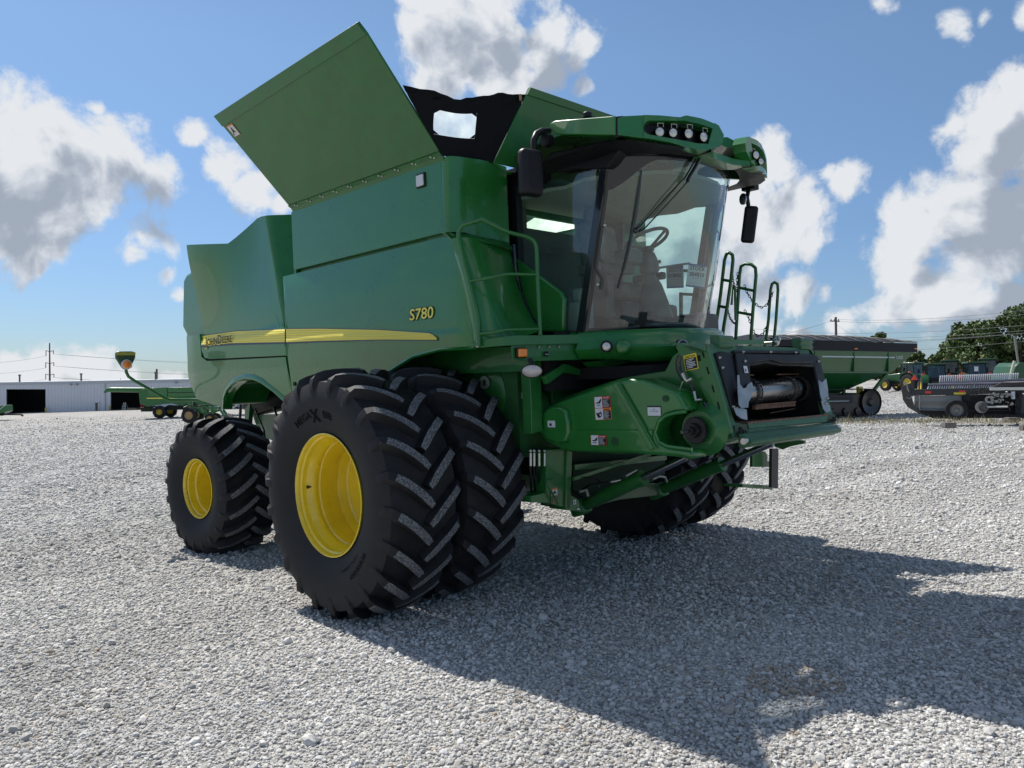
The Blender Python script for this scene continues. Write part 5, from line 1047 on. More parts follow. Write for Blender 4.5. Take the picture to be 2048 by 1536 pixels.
chain([(1489, 620), (1496, 632), (1502, 650), (1509, 667), (1516, 672), (1526, 668), (1533, 652)], 1.95, 2.2)
chain([(1464, 545), (1466, 560), (1470, 575), (1475, 585)], 1.6, 1.9); chain([(1455, 620), (1460, 636), (1466, 645), (1470, 647)], 1.6, 1.9); chain([(1417, 585), (1418, 620), (1417, 650), (1420, 680)], 1.35, 1.4); chain([(1476, 545), (1474, 560), (1474, 575)], 1.9, 1.9)
m = MB(); P = ony(1552, 684, 1.2); m.ball(P, .04, 8); m.ball(P+V((.03, 0, .03)), .025, 8); m.tube([P, P+V((-.12, 0, 0))], .01); obj('coupler', m, ZINC, AD, smooth=60)
m = MB(); m.prism([V((.9, .9, 2.18)), V((1.45, .9, 2.18)), V((1.5, 2.3, 2.18)), V((.9, 2.3, 2.18))], (0, 0, .05)); obj('landing', m, GREENM, LD)
# ================================================================== ground
NW = (RG @ V((0, 0, 1))).normalized()
BUMP = [(0, 0), (20, 0), (28, .18), (36, .40), (50, .62), (70, .90), (95, 1.05), (120, .50), (130, .30), (160, .2), (400, 0), (1200, 0)]
def zg(x, y):
    d = math.hypot(x-CW.x, y-CW.y); b = atx(BUMP, min(d, 1199))
    z = -(NW.x*x+NW.y*y)/NW.z
    r = math.hypot(x, y); k = 1-smooth01((r-140)/260)*.8
    return z*k-b
def Wd(px, py, depth):                                   # world point on a line of sight at a depth
    d = FWw+RTw*((px-1024)/FPX)-UPw*((py-768)/FPX); return CW+d*depth
def G(px, depth):                                        # the ground point seen in a column of the picture at a depth
    d = FWw+RTw*((px-1024)/FPX); p = CW+d*depth
    return V((p.x, p.y, zg(p.x, p.y)))
def gravel_material():
    m = bpy.data.materials.new('gravel'); m.use_nodes = True; nt = m.node_tree; N = nt.nodes; L = nt.links; b = N['Principled BSDF']
    b.inputs['Roughness'].default_value = .85; b.inputs['Specular IOR Level'].default_value = .3
    tc = N.new('ShaderNodeTexCoord')
    def vor(scale, feat='F1'): v = N.new('ShaderNodeTexVoronoi'); v.feature = feat; v.inputs['Scale'].default_value = scale; L.new(tc.outputs['Object'], v.inputs['Vector']); return v
    def noi(scale, det=4, r=.6): n = N.new('ShaderNodeTexNoise'); n.inputs['Scale'].default_value = scale; n.inputs['Detail'].default_value = det; n.inputs['Roughness'].default_value = r; L.new(tc.outputs['Object'], n.inputs['Vector']); return n
    v1 = vor(34); v2 = vor(75); big = noi(.22, 5, .6); mid = noi(2.2, 4, .6)
    sep = N.new('ShaderNodeSeparateColor'); L.new(v1.outputs['Color'], sep.inputs[0])
    cr = N.new('ShaderNodeValToRGB'); L.new(sep.outputs[0], cr.inputs[0]); e = cr.color_ramp.elements
    e[0].position = 0; e[0].color = (.26, .25, .237, 1); e[1].position = 1; e[1].color = (.54, .527, .50, 1); q = e.new(.5); q.color = (.40, .39, .37, 1)
    # darker towards the cell edges, between stones
    mr = N.new('ShaderNodeMapRange'); L.new(v1.outputs['Distance'], mr.inputs[0]); mr.inputs[1].default_value = .35; mr.inputs[2].default_value = .72; mr.inputs[3].default_value = 1; mr.inputs[4].default_value = .62
    mul = N.new('ShaderNodeMix'); mul.data_type = 'RGBA'; mul.blend_type = 'MULTIPLY'; mul.inputs[0].default_value = 1; L.new(cr.outputs[0], mul.inputs[6]); L.new(mr.outputs[0], mul.inputs[7])
    # wheel tracks and worn patches, large and soft
    wv = N.new('ShaderNodeTexWave'); wv.inputs['Scale'].default_value = .16; wv.inputs['Distortion'].default_value = 9; wv.inputs['Detail'].default_value = 3; wv.inputs['Detail Scale'].default_value = .6; L.new(tc.outputs['Object'], wv.inputs['Vector'])
    ad = N.new('ShaderNodeMath'); ad.operation = 'MULTIPLY_ADD'; L.new(wv.outputs['Fac'], ad.inputs[0]); ad.inputs[1].default_value = .22; L.new(big.outputs[0], ad.inputs[2])
    m2 = N.new('ShaderNodeMapRange'); L.new(ad.outputs[0], m2.inputs[0]); m2.inputs[1].default_value = .38; m2.inputs[2].default_value = .80; m2.inputs[3].default_value = .80; m2.inputs[4].default_value = 1.2
    mu2 = N.new('ShaderNodeMix'); mu2.data_type = 'RGBA'; mu2.blend_type = 'MULTIPLY'; mu2.inputs[0].default_value = 1; L.new(mul.outputs[2], mu2.inputs[6]); L.new(m2.outputs[0], mu2.inputs[7])
    sp1 = noi(11, 3, .8); sp2 = noi(3.1, 5, .75)
    s1 = N.new('ShaderNodeMath'); s1.operation = 'MULTIPLY_ADD'; L.new(sp1.outputs[0], s1.inputs[0]); s1.inputs[1].default_value = .9; L.new(sp2.outputs[0], s1.inputs[2])
    m3 = N.new('ShaderNodeMapRange'); L.new(s1.outputs[0], m3.inputs[0]); m3.inputs[1].default_value = .62; m3.inputs[2].default_value = 1.28; m3.inputs[3].default_value = .66; m3.inputs[4].default_value = 1.32
    mu3 = N.new('ShaderNodeMix'); mu3.data_type = 'RGBA'; mu3.blend_type = 'MULTIPLY'; mu3.inputs[0].default_value = 1; L.new(mu2.outputs[2], mu3.inputs[6]); L.new(m3.outputs[0], mu3.inputs[7])
    L.new(mu3.outputs[2], b.inputs['Base Color'])
    a1 = N.new('ShaderNodeMath'); a1.operation = 'MULTIPLY_ADD'; L.new(v1.outputs['Distance'], a1.inputs[0]); a1.inputs[1].default_value = -1.0
    a2 = N.new('ShaderNodeMath'); a2.operation = 'MULTIPLY'; L.new(v2.outputs['Distance'], a2.inputs[0]); a2.inputs[1].default_value = -.45; L.new(a2.outputs[0], a1.inputs[2])
    bp = N.new('ShaderNodeBump'); bp.inputs['Strength'].default_value = .9; bp.inputs['Distance'].default_value = .018; L.new(a1.outputs[0], bp.inputs['Height']); L.new(bp.outputs[0], b.inputs['Normal'])
    return m
GRAVEL = gravel_material()
def build_ground():
    vs = []; fs = []; rings = [0]+[0.6*1.075**k for k in range(0, 106)]; n = 144
    vs.append((CW.x, CW.y, zg(CW.x, CW.y)))
    for r in rings[1:]:
        for k in range(n):
            a = 2*math.pi*k/n; x, y = CW.x+r*math.cos(a), CW.y+r*math.sin(a); vs.append((x, y, zg(x, y)))
    fs += [(0, 1+k, 1+(k+1) % n) for k in range(n)]
    for i in range(len(rings)-2):
        b0, b1 = 1+i*n, 1+(i+1)*n; fs += [(b0+k, b1+k, b1+(k+1) % n, b0+(k+1) % n) for k in range(n)]
    m = MB(); m.add(vs, fs); g = obj('ground', m, GRAVEL, smooth=180, weld=False); tag(g, kind='structure', label='pale crushed limestone gravel yard')
build_ground()
# loose stones lying on the ground near the camera: too many to count
def build_stones():
    protos = []
    stone_m = bpy.data.materials.new('limestone_chip'); stone_m.use_nodes = True; nt = stone_m.node_tree; b = nt.nodes['Principled BSDF']; b.inputs['Roughness'].default_value = .8; b.inputs['Specular IOR Level'].default_value = .3
    oi = nt.nodes.new('ShaderNodeObjectInfo'); at = nt.nodes.new('ShaderNodeAttribute'); at.attribute_name = 'tone'; at.attribute_type = 'INSTANCER'
    cr = nt.nodes.new('ShaderNodeValToRGB'); nt.links.new(at.outputs['Fac'], cr.inputs[0]); e = cr.color_ramp.elements
    e[0].position = 0; e[0].color = (.22, .212, .20, 1); e[1].position = 1; e[1].color = (.74, .727, .70, 1)
    for p, c in ((.035, (.40, .33, .25, 1)), (.07, (.34, .332, .317, 1)), (.5, (.48, .47, .45, 1)), (.85, (.60, .59, .567, 1))): q = e.new(p); q.color = c
    nt.links.new(cr.outputs[0], b.inputs['Base Color'])
    r_ = np.random.default_rng(4)
    coll = bpy.data.collections.new('stone_shapes')
    for k in range(7):
        bm = bmesh.new(); bmesh.ops.create_icosphere(bm, subdivisions=1 if k > 1 else 2, radius=1)
        sx, sy, sz = 1, r_.uniform(.6, .95), r_.uniform(.5, .8)
        for v in bm.verts: v.co = V((v.co.x*sx, v.co.y*sy, v.co.z*sz))*(1+r_.uniform(-.22, .18))
        me = bpy.data.meshes.new('stone_shape'); bm.to_mesh(me); bm.free(); me.materials.append(stone_m)
        o = bpy.data.objects.new('stone_shape', me); coll.objects.link(o); protos.append(o)
    # points: a wedge of ground in front of the camera, thinning with distance
    P = []; f2 = np.array([FWw.x, FWw.y]); f2 /= np.linalg.norm(f2); r2 = np.array([f2[1], -f2[0]]); c2 = np.array([CW.x, CW.y])
    eds = [2.2, 3.4]+[3.4*1.09**k for k in range(1, 40)]
    for d0, d1 in zip(eds, eds[1:]):
        dm = (d0+d1)/2; dens = 3000*min(1, (4.3/dm))**2.25; s0 = .0100*max(1, dm/5)**.55; A = .95*(d1*d1-d0*d0); n = int(A*dens); d = np.sqrt(r_.uniform(d0*d0, d1*d1, n)); t = r_.uniform(-.95, .95, n)
        xy = c2+d[:, None]*f2+(d*t)[:, None]*r2; s = s0*np.exp(r_.normal(0, .34, n)); big = r_.random(n) < .012; s[big] *= 1.7
        P.append(np.column_stack([xy, s]))
    P = np.vstack(P); n = len(P); z = -(NW.x*P[:, 0]+NW.y*P[:, 1])/NW.z
    d = np.hypot(P[:, 0]-CW.x, P[:, 1]-CW.y); z = z-np.interp(d, [a for a, b in BUMP], [b for a, b in BUMP])
    co = np.column_stack([P[:, 0], P[:, 1], z+P[:, 2]*.25]).astype(np.float32)
    me = bpy.data.meshes.new('gravel_stones'); me.vertices.add(n); me.vertices.foreach_set('co', co.ravel())
    for nm, ty, arr in (('scale', 'FLOAT', P[:, 2]), ('tone', 'FLOAT', np.clip(r_.random(n)*.84+.08+.16*np.sin(P[:, 0]*1.1+2*np.sin(P[:, 1]*.5))*np.sin(P[:, 1]*.9+P[:, 0]*.35), 0, 1))): a = me.attributes.new(nm, ty, 'POINT'); a.data.foreach_set('value', arr.astype(np.float32))
    tone = np.array([0.0]*n); me.attributes['tone'].data.foreach_get('value', tone)
    pc = RG @ onz(1590, 1362, 0); dd = P[:, :2]-np.array([pc.x, pc.y]); q = (dd@r2/.30)**2+(dd@f2/.26)**2; tone[(q < 1) & (r_.random(n) < .55)] = .03
    for line in ([(-40, 1010), (110, 935), (240, 885), (330, 862)], [(-40, 960), (90, 905), (200, 868), (330, 846)], [(46, 880), (44, 858), (70, 846), (160, 838)], [(90, 880), (86, 860), (110, 848), (180, 840)], [(1400, 1000), (1650, 930), (1900, 900), (2100, 890)], [(1500, 1030), (1750, 950), (2100, 925)]):
        W_ = [RG @ onz(a, b_, 0) for a, b_ in line]
        for a, b_ in zip(W_, W_[1:]):
            A_ = np.array([a.x, a.y]); D_ = np.array([b_.x-a.x, b_.y-a.y]); tt = np.clip(((P[:, :2]-A_)@D_)/(D_@D_), 0, 1); ds = np.hypot(*(P[:, :2]-A_-tt[:, None]*D_).T); tone = np.clip(tone+.38*np.exp(-(ds/.22)**2)*(tone > .05), 0, 1)
    me.attributes['tone'].data.foreach_set('value', tone.astype(np.float32))
    ro = np.column_stack([r_.uniform(-.5, .5, n), r_.uniform(-.5, .5, n), r_.uniform(0, 6.28, n)]).astype(np.float32)
    a = me.attributes.new('rot', 'FLOAT_VECTOR', 'POINT'); a.data.foreach_set('vector', ro.ravel())
    me.update(); o = bpy.data.objects.new('gravel_stones', me); scene.collection.objects.link(o); tag(o, 'loose pale gravel stones covering the near yard', kind='stuff')
    ng = bpy.data.node_groups.new('scatter', 'GeometryNodeTree'); ng.interface.new_socket('Geometry', in_out='INPUT', socket_type='NodeSocketGeometry'); ng.interface.new_socket('Geometry', in_out='OUTPUT', socket_type='NodeSocketGeometry')
    N = ng.nodes; L = ng.links; gi = N.new('NodeGroupInput'); go = N.new('NodeGroupOutput'); ci = N.new('GeometryNodeCollectionInfo'); ci.inputs[0].default_value = coll; ci.inputs[1].default_value = True
    ip = N.new('GeometryNodeInstanceOnPoints'); ip.inputs['Pick Instance'].default_value = True
    def na(nm, ty): x = N.new('GeometryNodeInputNamedAttribute'); x.data_type = ty; x.inputs[0].default_value = nm; return x
    sc_, rt_ = na('scale', 'FLOAT'), na('rot', 'FLOAT_VECTOR'); rv = N.new('FunctionNodeRandomValue'); rv.data_type = 'INT'; rv.inputs[4].default_value = 0; rv.inputs[5].default_value = 6
    e2r = N.new('FunctionNodeEulerToRotation'); L.new(rt_.outputs[0], e2r.inputs[0])
    L.new(gi.outputs[0], ip.inputs['Points']); L.new(ci.outputs[0], ip.inputs['Instance']); L.new(sc_.outputs[0], ip.inputs['Scale']); L.new(e2r.outputs[0], ip.inputs['Rotation']); L.new(rv.outputs[2], ip.inputs['Instance Index'])
    L.new(ip.outputs[0], go.inputs[0]); md = o.modifiers.new('scatter', 'NODES'); md.node_group = ng
    print('stones', n)
build_stones()
# ================================================================== the yard behind
UPV = V((0, 0, 1))
def frame_at(pa, pb):                                    # x axis from a to b on the level, z up
    x = V((pb.x-pa.x, pb.y-pa.y, 0)); L_ = x.length; x.normalize(); return x, UPV.cross(x), L_
def placed(name, p, xdir, parent=None):
    e = empty(name, parent=parent); e.matrix_world = Matrix.Translation(p) @ Matrix((xdir, UPV.cross(xdir), UPV)).transposed().to_4x4(); return e
HOR = lambda px, d: Wd(px, 0, d)
def zpx(px, py, d): return Wd(px, py, d).z
# ---------------------------------------------------------------- steel shed
siding = bpy.data.materials.new('ribbed_white_siding'); siding.use_nodes = True; nt = siding.node_tree; b = nt.nodes['Principled BSDF']; b.inputs['Base Color'].default_value = (.56, .59, .66, 1); b.inputs['Roughness'].default_value = .45
tc = nt.nodes.new('ShaderNodeTexCoord'); wv = nt.nodes.new('ShaderNodeTexWave'); wv.inputs['Scale'].default_value = .52; wv.wave_profile = 'SIN'; nt.links.new(tc.outputs['Object'], wv.inputs[0])
cr = nt.nodes.new('ShaderNodeValToRGB'); nt.links.new(wv.outputs['Fac'], cr.inputs[0]); cr.color_ramp.elements[0].position = .0; cr.color_ramp.elements[0].color = (.50, .53, .59, 1); cr.color_ramp.elements[1].position = .35; cr.color_ramp.elements[1].color = (.58, .60, .65, 1)
nt.links.new(cr.outputs[0], b.inputs['Base Color']); bp = nt.nodes.new('ShaderNodeBump'); bp.inputs['Distance'].default_value = .05; nt.links.new(wv.outputs['Fac'], bp.inputs['Height']); nt.links.new(bp.outputs[0], b.inputs['Normal'])
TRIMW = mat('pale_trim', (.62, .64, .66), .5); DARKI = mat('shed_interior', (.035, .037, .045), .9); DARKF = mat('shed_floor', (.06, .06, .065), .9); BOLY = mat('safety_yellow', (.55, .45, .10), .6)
SA, SB = G(-60, 127), G(640, 114); sx, sy_, SL = frame_at(SA, SB)
SHED = placed('steel_shed', V((SA.x, SA.y, 0)), sx); tag(SHED, 'long low white ribbed steel shed with dark open doorways behind the yard on the left', 'shed')
def sh_x(px):                                             # local x of the wall where a picture column meets it
    d = FWw+RTw*((px-1024)/FPX); n = sy_; k = (SA-CW).dot(n)/d.dot(n); p = CW+d*k; return (p-SA).dot(sx), d.dot(FWw)*k
def sh_z(px, py): x, dp = sh_x(px); return zpx(px, py, dp)
ztop = sh_z(0, 766); zbase = sh_z(640, 812)-1.0; DEP = 30
ZTp = lambda px: sh_z(px, atx([(-60, 767), (0, 765.5), (380, 759), (640, 755)], px))
def wall_piece(m, p0, p1, pyt, pyb):                      # piece of front wall between two picture columns
    x0, x1 = sh_x(p0)[0], sh_x(p1)[0]
    t0, t1 = (ZTp(p0), ZTp(p1)) if pyt is None else (sh_z(p0, pyt), sh_z(p1, pyt)); b0, b1 = (zbase-1.5, zbase-1.5) if pyb is None else (sh_z(p0, pyb), sh_z(p1, pyb))
    m.prism([V((x0, 0, b0)), V((x1, 0, b1)), V((x1, 0, t1)), V((x0, 0, t0))], (0, .15, 0))
m = MB(); wall_piece(m, -60, 12, None, None); wall_piece(m, 12, 91, None, 778.5); wall_piece(m, 91, 189.5, None, None); wall_piece(m, 189.5, 198.5, None, 804); wall_piece(m, 198.5, 220.5, None, None); wall_piece(m, 220.5, 296, None, 775); wall_piece(m, 296, 640, None, None)
obj('front_wall', m, siding, SHED, smooth=0)
xl, xr_ = sh_x(-60)[0], sh_x(640)[0]; zt0, zt1 = ZTp(-60), ZTp(640)
m = MB(); m.prism([V((xl-.1, -.2, zt0)), V((xr_+.1, -.2, zt1)), V((xr_+.1, DEP/2, zt1+.25)), V((xl-.1, DEP/2, zt0+.25))], (0, 0, .12)); m.prism([V((xl-.1, DEP, zt0)), V((xr_+.1, DEP, zt1)), V((xr_+.1, DEP/2, zt1+.25)), V((xl-.1, DEP/2, zt0+.25))], (0, 0, .12)); obj('roof', m, TRIMW, SHED)
m = MB(); m.prism([V((xl, -.12, zt0-.35)), V((xr_, -.12, zt1-.35)), V((xr_, -.12, zt1+.05)), V((xl, -.12, zt0+.05))], (0, .1, 0)); m.bar((sh_x(211)[0], -.08, zbase-1), (sh_x(211)[0], -.08, ZTp(211)-.3), .12, .12); obj('gutter', m, mat('gutter_grey', (.42, .45, .50), .5), SHED)
zm = min(zt0, zt1)-.1; zc, zh = (zm+zbase-2)/2, zm-zbase+2
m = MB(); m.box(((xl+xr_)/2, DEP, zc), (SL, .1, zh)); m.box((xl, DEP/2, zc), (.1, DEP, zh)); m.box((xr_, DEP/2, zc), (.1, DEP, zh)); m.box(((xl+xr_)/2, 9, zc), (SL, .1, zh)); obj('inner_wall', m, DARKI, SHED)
m = MB()
for px in (13, 137, 287, 293): 
    if px < 290: p = V((sh_x(px+14)[0], 1.2, ZTp(px+14)+.1)); m.lathe([(0, .13), (1.0, .13), (1.0, .2), (1.2, .2), (1.2, 0)], axis='z', c=p, n=10)
obj('roof_vent', m, mat('vent_dark', (.08, .08, .09), .6), SHED)
m = MB(); x0, x1 = sh_x(189.5)[0], sh_x(198.5)[0]; za, zb = sh_z(194, 804), sh_z(194, 823)
for q in ((x0-.05, x0+.12), (x1-.12, x1+.05)): m.box(((q[0]+q[1])/2, -.05, (za+zb)/2), (q[1]-q[0], .2, za-zb))
m.box(((x0+x1)/2, -.05, za), (x1-x0+.1, .2, .2)); m.box(((x0+x1)/2, -.05, zb+.05), (x1-x0+.1, .2, .14)); df = obj('door_frame', m, TRIMW, SHED)
m = MB(); m.box(((x0+x1)/2, .05, (za+zb)/2), (x1-x0, .06, za-zb)); obj('door_glass', m, mat('dark_door_glass', (.02, .05, .05), .1, 0, .5), SHED)
for px in (143, 154.5, 353): x, dp = sh_x(px); m = MB(); m.box((x, -.15, sh_z(px, 768.5 if px < 200 else 765)), (.34, .3, .24)); obj('wall_light', m, mat('wall_lamp_grey', (.30, .31, .33) if px != 154.5 else (.9, .9, .9), .4), SHED)
def bollard(px, py0, py1, lab):
    x, dp = sh_x(px); p = Wd(px, py1, dp-.6); h = (py1-py0)/FPX*dp; m = MB(); m.lathe([(-.4, .0), (-.4, .14), (h-.05, .14), (h, .09), (h, 0)], axis='z', n=12); o = obj('bollard', m, BOLY); o.location = p; tag(o, lab, 'bollard', 'yellow bollards by the shed doors')
bollard(91.8, 815, 828.5, 'yellow bollard beside the first dark shed doorway'); bollard(219, 811, 824.5, 'yellow bollard beside the doorway with the ladder')
# things inside and before the second doorway
LEP = placed('step_ladder', Wd(247, 822.5, 121.5), sx); tag(LEP, 'pale step ladder standing in the second shed doorway', 'ladder')
m = MB(); s = 1/FPX*121
for sgn in (-1, 1):
    m.bar((sgn*.42, 0, 0), (sgn*.14, .25, 18*s), .05, .05); m.bar((sgn*.42, .8, 0), (sgn*.14, .3, 18*s), .04, .04)
for k in range(1, 6): w_ = .42-.28*k/6; m.bar((-w_, .25*k/6, 18*s*k/6), (w_, .25*k/6, 18*s*k/6), .08, .03, up=(0, 1, 0))
obj('ladder_frame', m, mat('aluminium', (.6, .6, .6), .4, .5), LEP)
for px, lab in ((282.5, 'left of the two red gas cylinders standing in the shed doorway'), (287.5, 'right of the two red gas cylinders standing in the shed doorway')):
    m = MB(); h = 15*s; m.lathe([(0, 0), (0, .15), (h*.85, .15), (h*.95, .08), (h, .05), (h, 0)], axis='z', n=12); o = obj('gas_cylinder', m, REDL); o.location = Wd(px, 818, 121.8); tag(o, lab, 'gas cylinder', 'red gas cylinders in the shed doorway')
m = MB(); m.box((0, 0, 4*s/1), (20*s, 1.2, 6.5*s)); o = obj('timber_crate', m, mat('crate_tan', (.30, .20, .13), .8), bevel=.02); o.matrix_world = placed('tmp', Wd(268, 823, 121), sx).matrix_world; bpy.data.objects.remove(bpy.data.objects['tmp']); tag(o, 'long low tan timber crate on the floor of the shed doorway', 'crate')
# ---------------------------------------------------------------- generic vehicle wheels for far machines
YRIM = mat('far_yellow_rim', (.55, .40, .04), .5); TANR = mat('tan_rim', (.40, .27, .12), .6)
def far_wheel(parent, c, R, w, rimm=YRIM, rr=.45, axis=None, label=None):
    e = empty('wheel', parent=parent); e.location = c
    m = MB(); m.lathe([(-w/2, R*rr), (-w/2, R*.8), (-w*.42, R*.96), (w*.42, R*.96), (w/2, R*.8), (w/2, R*rr)], n=28)
    for k in range(18):
        t = 2*math.pi*k/18; m.box((R*.965*math.cos(t), (-1)**k*w*.12, R*.965*math.sin(t)), (R*.08, w*.7, R*.07), Matrix.Rotation(-t, 3, 'Y') @ Matrix.Rotation(.5*(-1)**k, 3, 'X'))
    obj('tyre', m, RUBBER, e); m = MB(); m.lathe([(-w*.46, R*rr), (-w*.48, R*rr*1.02), (-w*.40, R*rr*.9), (-w*.22, R*rr*.8), (-w*.2, R*.2), (-w*.28, R*.16), (-w*.3, 0)], n=24); m.lathe([(w*.46, R*rr), (w*.3, R*.3), (w*.3, 0)], n=24); obj('rim', m, rimm, e); return e
# second combine, side on, parked in front of the second doorway
def far_combine():
    d = 93; p = G(372, d); p.z = Wd(350, 835, d).z; ax = (RTw*V((1, 1, 0))).normalized(); ax = (ax+V((FWw.x, FWw.y, 0)).normalized()*.22).normalized()
    e = placed('combine_harvester', p, ax); tag(e, 'smaller looking green combine harvester parked before the far shed doorway', 'combine harvester')
    u = d/FPX; X = lambda px: (px-372)*u*1.0; Z = lambda py: (835-py)*u; hw = 1.5
    m = MB(); pl = [(292, 805), (290, 781), (304, 776), (306, 776), (306, 792), (383, 792), (480, 790), (480, 800), (440, 812), (372, 812), (350, 806), (330, 808), (304, 812)]
    m.prism([V((X(a), -hw, Z(b_))) for a, b_ in pl], (0, 2*hw, 0)); obj('body_panel', m, GREENM, e, bevel=.04)
    m = MB(); m.prism([V((X(a), -hw*.97, Z(b_))) for a, b_ in ((304, 793), (304, 776), (342, 774.5), (342, 793))], (0, 2*hw*.97, 0)); obj('side_panel', m, GREEN, e, bevel=.03)
    m = MB(); m.prism([V((X(a), -hw*1.02, Z(b_))) for a, b_ in ((343, 793), (343, 775), (395, 774), (480, 774), (480, 790))], (0, 2*hw*1.02, 0)); obj('grain_tank', m, GREEN, e, bevel=.03)
    m = MB(); m.prism([V((X(a), -hw*1.06, Z(b_))) for a, b_ in ((343, 785.5), (343, 784.5), (480, 783.5), (480, 784.5))], (0, .04, 0)); obj('tank_seam', m, DARK, e)
    m = MB(); m.prism([V((X(a), -hw*1.07, Z(b_))) for a, b_ in ((305, 796.5), (305, 794.5), (340, 794.5), (376, 797.5), (376, 798.5), (340, 797))], (0, .04, 0)); obj('side_stripe', m, STRIPEY, e)
    m = MB(); m.tube([V((X(a), -hw*.6, Z(b_))) for a, b_ in ((300, 779.5), (240, 778.5), (232, 779), (226, 784))], [.30, .28, .26, .12], 12); obj('unloading_auger', m, GREENM, e, smooth=50)
    m = MB(); m.box((X(300), 0, Z(818)), (1.2, 1.0, .5)); m.tube([V((X(290), -.6, Z(815))), V((X(316), -.6, Z(812))), V((X(330), -.5, Z(818)))], .08); m.box((X(365), 0, Z(815)), (3.2, 1.2, .5)); obj('undercarriage', m, mat('dark_chassis', (.015, .03, .015), .7), e)
    far_wheel(e, (X(328), -hw*.95, 12.4*u), 12.4*u, .75, rr=.46); far_wheel(e, (X(338), hw*.95, 12.4*u), 12.4*u, .75, rr=.46)
    far_wheel(e, (X(386), -hw*.95, 15.5*u), 15.5*u, .8, rr=.50); far_wheel(e, (X(396), hw*.95, 15.5*u), 15.5*u, .8, rr=.5)
    m = MB(); m.box((X(488), 0, Z(786)), (1.6, 1.7, 1.6)); obj('cab', m, BLACKG, e, bevel=.1)
far_combine()
def frame_rig():                                          # old tool carrier with tan wheels
    d = 68; p = G(386, d); p.z = Wd(386, 846, d).z; ax = (RTw*V((1, 1, 0))).normalized()
    e = placed('wheeled_implement', p, ax); tag(e, 'low green wheeled implement with tan rims standing between the two combines', 'implement'); u = d/FPX; X = lambda px: (px-386)*u; Z = lambda py: (846-py)*u
    far_wheel(e, (X(384.5), -.6, 15.5*u), 15.5*u, .42, TANR, .52); far_wheel(e, (X(424), -.5, 9.7*u), 9.7*u, .30, TANR, .52); far_wheel(e, (X(384.5), .9, 15.5*u), 15.5*u, .42, TANR, .52); far_wheel(e, (X(424), .9, 9.7*u), 9.7*u, .30, TANR, .52)
    m = MB(); P = lambda a, b_, y=0.: V((X(a), y, Z(b_)))
    for a, b_ in (((384, 816), (438, 816)), ((392, 820), (412, 826)), ((412, 829), (436, 820)), ((411, 812), (412, 832)), ((378, 800), (379, 816)), ((442, 820), (452, 834))): m.bar(P(*a, -.2), P(*b_, -.2), .14, .18); m.bar(P(*a, .5), P(*b_, .5), .14, .18)
    m.bar(P(363, 841), P(375, 838), .08, .08); m.bar(P(384, 816, -.6), P(384, 816, .9), .14, .14); m.bar(P(424, 820, -.5), P(424, 820, .9), .14, .14); m.bar(P(384, 830, -.5), P(384, 830, .9), .12, .12); m.bar(P(424, 836, -.5), P(424, 836, .9), .12, .12); m.bar(P(424, 836, 0), P(424, 818, 0), .12, .12); m.bar(P(384, 830, 0), P(384, 814, 0), .12, .12); obj('frame_beam', m, GREENM, e)
    m = MB(); m.prism([P(448, 836, -.3), P(455, 828, -.3), P(462, 836, -.3), P(468, 842, -.3), P(455, 842, -.3)], (0, 1.0, 0)); obj('bucket', m, mat('dull_brown_bucket', (.10, .08, .07), .7), e)
    m = MB(); m.tube([P(370, 815, -.3), P(378, 810, 0), P(388, 812, .2), P(398, 816, .3)], .05); m.tube([P(398, 812, -.3), P(408, 810, 0), P(420, 812, .2), P(430, 816, .3)], .04); obj('hydraulic_hose', m, BLACK, e)
frame_rig()
def left_edge_machine():
    d = 98; p = G(4, d); p.z = Wd(0, 832, d).z; ax = (RTw*V((1, 1, 0))).normalized(); e = placed('farm_implement', p, ax); tag(e, 'green implement with a drawbar, cut off by the left edge of the photo', 'implement'); u = d/FPX; X = lambda px: (px-4)*u; Z = lambda py: (832-py)*u
    P = lambda a, b_, y=0.: V((X(a), y, Z(b_)))
    m = MB(); m.prism([P(-12, 828, -.6), P(-12, 812, -.6), (P(4, 812, -.6)), P(10, 810, -.6), P(17, 810, -.6), P(18, 822, -.6), P(10, 826, -.6)], (0, 1.4, 0)); obj('hopper', m, GREENM, e, bevel=.05)
    m = MB(); m.prism([P(0, 817, -.7), P(4, 819, -.7), P(14, 811, -.7), P(17, 811, -.7), P(5, 821, -.7), P(0, 820, -.7)], (0, .1, 0)); obj('pale_brace', m, mat('pale_green', (.35, .42, .35), .5), e)
    m = MB(); m.bar(P(-6, 829), P(44, 829.5), .15, .15); m.bar(P(42, 829.5), P(46, 832), .12, .2); obj('drawbar', m, BLACK, e); far_wheel(e, (X(-3), -.5, 7*u), 7*u, .4, BLACK); far_wheel(e, (X(-3), .6, 7*u), 7*u, .4, BLACK)
left_edge_machine()
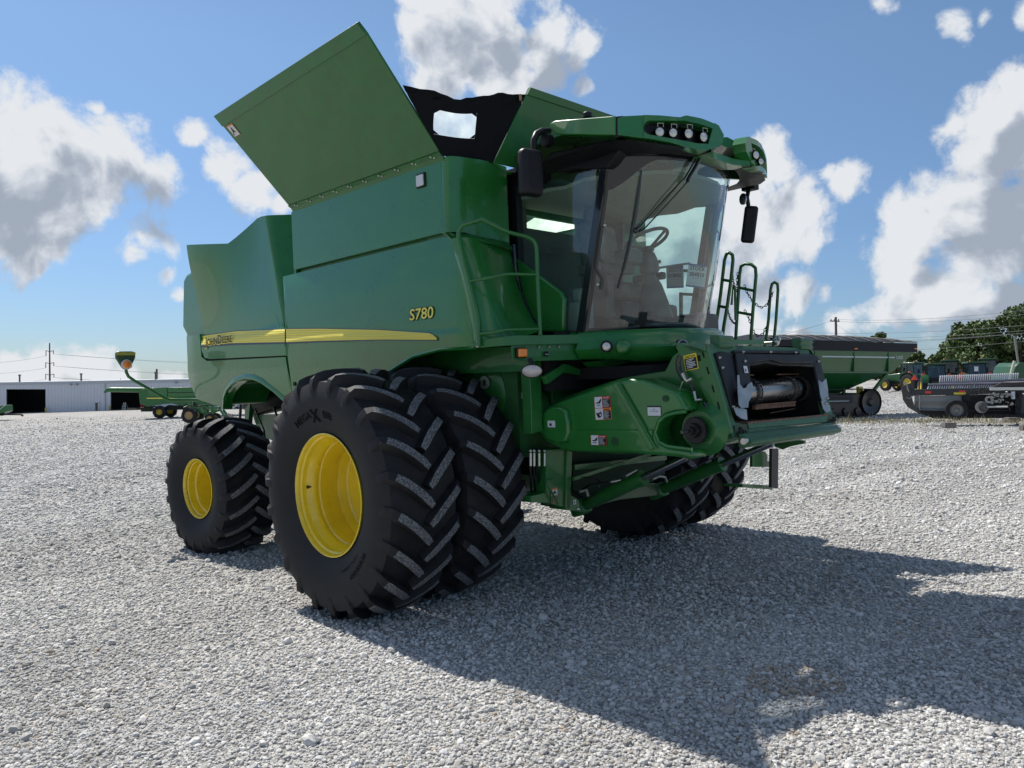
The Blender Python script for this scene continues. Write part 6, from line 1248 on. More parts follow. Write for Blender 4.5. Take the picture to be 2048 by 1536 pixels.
# white truck seen through the wheel arch
p = G(470, 110); p.z = Wd(470, 822, 110).z; e = placed('white_truck', p, sx); tag(e, 'white truck parked by the shed, glimpsed through the rear wheel arch', 'truck'); u = 110/FPX
m = MB(); m.box((0, 0, 9*u), (1.6, 2.0, 12*u)); m.box((-1.4, 0, 6.5*u), (1.6, 2.0, 6*u)); obj('truck_cab', m, mat('white_truck_paint', (.65, .66, .68), .3, 0, .5), e, bevel=.12)
m = MB(); m.box((0.0, -1.02, 11.5*u), (1.2, .04, 4*u)); m.box((-.82, 0, 11.5*u), (.06, 1.7, 4*u)); obj('window', m, BLACKG, e); far_wheel(e, (-.9, -.9, 5*u*.9), 4.5*u, .3, WHITE); far_wheel(e, (.8, -.9, 4.5*u), 4.5*u, .3, WHITE)
m = MB(); m.box((4.0, 0, 6.0*u), (5.6, 2.2, .3)); m.box((4, 0, 10*u), (5.2, 2.1, 6*u)); obj('truck_bed', m, mat('dark_bed', (.05, .05, .06), .6), e)
# ---------------------------------------------------------------- poles and wires
POLEM = mat('weathered_pole', (.12, .085, .08), .85); WIREM = mat('wire_dark', (.05, .055, .07), .6)
def wire(pts, sag, lab, r=.03):
    m = MB()
    P = []
    for a, b_ in zip(pts, pts[1:]): P += [a.lerp(b_, k/10)-V((0, 0, sag*4*(k/10)*(1-k/10))) for k in range(10)]
    P.append(pts[-1]); m.tube(P, r*.62, 4); o = obj('overhead_wire', m, WIREM, smooth=0, weld=False); tag(o, lab, 'wire', 'overhead power lines'); return o
e = empty('transmission_pole'); D = 190; tag(e, 'tall slender power pole with three crossarms above the white shed', 'power pole')
b0, t0 = Wd(99.8, 815, D), Wd(99.2, 686, D); m = MB(); m.tube([b0+V((0, 0, -3)), t0], [.30, .14], 8); obj('pole', m, POLEM, e)
AR = []
for k, (yy, xl_, xr2) in enumerate(((702, 92, 106.8), (726, 91.5, 107.5), (749, 91.5, 107.8))):
    a, b_ = Wd(xl_, yy-1, D), Wd(xr2, yy-1, D); c = Wd(99.4, yy+1.5, D); m = MB(); m.bar(a, c, .12, .12); m.bar(c, b_, .12, .12); obj('crossarm', m, POLEM, e)
    m = MB(); a2, b2 = Wd(xl_, yy+10, D), Wd(xr2, yy+6, D); m.tube([a, a2], .09, 6); m.tube([b_, b2], .09, 6); obj('insulator', m, POLEM, e); AR.append((a2, b2))
LW = ['top', 'middle', 'lowest']
for k, (yl, yr) in enumerate(((727, 712), (747, 735), (767, 756))):
    wire([Wd(-80, yl+1, D*.8), AR[k][0]], .5, 'overhead wire running left from the %s crossarm of the slender pole' % LW[k], .035)
    for j, off in enumerate((0, 4)): wire([AR[k][1], Wd(700, yr+20+off-6, D*1.3)], 1.2, '%swire running right from the %s crossarm of the slender pole' % ('lower paired ' if j else 'upper paired ', LW[k]), .035)
for px, y0, w_, lab in ((313.5, 738, .22, 'thin distant pole standing behind the shed roof right of the amber lamp'), (241, 757, .06, 'faint thin mast behind the shed roof under the amber lamp')):
    m = MB(); a = Wd(px, 790, 170); b_ = Wd(px, y0, 170); m.tube([a, b_], w_, 6); o = obj('distant_pole', m, POLEM); tag(o, lab, 'pole')
e = empty('utility_pole'); tag(e, 'brown wooden utility pole with a short crossarm behind the grain cart', 'utility pole'); D2 = 85
m = MB(); m.tube([Wd(1673, 720, D2), Wd(1671.5, 634, D2)], [.17, .13], 8); obj('pole', m, POLEM, e); m = MB(); m.bar(Wd(1660, 642, D2), Wd(1679, 642.5, D2), .12, .12); obj('crossarm', m, POLEM, e); m = MB(); [m.tube([Wd(x, 642, D2), Wd(x, 638, D2)], .05, 6) for x in (1662, 1669, 1677)]; obj('insulator', m, DSTEEL, e)
for y0, y1, xx, lab in ((639, 607, 2150, 'topmost wire running right from the brown utility pole'), (643, 617, 2150, 'second wire running right from the brown utility pole')): wire([Wd(1676, y0, D2), Wd(xx, y1, 60)], .5, lab, .022)
wire([Wd(1664, 641, D2), Wd(1420, 690, 60)], .4, 'wire running left from the brown utility pole to the combine', .02); wire([Wd(1674, 650, D2), Wd(1800, 690, 60)], .5, 'slack wire dropping right from the brown utility pole', .02)
for y0, y1, lab in ((651, 642, 'thin high wire crossing the sky before the clouds at right'), (662, 652, 'wire crossing just above the tree tops'), (668, 657, 'second wire crossing the tree tops'), (674, 656, 'lowest thick wire passing before the trees'), (692, 672, 'short wire crossing behind the grain cart corner')): wire([Wd(1500, y0+6, 130), Wd(2150, y1, 75)], 1.0, lab, .03)
# ---------------------------------------------------------------- trees
leaf_cols = [(.055, .092, .026), (.085, .130, .036), (.125, .175, .052)]
LEAF = [mat('leaf_tone_%d' % i, c, .6, 0, 0, .3, .8) for i, c in enumerate(leaf_cols)]; BARK = mat('bark', (.09, .075, .06), .9)
def tree(base, h, w, seed, lab, name='broadleaf_tree', dens=1.0, trunk=True, leaf=.20, group='trees behind the tractors'):
    r_ = random.Random(seed); e = empty(name, base); tag(e, lab, 'tree', group)
    m = MB(); lobes = []; n = int(20*dens)+5
    for k in range(n):
        a = r_.uniform(0, 6.28); z = h*(.28+.66*(k+.5)/n); q = math.sin(math.pi*min(1, max(.12, (z/h-.14)/.88)))**.6; rad2 = w/2*q*r_.uniform(.35, .85); lobes.append((V((rad2*math.cos(a), rad2*math.sin(a), z)), w*r_.uniform(.08, .17)))
    if trunk:
        t = MB(); t.tube([(0, 0, -1), (r_.uniform(-.1, .1), 0, h*.3), (0, .1, h*.62)], [h*.026, h*.02, h*.008], 8)
        for c, r0 in lobes[:10]: t.tube([V((0, 0, c.z*.55)), c*.6+V((0, 0, c.z*.32)), c], [h*.01, h*.006, h*.002], 5)
        obj('trunk', t, BARK, e, smooth=60, weld=False)
    vs, fs, ms = [], [], []
    for c, r0 in lobes:
        for _ in range(int(260*dens**.5)):
            d = V((r_.gauss(0, 1), r_.gauss(0, 1), r_.gauss(0, .8))).normalized()*r0*(r_.uniform(.35, 1.12)); p = c+d; s = leaf*r_.uniform(.6, 1.5)
            a = V((r_.gauss(0, 1), r_.gauss(0, 1), r_.gauss(0, 1))).normalized(); b_ = a.cross(V((r_.gauss(0, 1), r_.gauss(0, 1), r_.gauss(0, 1)))).normalized(); k = len(vs)
            vs += [p-a*s, p+b_*s*.6, p+a*s, p-b_*s*.6]; fs.append((k, k+1, k+2, k+3)); ms.append(r_.choice((0, 0, 1, 1, 2)))
    m = MB(); m.v = [tuple(v) for v in vs]; m.f = fs; m.m = ms; obj('crown', m, LEAF, e, smooth=0, fix=False, weld=False); return e
def tree_px(px, ytop, ybase, wpx, d, seed, lab, **k):
    b_ = Wd(px, ybase, d); u = d/FPX; return tree(b_, (ybase-ytop)*u, wpx*u, seed, lab, **k)
tree_px(1962, 640, 790, 120, 100, 1, 'broad dark tree with two round tops behind the tractor cabs', dens=2.0)
tree_px(1925, 645, 800, 70, 104, 21, 'slim tree filling the left flank of the broad dark tree', dens=1.2)
tree_px(2042, 608, 800, 130, 97, 2, 'tallest tree, cut by the right edge, behind a leaning pale pole', dens=2.2)
tree_px(2110, 630, 800, 140, 104, 22, 'leafy tree just beyond the right edge', dens=1.3)
tree_px(1893, 688, 790, 60, 108, 3, 'mid green bushy tree between the grain cart and the broad dark tree', dens=1.1)
tree_px(1832, 700, 790, 50, 112, 4, 'dark small tree peeping out behind the grain cart corner', dens=1.0)
tree_px(1866, 708, 790, 40, 112, 23, 'low pale green tree in the gap above the first tractors', dens=.7)
tree_px(1752, 664, 780, 70, 118, 5, 'tree top just showing over the black roof of the grain cart', dens=1.0)
m = MB(); m.tube([Wd(2037, 730, 75), Wd(2029, 672, 75)], .10, 8); o = obj('leaning_pole', m, mat('grey_pole', (.25, .24, .22), .8)); tag(o, 'thin pale leaning pole standing before the tallest tree', 'pole')
# distant hedge line that closes the yard on both sides
def hedge(px0, px1, y0, y1, d, seed, lab):
    r_ = random.Random(seed); vs, fs, ms = [], [], []
    for k in range(int((px1-px0)*42)):
        px = r_.uniform(px0, px1); t = r_.random(); top = y0+4*math.sin(px*.05)+3*math.sin(px*.13+1); p = Wd(px, top+(y1-top)*t**.8, d+r_.uniform(-2, 2)); s = .30*r_.uniform(.6, 1.5)
        a = V((r_.gauss(0, 1), r_.gauss(0, 1), r_.gauss(0, 1))).normalized(); b_ = a.cross(V((r_.gauss(0, 1), r_.gauss(0, 1), r_.gauss(0, 1)))).normalized(); q = len(vs); vs += [p-a*s, p+b_*s*.6, p+a*s, p-b_*s*.6]; fs.append((q, q+1, q+2, q+3)); ms.append(r_.choice((0, 1, 1, 2)))
    m = MB(); m.v = [tuple(v) for v in vs]; m.f = fs; m.m = ms; o = obj('tree_line', m, LEAF, smooth=0, fix=False, weld=False); tag(o, lab, 'woodland', kind='stuff')
hedge(1480, 2100, 722, 800, 125, 9, 'low distant green tree line beyond the tractors')
# ---------------------------------------------------------------- grain cart
CARTG = mat('cart_green', (.010, .10, .022), .3, 0, .6, .12, 1.2)
def grain_cart():
    d0, d1 = 33.0, 36.5; A0 = Wd(1560, 700, d0); B0 = Wd(1833, 700, d1); x, y, L_ = frame_at(A0, B0); gz = Wd(1650, 836, 34.5).z
    e = placed('grain_cart', V((A0.x, A0.y, gz)), x); tag(e, 'big green grain cart on black tracks with a black rolled tarp roof', 'grain cart')
    def S(px, py, off=0.):                                   # onto the near side plane
        d = FWw+RTw*((px-1024)/FPX)-UPw*((py-768)/FPX); k = (A0-CW).dot(y)/d.dot(y); p = CW+d*k; return V(((p-A0).dot(x), off, p.z-gz))
    W = 3.4
    def ring(z, x0, x1, y0, y1): return [V((x0, y0, z)), V((x1, y0, z)), V((x1, y1, z)), V((x0, y1, z))]
    tr, tl = S(1833, 701), S(1560, 701); mr, ml = S(1788, 745, .25), S(1560, 745, .25); br, bl = S(1722, 790, 1.0), S(1570, 790, 1.0)
    rows = [ring(tr.z, tl.x-.1, tr.x, 0, W), ring(mr.z, tl.x+.2, mr.x, .12, W-.12), ring(mr.z-.02, tl.x+.35, mr.x-.25, .22, W-.22), ring(S(1710, 786).z, tl.x+1.2, S(1712, 780).x, .9, W-.9), ring(S(1700, 800).z, tl.x+1.6, S(1690, 780).x, 1.2, W-1.2)]
    m = MB()
    for a, b_ in zip(rows, rows[1:]): m.add(a+b_, [(i, (i+1) % 4, (i+1) % 4+4, i+4) for i in range(4)])
    m.add(rows[-1], [(0, 1, 2, 3)]); obj('hopper', m, CARTG, e, smooth=0)
    m = MB(); a, b_ = S(1560, 690), S(1833, 690)
    m.add(ring(S(1700, 702).z, a.x-.1, b_.x+.02, -.03, W+.03)+ring(S(1700, 683.5).z, a.x-.1, b_.x+.02, -.03, W+.03), [(i, (i+1) % 4, (i+1) % 4+4, i+4) for i in range(4)]); obj('rim_board', m, BLACK, e)
    zt = S(1700, 683.5).z; m = MB(); g = []
    n = 22
    for i in range(n+1):
        xx = a.x-.1+(b_.x+.1-a.x+.02)*i/n; arch_ = math.sin(math.pi*min(1, max(.0, (i/n)*.9+.05)))**.35; g.append([V((xx, W*k/8-.02, zt+.02+.32*arch_*math.sin(math.pi*k/8)**.7-(.05 if i % 2 else 0)*math.sin(math.pi*k/8))) for k in range(9)])
    m.grid(g); obj('roll_tarp', m, mat('tarp_black', (.008, .008, .010), .5, 0, 0), e, smooth=30)
    m = MB()
    for i in range(0, n+1, 2): m.tube([p+V((0, 0, .03)) for p in g[i]], .025, 6)
    obj('tarp_bow', m, BLACK, e)
    m = MB(); m.prism([S(1620, 669)+V((0, -.02, 0))]*0+[V((a.x-.12, 0, zt-.30)), V((a.x-.12, W, zt-.30)), V((a.x-.12, W*.8, zt+.26)), V((a.x-.12, W*.5, zt+.34)), V((a.x-.12, W*.2, zt+.26))], (-.05, 0, 0)); obj('tarp_end_cap', m, mat('slate_cap', (.06, .07, .085), .5), e)
    m = MB(); zz = S(1700, 715).z; m.prism([V((S(1645, 715).x, -.01+.05, zz)), V((S(1790, 715).x, .05, zz)), V((S(1790, 715).x, .05, zz+.06)), V((S(1645, 715).x, .05, zz+.06))], (0, -.04, 0)); obj('side_trim', m, mat('silver_trim', (.55, .57, .58), .4), e)
    m = MB(); P = S(1792, 718, .03); v, f = text_geo('1300', .30, .01); m.add([P+V((q[0]*.8+q[1]*.2, 0, q[1])) for q in v], f); obj('side_number', m, mat('pale_print', (.55, .58, .56), .5), e, smooth=0, fix=False, weld=False)
    m = MB()
    for i in (.24, .52, .78): xx = a.x+(b_.x-a.x)*i; m.box((xx, .04, S(1700, 723).z), (.05, .10, .9))
    m.box(((tl.x+mr.x)/2, .12, mr.z), (mr.x-tl.x-.1, .08, .06)); obj('hopper_rib', m, CARTG, e)
    for px in (1710, 1829): m = MB(); m.box(S(px, 697.5, -.05), (.18, .03, .05)); obj('side_reflector', m, AMBER, e)
    m = MB(); P0, P1 = S(1786, 745, .3), S(1745, 808, .5); m.bar(P0, P1, .16, .10); m.bar(S(1786, 745, W-.4), S(1745, 808, W-.6), .16, .10); m.box((S(1700, 792).x, W/2, S(1700, 795).z), (4.2, 1.6, .35)); m.bar(S(1745, 802, W/2), S(1795, 806, W/2), .25, .3); m.bar(S(1716, 776, .8), S(1716, 790, .8), .12, .12); m.bar(S(1640, 770, .8), S(1640, 790, .8), .12, .12); obj('frame', m, GREENM, e)
    m = MB(); m.box(S(1741, 783, .6), (.25, .15, .45)); obj('yellow_box', m, STRIPEY, e)
    for yy, lab in ((.1, 'near track'), (W-.6, 'far track')):
        t = empty('track_unit', parent=e); cx0, cx1 = S(1600, 812).x, S(1748, 812).x; r = .62; tz = r+.05
        m = MB(); path = []; 
        for k in range(13): aa = math.pi/2+math.pi*k/12; path.append((cx0+r*math.cos(aa), tz+r*math.sin(aa)))
        path += [(cx0+(cx1-cx0)*q, .05) for q in (.2, .4, .6, .8)]
        for k in range(13): aa = -math.pi/2+math.pi*k/12; path.append((cx1+r*math.cos(aa), tz+r*math.sin(aa)))
        nn = len(path); vs = [V((px_, yy+s_, pz)) for px_, pz in path for s_ in (0, .6)]; inn = [V((cx_, yy+s_, tz+(pz-tz)*.93)) for cx_, pz in [((px_-((cx0 if px_ < (cx0+cx1)/2 else cx1)))*.93+(cx0 if px_ < (cx0+cx1)/2 else cx1), pz) for px_, pz in path] for s_ in (0, .6)]
        m.add(vs, [(2*i, 2*i+1, (2*i+3) % (2*nn), (2*i+2) % (2*nn)) for i in range(nn)]); m.add(inn, [(2*i, 2*i+1, (2*i+3) % (2*nn), (2*i+2) % (2*nn)) for i in range(nn)]); m.add(vs[::2]+inn[::2], [(i, (i+1) % nn, (i+1) % nn+nn, i+nn) for i in range(nn)]); obj('track_belt', m, RUBBER, t)
        m = MB()
        for cx_ in (cx0, cx1): m.lathe([(-.02, 0), (-.02, .12), (.06, .2), (.02, .5), (.0, .56), (.3, .56)], c=(cx_, yy+.05, tz), n=28)
        for k in range(5): m.lathe([(0, 0), (0, .18), (.3, .18)], c=(cx0+(cx1-cx0)*(k+1)/6, yy+.1, .26), n=16)
        m.box(((cx0+cx1)/2, yy+.32, tz-.1), (cx1-cx0, .3, .9)); islands('track_wheel', m, mat('dark_track_wheel', (.006, .006, .007), .4, 0, .3), t); m = MB(); m.box(((cx0+cx1)/2, yy-.02, tz+.08), (1.9, .1, .22)); m.box(((cx0+cx1)/2, yy+.2, tz+.25), (2.2, .3, .2)); obj('track_frame', m, mat('track_frame_black', (.012, .012, .014), .5), t)
        m = MB(); m.box(((cx0+cx1)/2, yy-.075, tz+.08), (1.4, .01, .05)); obj('frame_plate', m, mat('silver_plate', (.35, .36, .37), .5), t)
grain_cart()
# ---------------------------------------------------------------- tractors
def build_tractor():
    e = empty('tractor'); TG = mat('tractor_green', (.010, .065, .017), .4, 0, .3)
    m = MB(); m.prism([V((.2, -.42, 1.05)), V((2.9, -.42, 1.0)), V((3.0, -.42, 1.35)), V((2.8, -.42, 1.75)), V((.2, -.42, 2.0))], (0, .84, 0)); obj('hood', m, TG, e, bevel=.08)
    m = MB(); m.box((1.2, 0, .95), (3.0, .5, .45)); m.box((-.9, 0, .9), (.9, 1.4, .5)); m.box((1.9, 0, .6), (.25, 1.7, .2)); m.box((-1.5, 0, 1.0), (.4, .9, .7)); obj('chassis_block', m, mat('tractor_chassis', (.02, .03, .02), .6), e)
    m = MB()
    for sx_ in (-1.35, .25):
        for sy2 in (-.78, .78): m.bar((sx_, sy2, 1.35), (sx_+(.12 if sx_ < 0 else -.05), sy2*.92, 2.95), .08, .08)
    m.bar((-.5, -.78, 1.3), (-.5, -.72, 2.95), .06, .06); m.bar((-.5, .78, 1.3), (-.5, .72, 2.95), .06, .06); m.box((-.55, 0, 1.35), (1.7, 1.55, .12)); m.box((-1.33, 0, 1.55), (.06, 1.5, .35)); obj('cab_frame', m, BLACK, e)
    m = MB()
    for s in (-1, 1): m.add([V((-1.33, s*.76, 1.5)), V((.25, s*.76, 1.5)), V((.20, s*.72, 2.93)), V((-1.22, s*.72, 2.93))], [(0, 1, 2, 3)])
    m.add([V((-1.36, -.74, 1.7)), V((-1.36, .74, 1.7)), V((-1.24, .7, 2.93)), V((-1.24, -.7, 2.93))], [(0, 1, 2, 3)]); m.add([V((.26, -.74, 1.6)), V((.26, .74, 1.6)), V((.2, .7, 2.93)), V((.2, -.7, 2.93))], [(0, 1, 2, 3)]); obj('cab_glass', m, glass('tractor_glass', (.30, .42, .42), 1.0), e, smooth=0)
    m = MB(); m.box((-.55, 0, 3.02), (1.95, 1.72, .17)); r = obj('cab_roof', m, TG, e, bevel=.07); m = MB(); m.box((-.55, 0, 2.93), (2.0, 1.76, .06)); obj('roof_band', m, BLACK, e, bevel=.02)
    m = MB(); m.box((-.7, 0, 1.8), (.5, .5, .7)); m.box((-.85, 0, 2.3), (.14, .46, .6)); obj('seat', m, BLACK, e, bevel=.06)
    for s in (-1, 1):
        m = MB(); g = [[V((-.95+1.02*math.cos(t), s*y_, .95+1.02*math.sin(t))) for y_ in (.72, 1.30)] for t in [math.pi*(.12+.8*k/12) for k in range(13)]]; m.grid(g, thick=(0, 0, .05)); f_ = obj('fender', m, TG, e, smooth=40)
        m = MB(); m.box((-1.15, s*1.12, 2.02), (.16, .30, .14)); obj('tail_light', m, mat('red_orange_lamp', (.75, .10, .03), .3, 0, .4), f_, bevel=.02)
        far_wheel(e, (-.95, s*1.05, .93), .93, .52, rr=.50); far_wheel(e, (1.95, s*.95, .68), .68, .42, rr=.48)
        m = MB(); m.bar((.25, s*.8, 2.6), (.3, s*1.25, 2.55), .04, .04); m.box((.3, s*1.32, 2.35), (.05, .2, .42)); obj('mirror', m, BLACK, e)
    m = MB(); m.tube([(.35, -.60, 1.4), (.35, -.60, 2.7)], .07, 10); obj('exhaust', m, BLACK, e)
    m = MB(); m.lathe([(0, .07), (.12, .06), (.14, 0)], axis='z', c=(-1.2, .55, 3.1), n=12); obj('beacon', m, AMBER, e)
    return e
TR = build_tractor(); first = True
spots = [(1868, 727, 76, 1.0, 70, 'tractor with a dark slim roof and clear rear window, second from the grain cart'),
         (1815, 725, 84, 1.0, 115, 'leftmost tractor, its hood and yellow wheel half hidden by the grain cart'),
         (1900, 720, 88, 1.05, 60, 'tractor with a green roof standing behind the gap between two nearer tractors'),
         (1945, 724, 74, 1.0, 75, 'tractor with a white paper in its window behind the header tines'),
         (1975, 717, 84, 1.05, 60, 'tallest green roofed tractor with a red lamp, right of the papered one')]
fwd2 = V((FWw.x, FWw.y, 0)).normalized()
for i, (px, pyt, d, s, ang, lab) in enumerate(spots):
    t = TR if i == 0 else copy_tree(TR); t.scale = (s, s, s); top = Wd(px, pyt, d); t.location = (top.x, top.y, top.z-3.10*s)
    a0 = math.atan2(fwd2.y, fwd2.x); t.rotation_euler = (0, 0, a0+rad(ang-90)+(.0)); tag(t, lab, 'tractor', 'green tractors parked in a row behind the header')
    if i == 3: m = MB(); m.add([V((-1.40, -.1, 2.2)), V((-1.40, .25, 2.2)), V((-1.38, .25, 2.65)), V((-1.38, -.1, 2.65))], [(0, 1, 2, 3)]); o = obj('window_paper', m, PAPER, t, smooth=0)
# red triangle, left of the papered tractor
def tri(px, py, d, lab):
    c = Wd(px, py, d); m = MB(); s = .26; m.prism([c+RTw*a*s+UPV*b_*s for a, b_ in ((-.9, -.6), (.9, -.6), (.12, .9), (-.12, .9))], fwd2*.02); o = obj('slow_vehicle_sign', m, mat('fluorescent_red', (.80, .06, .03), .5)); tag(o, lab, 'warning sign', 'red slow vehicle triangles')
tri(1829, 756, 60, 'red triangle on the implement left of the header tines'); tri(1920, 753, 62, 'red triangle showing between the header tines')
# ---------------------------------------------------------------- the draper header
def header():
    dA, dB = 26.5, 24.5; A0, B0 = Wd(1805, 800, dA), Wd(2140, 800, dB); x, y, L_ = frame_at(A0, B0); gz = Wd(1900, 838, 26).z; e = placed('draper_header', V((A0.x, A0.y, gz)), x)
    tag(e, 'long black and grey draper header with pale reel tines and a small transport wheel', 'harvester header')
    def S(px, py, off=0.):
        d = FWw+RTw*((px-1024)/FPX)-UPw*((py-768)/FPX); k = (A0-CW).dot(y)/d.dot(y); p = CW+d*k; return V(((p-A0).dot(x), off, p.z-gz))
    def panel(name, pts, off, th, mt, bevel=0): m = MB(); m.prism([S(*p, off) for p in pts], (0, th, 0)); return obj(name, m, mt, e, bevel=bevel)
    panel('top_beam', [(1816, 779), (2150, 772), (2150, 784), (1816, 792)], 0, .25, mat('header_black', (.02, .021, .023), .4, 0, .2))
    panel('back_sheet', [(1829, 792), (1945, 790), (1895, 820), (1829, 820)], .10, .02, mat('grey_sheet', (.25, .26, .26), .45, .2)); panel('sheet_band', [(1829, 803), (1900, 803), (1896, 811), (1829, 811)], .085, .02, mat('taupe_sheet', (.20, .185, .17), .5)); panel('lower_band', [(1829, 815), (1900, 817), (1900, 822), (1831, 821)], .08, .03, mat('slate_band', (.10, .12, .15), .5))
    panel('back_sheet', [(1893, 790), (2150, 788), (2150, 832), (1893, 832)], .5, .02, mat('header_dark_back', (.02, .02, .022), .6)); panel('skid', [(1829, 820), (2150, 822), (2150, 836), (1870, 838), (1842, 828)], .15, .5, mat('header_under', (.010, .010, .011), .7))
    panel('end_shield', [(1802, 776), (1808, 770), (1816, 772), (1822, 790), (1829, 812), (1845, 828), (1838, 828), (1815, 814), (1806, 800)], -.05, .10, BLACKG, .01); panel('end_shield', [(1812, 770), (1830, 764), (1832, 780), (1816, 785)], .8, .1, BLACKG)
    m = MB(); m.tube([S(*p, -.06) for p in ((1808, 767), (1813, 766), (1815, 778), (1818, 783))], .02); m.tube([S(*p, -.06) for p in ((1812, 795), (1820, 797), (1825, 792))], .015); m.tube([S(*p, -.02) for p in ((1838, 790), (1840, 800), (1838, 812), (1840, 820))], .02); obj('tube_guard', m, STEEL, e, smooth=60)
    for px, py, w_, h_, mt in ((1856, 784.5, 11, 4.5, REDL), (1924, 783, 11, 4, REDL), (1919.5, 787, 21, 4, YELLOWL), (1814, 783.5, 8, 3, ORANGEL)): m = MB(); m.box(S(px, py, -.01), (w_*.0165, .012, h_*.0165)); obj('reflector', m, mat('bright_red_reflector', (.75, .05, .03), .35) if mt is REDL else mt, e)
    # reel: two tube rails with rows of fingers
    TIN = mat('pale_tine', (.80, .78, .80), .4, .1)
    for (xa, ya, xb, yb, off, up_, nm) in ((1882, 766, 2150, 757, .9, 15, 'upper'), (1858, 770, 2150, 765, .5, -12, 'lower')):
        m = MB(); m.tube([S(xa, ya, off), S(xb, yb, off)], .045, 8); m.bar(S(xa, ya-1.2, off-.02), S(xb, yb-1.2, off-.02), .05, .03); obj('reel_tube', m, mat('violet_grey_tube', (.25, .24, .29), .35, .5), e, smooth=50)
        k = 0; px = xa+2
        while px < 2048:
            yy = ya+(yb-ya)*(px-xa)/(xb-xa); m = MB(); b0 = S(px, yy, off); lean = 1.8 if up_ > 0 else -4.5
            if up_ > 0: m.tube([b0, S(px+.2, yy-up_*.55, off), S(px+lean, yy-up_, off)], [.012, .020, .026], 5)
            else: m.tube([b0, S(px+lean*.4, yy+6, off), S(px+lean, yy+12, off)], [.013, .018, .024], 5)
            obj('reel_tine', m, TIN, e, smooth=60, weld=False); px += 4.45 if up_ > 0 else 4.7; k += 1
    # transport wheel
    c = S(1911, 819.5, -.35); w = empty('transport_wheel', parent=e); w.location = c; R = .335; m = MB(); m.lathe([(-.09, .2), (-.1, .26), (-.085, R*.97), (0, R), (.085, R*.97), (.1, .26), (.09, .2)], n=32); obj('tyre', m, RUBBER, w); m = MB(); m.lathe([(-.085, .2), (-.09, .205), (-.03, .17), (.0, .1), (-.03, .05), (-.04, 0)], n=28); obj('rim', m, mat('silver_rim', (.20, .20, .19), .35, .6), w)
    m = MB(); m.bar(S(1911, 819, -.2), S(1935, 800, .0), .06, .08); m.bar(S(1925, 792, 0), S(1928, 812, 0), .06, .06); m.bar(S(1924, 820, -.2), S(1932, 833, -.3), .03, .05); m.box(S(1933, 795, -.05), (.18, .15, .2)); obj('wheel_arm', m, BLACK, e)
    # drive side machinery
    m = MB()
    for px, py, r in ((1962, 814, .19), (1977, 799, .12)): m.lathe([(-.03, r*.9), (-.035, r), (-.02, r), (-.015, r*.92), (0, r*.92), (.005, r), (.02, r), (.02, r*.5), (-.02, r*.4)], c=S(px, py, -.2), n=28)
    obj('belt_pulley', m, mat('pale_belt', (.45, .45, .43), .4, .4), e); m = MB(); c = S(1966, 814, -.24); m.lathe([(-.10, 0), (-.10, .13), (.0, .15)], c=c, n=24); m.tube([S(1972, 813, -.3), S(2005, 813, -.3)], .025, 8, 0); obj('drive_motor', m, DSTEEL, e, smooth=50)
    m = MB(); m.tube([S(1972, 813, -.33), S(2012, 813, -.33)], .028, 10); m.bar(S(1979, 778, .0), S(2150, 776, .0), .3, .09); obj('white_cross_tube', m, mat('white_metal', (.62, .62, .58), .4, .1), e, smooth=50)
    m = MB(); r_ = random.Random(2)
    for k in range(9): a = (1938+r_.uniform(0, 15), 790+r_.uniform(-6, 4)); m.tube([S(*a, -.15), S(a[0]+6, a[1]-14+r_.uniform(-3, 3), -.2), S(a[0]+20, a[1]-8+r_.uniform(-4, 4), -.1), S(a[0]+35, a[1]-12, 0)], .008, 5)
    for k in range(16): a = (1985+r_.uniform(0, 50), 787+r_.uniform(0, 26)); m.tube([S(*a, -.1), S(a[0]+r_.uniform(-8, 8), a[1]+r_.uniform(-8, 8), -.2), S(a[0]+r_.uniform(-14, 14), a[1]+r_.uniform(-3, 14), -.1)], .012, 5)
    obj('hydraulic_hose', m, BLACKG, e, smooth=60)
    m = MB()
    for k in range(34): a = (1982+r_.uniform(0, 42), 785+r_.uniform(0, 30)); m.box(S(*a, -.12+r_.uniform(-.08, .08)), (r_.uniform(.04, .12), .06, r_.uniform(.03, .09)), Matrix.Rotation(r_.uniform(-.8, .8), 3, 'Y'))
    obj('valve_block', m, mat('mixed_steel', (.33, .32, .31), .4, .6, 0, .4, 3.), e, bevel=.006)
    panel('info_plate', [(2021, 783), (2029, 783), (2029, 798), (2022, 798)], -.1, .02, WHITE); panel('end_post', [(2029, 782), (2044, 782), (2040, 836), (2030, 836)], -.1, .25, BLACK); panel('end_post', [(2044, 790), (2060, 790), (2060, 836), (2042, 836)], .1, .1, mat('slate_post', (.06, .07, .08), .5)); panel('canvas_deck', [(1984, 775), (2005, 765), (2150, 762), (2150, 776)], .1, .6, mat('dark_canvas', (.025, .022, .024), .5))
    m = MB(); m.box(S(2000, 832, .1), (1.4, .5, .12)); obj('foot', m, BLACK, e)
    return S, e
HS, HE = header()
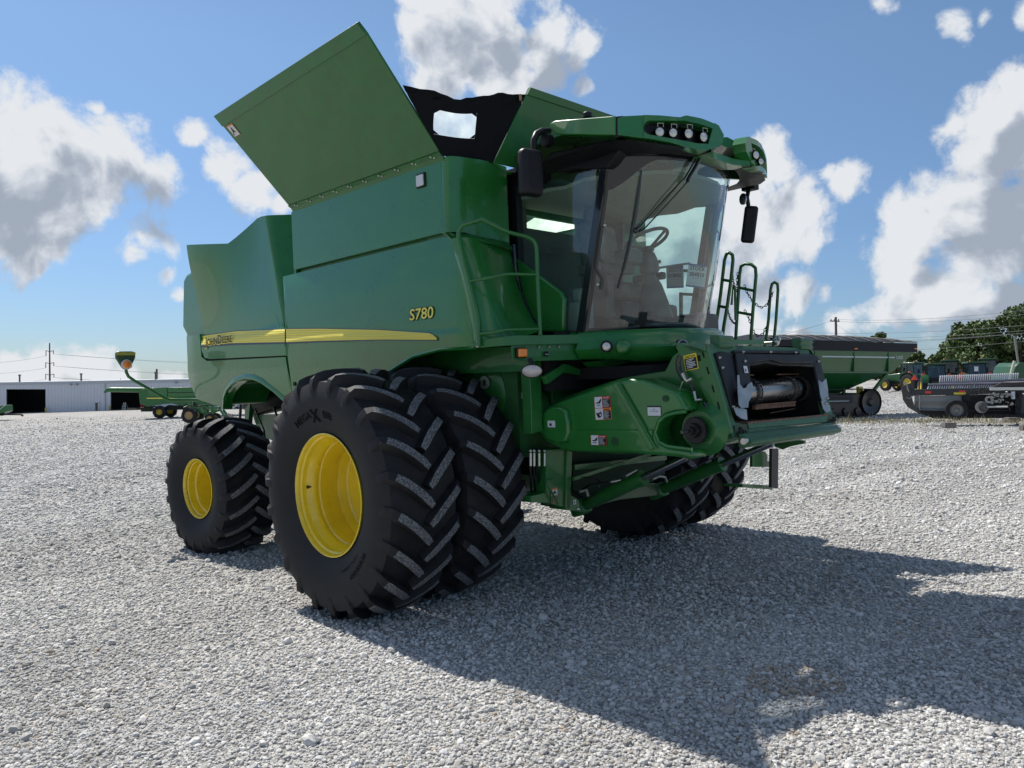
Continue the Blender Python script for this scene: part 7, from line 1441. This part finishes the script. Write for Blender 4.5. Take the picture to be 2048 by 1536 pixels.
# green machine part and pale strut behind the header at the edge
m = MB(); m.prism([Wd(*p, 45) for p in ((2022, 762), (2032, 732), (2040, 725), (2120, 724), (2120, 765))], fwd2*2.0); o = obj('parked_combine_side', m, MATS['tractor_green'], bevel=.05); tag(o, 'green machine side rising behind the header at the right edge', 'farm machine')
m = MB(); m.tube([Wd(2019, 758, 40), Wd(2029, 722, 40)], .07, 8); obj('pale_strut', m, mat('pale_strut', (.42, .44, .36), .5), o)
# wooden blocks
def block(px, py0, py1, wpx, d, lab):
    u = d/FPX; p = Wd(px, py1, d); m = MB(); m.box((0, 0, (py1-py0)*u/2), (wpx*u, wpx*u*.55, (py1-py0)*u)); o = obj('timber_block', m, mat('weathered_timber', (.16, .14, .13), .9, 0, 0, .35, 9., .4, 30.), bevel=.012); o.matrix_world = Matrix.Translation(p) @ Matrix((V((RTw.x, RTw.y, 0)).normalized(), fwd2, UPV)).transposed().to_4x4() @ Matrix.Rotation(.12, 4, 'Z'); tag(o, lab, 'timber block', 'weathered timber blocks near the header')
block(1897.5, 845, 856, 25, 22.5, 'grey timber block lying alone on the gravel before the header'); block(2024, 835, 845, 24, 24.5, 'brown timber block under the header end post'); block(2052, 850, 861, 22, 21.8, 'grey timber block cut by the right edge of the photo')
# dry weeds along the gravel edge
def weeds():
    r_ = random.Random(8); vs, fs, ms = [], [], []
    for k in range(2600):
        px = r_.uniform(1650, 2060); d = 24.2+r_.gauss(0, .5); p = G(px, d); p.z = Wd(px, 842, 24.2).z-.02+(-.03*(24.2-d)); h = abs(r_.gauss(.05, .05))+.02
        if r_.random() < .012: h += .22
        a = V((r_.uniform(-.4, .4), r_.uniform(-.4, .4), 1)).normalized()*h; w_ = V((r_.uniform(-1, 1), r_.uniform(-1, 1), 0)).normalized()*.008; q = len(vs); vs += [p-w_, p+w_, p+a]; fs.append((q, q+1, q+2)); ms.append(r_.choice((0, 1, 1, 2)))
    m = MB(); m.v = [tuple(v) for v in vs]; m.f = fs; m.m = ms; o = obj('weeds', m, [mat('weed_green', (.12, .15, .05), .8), mat('weed_straw', (.34, .29, .16), .9), mat('weed_brown', (.22, .16, .10), .9)], smooth=0, fix=False, weld=False); tag(o, 'dry weeds growing along the far gravel edge', 'weeds', kind='stuff')
weeds()
bpy.context.view_layer.update()
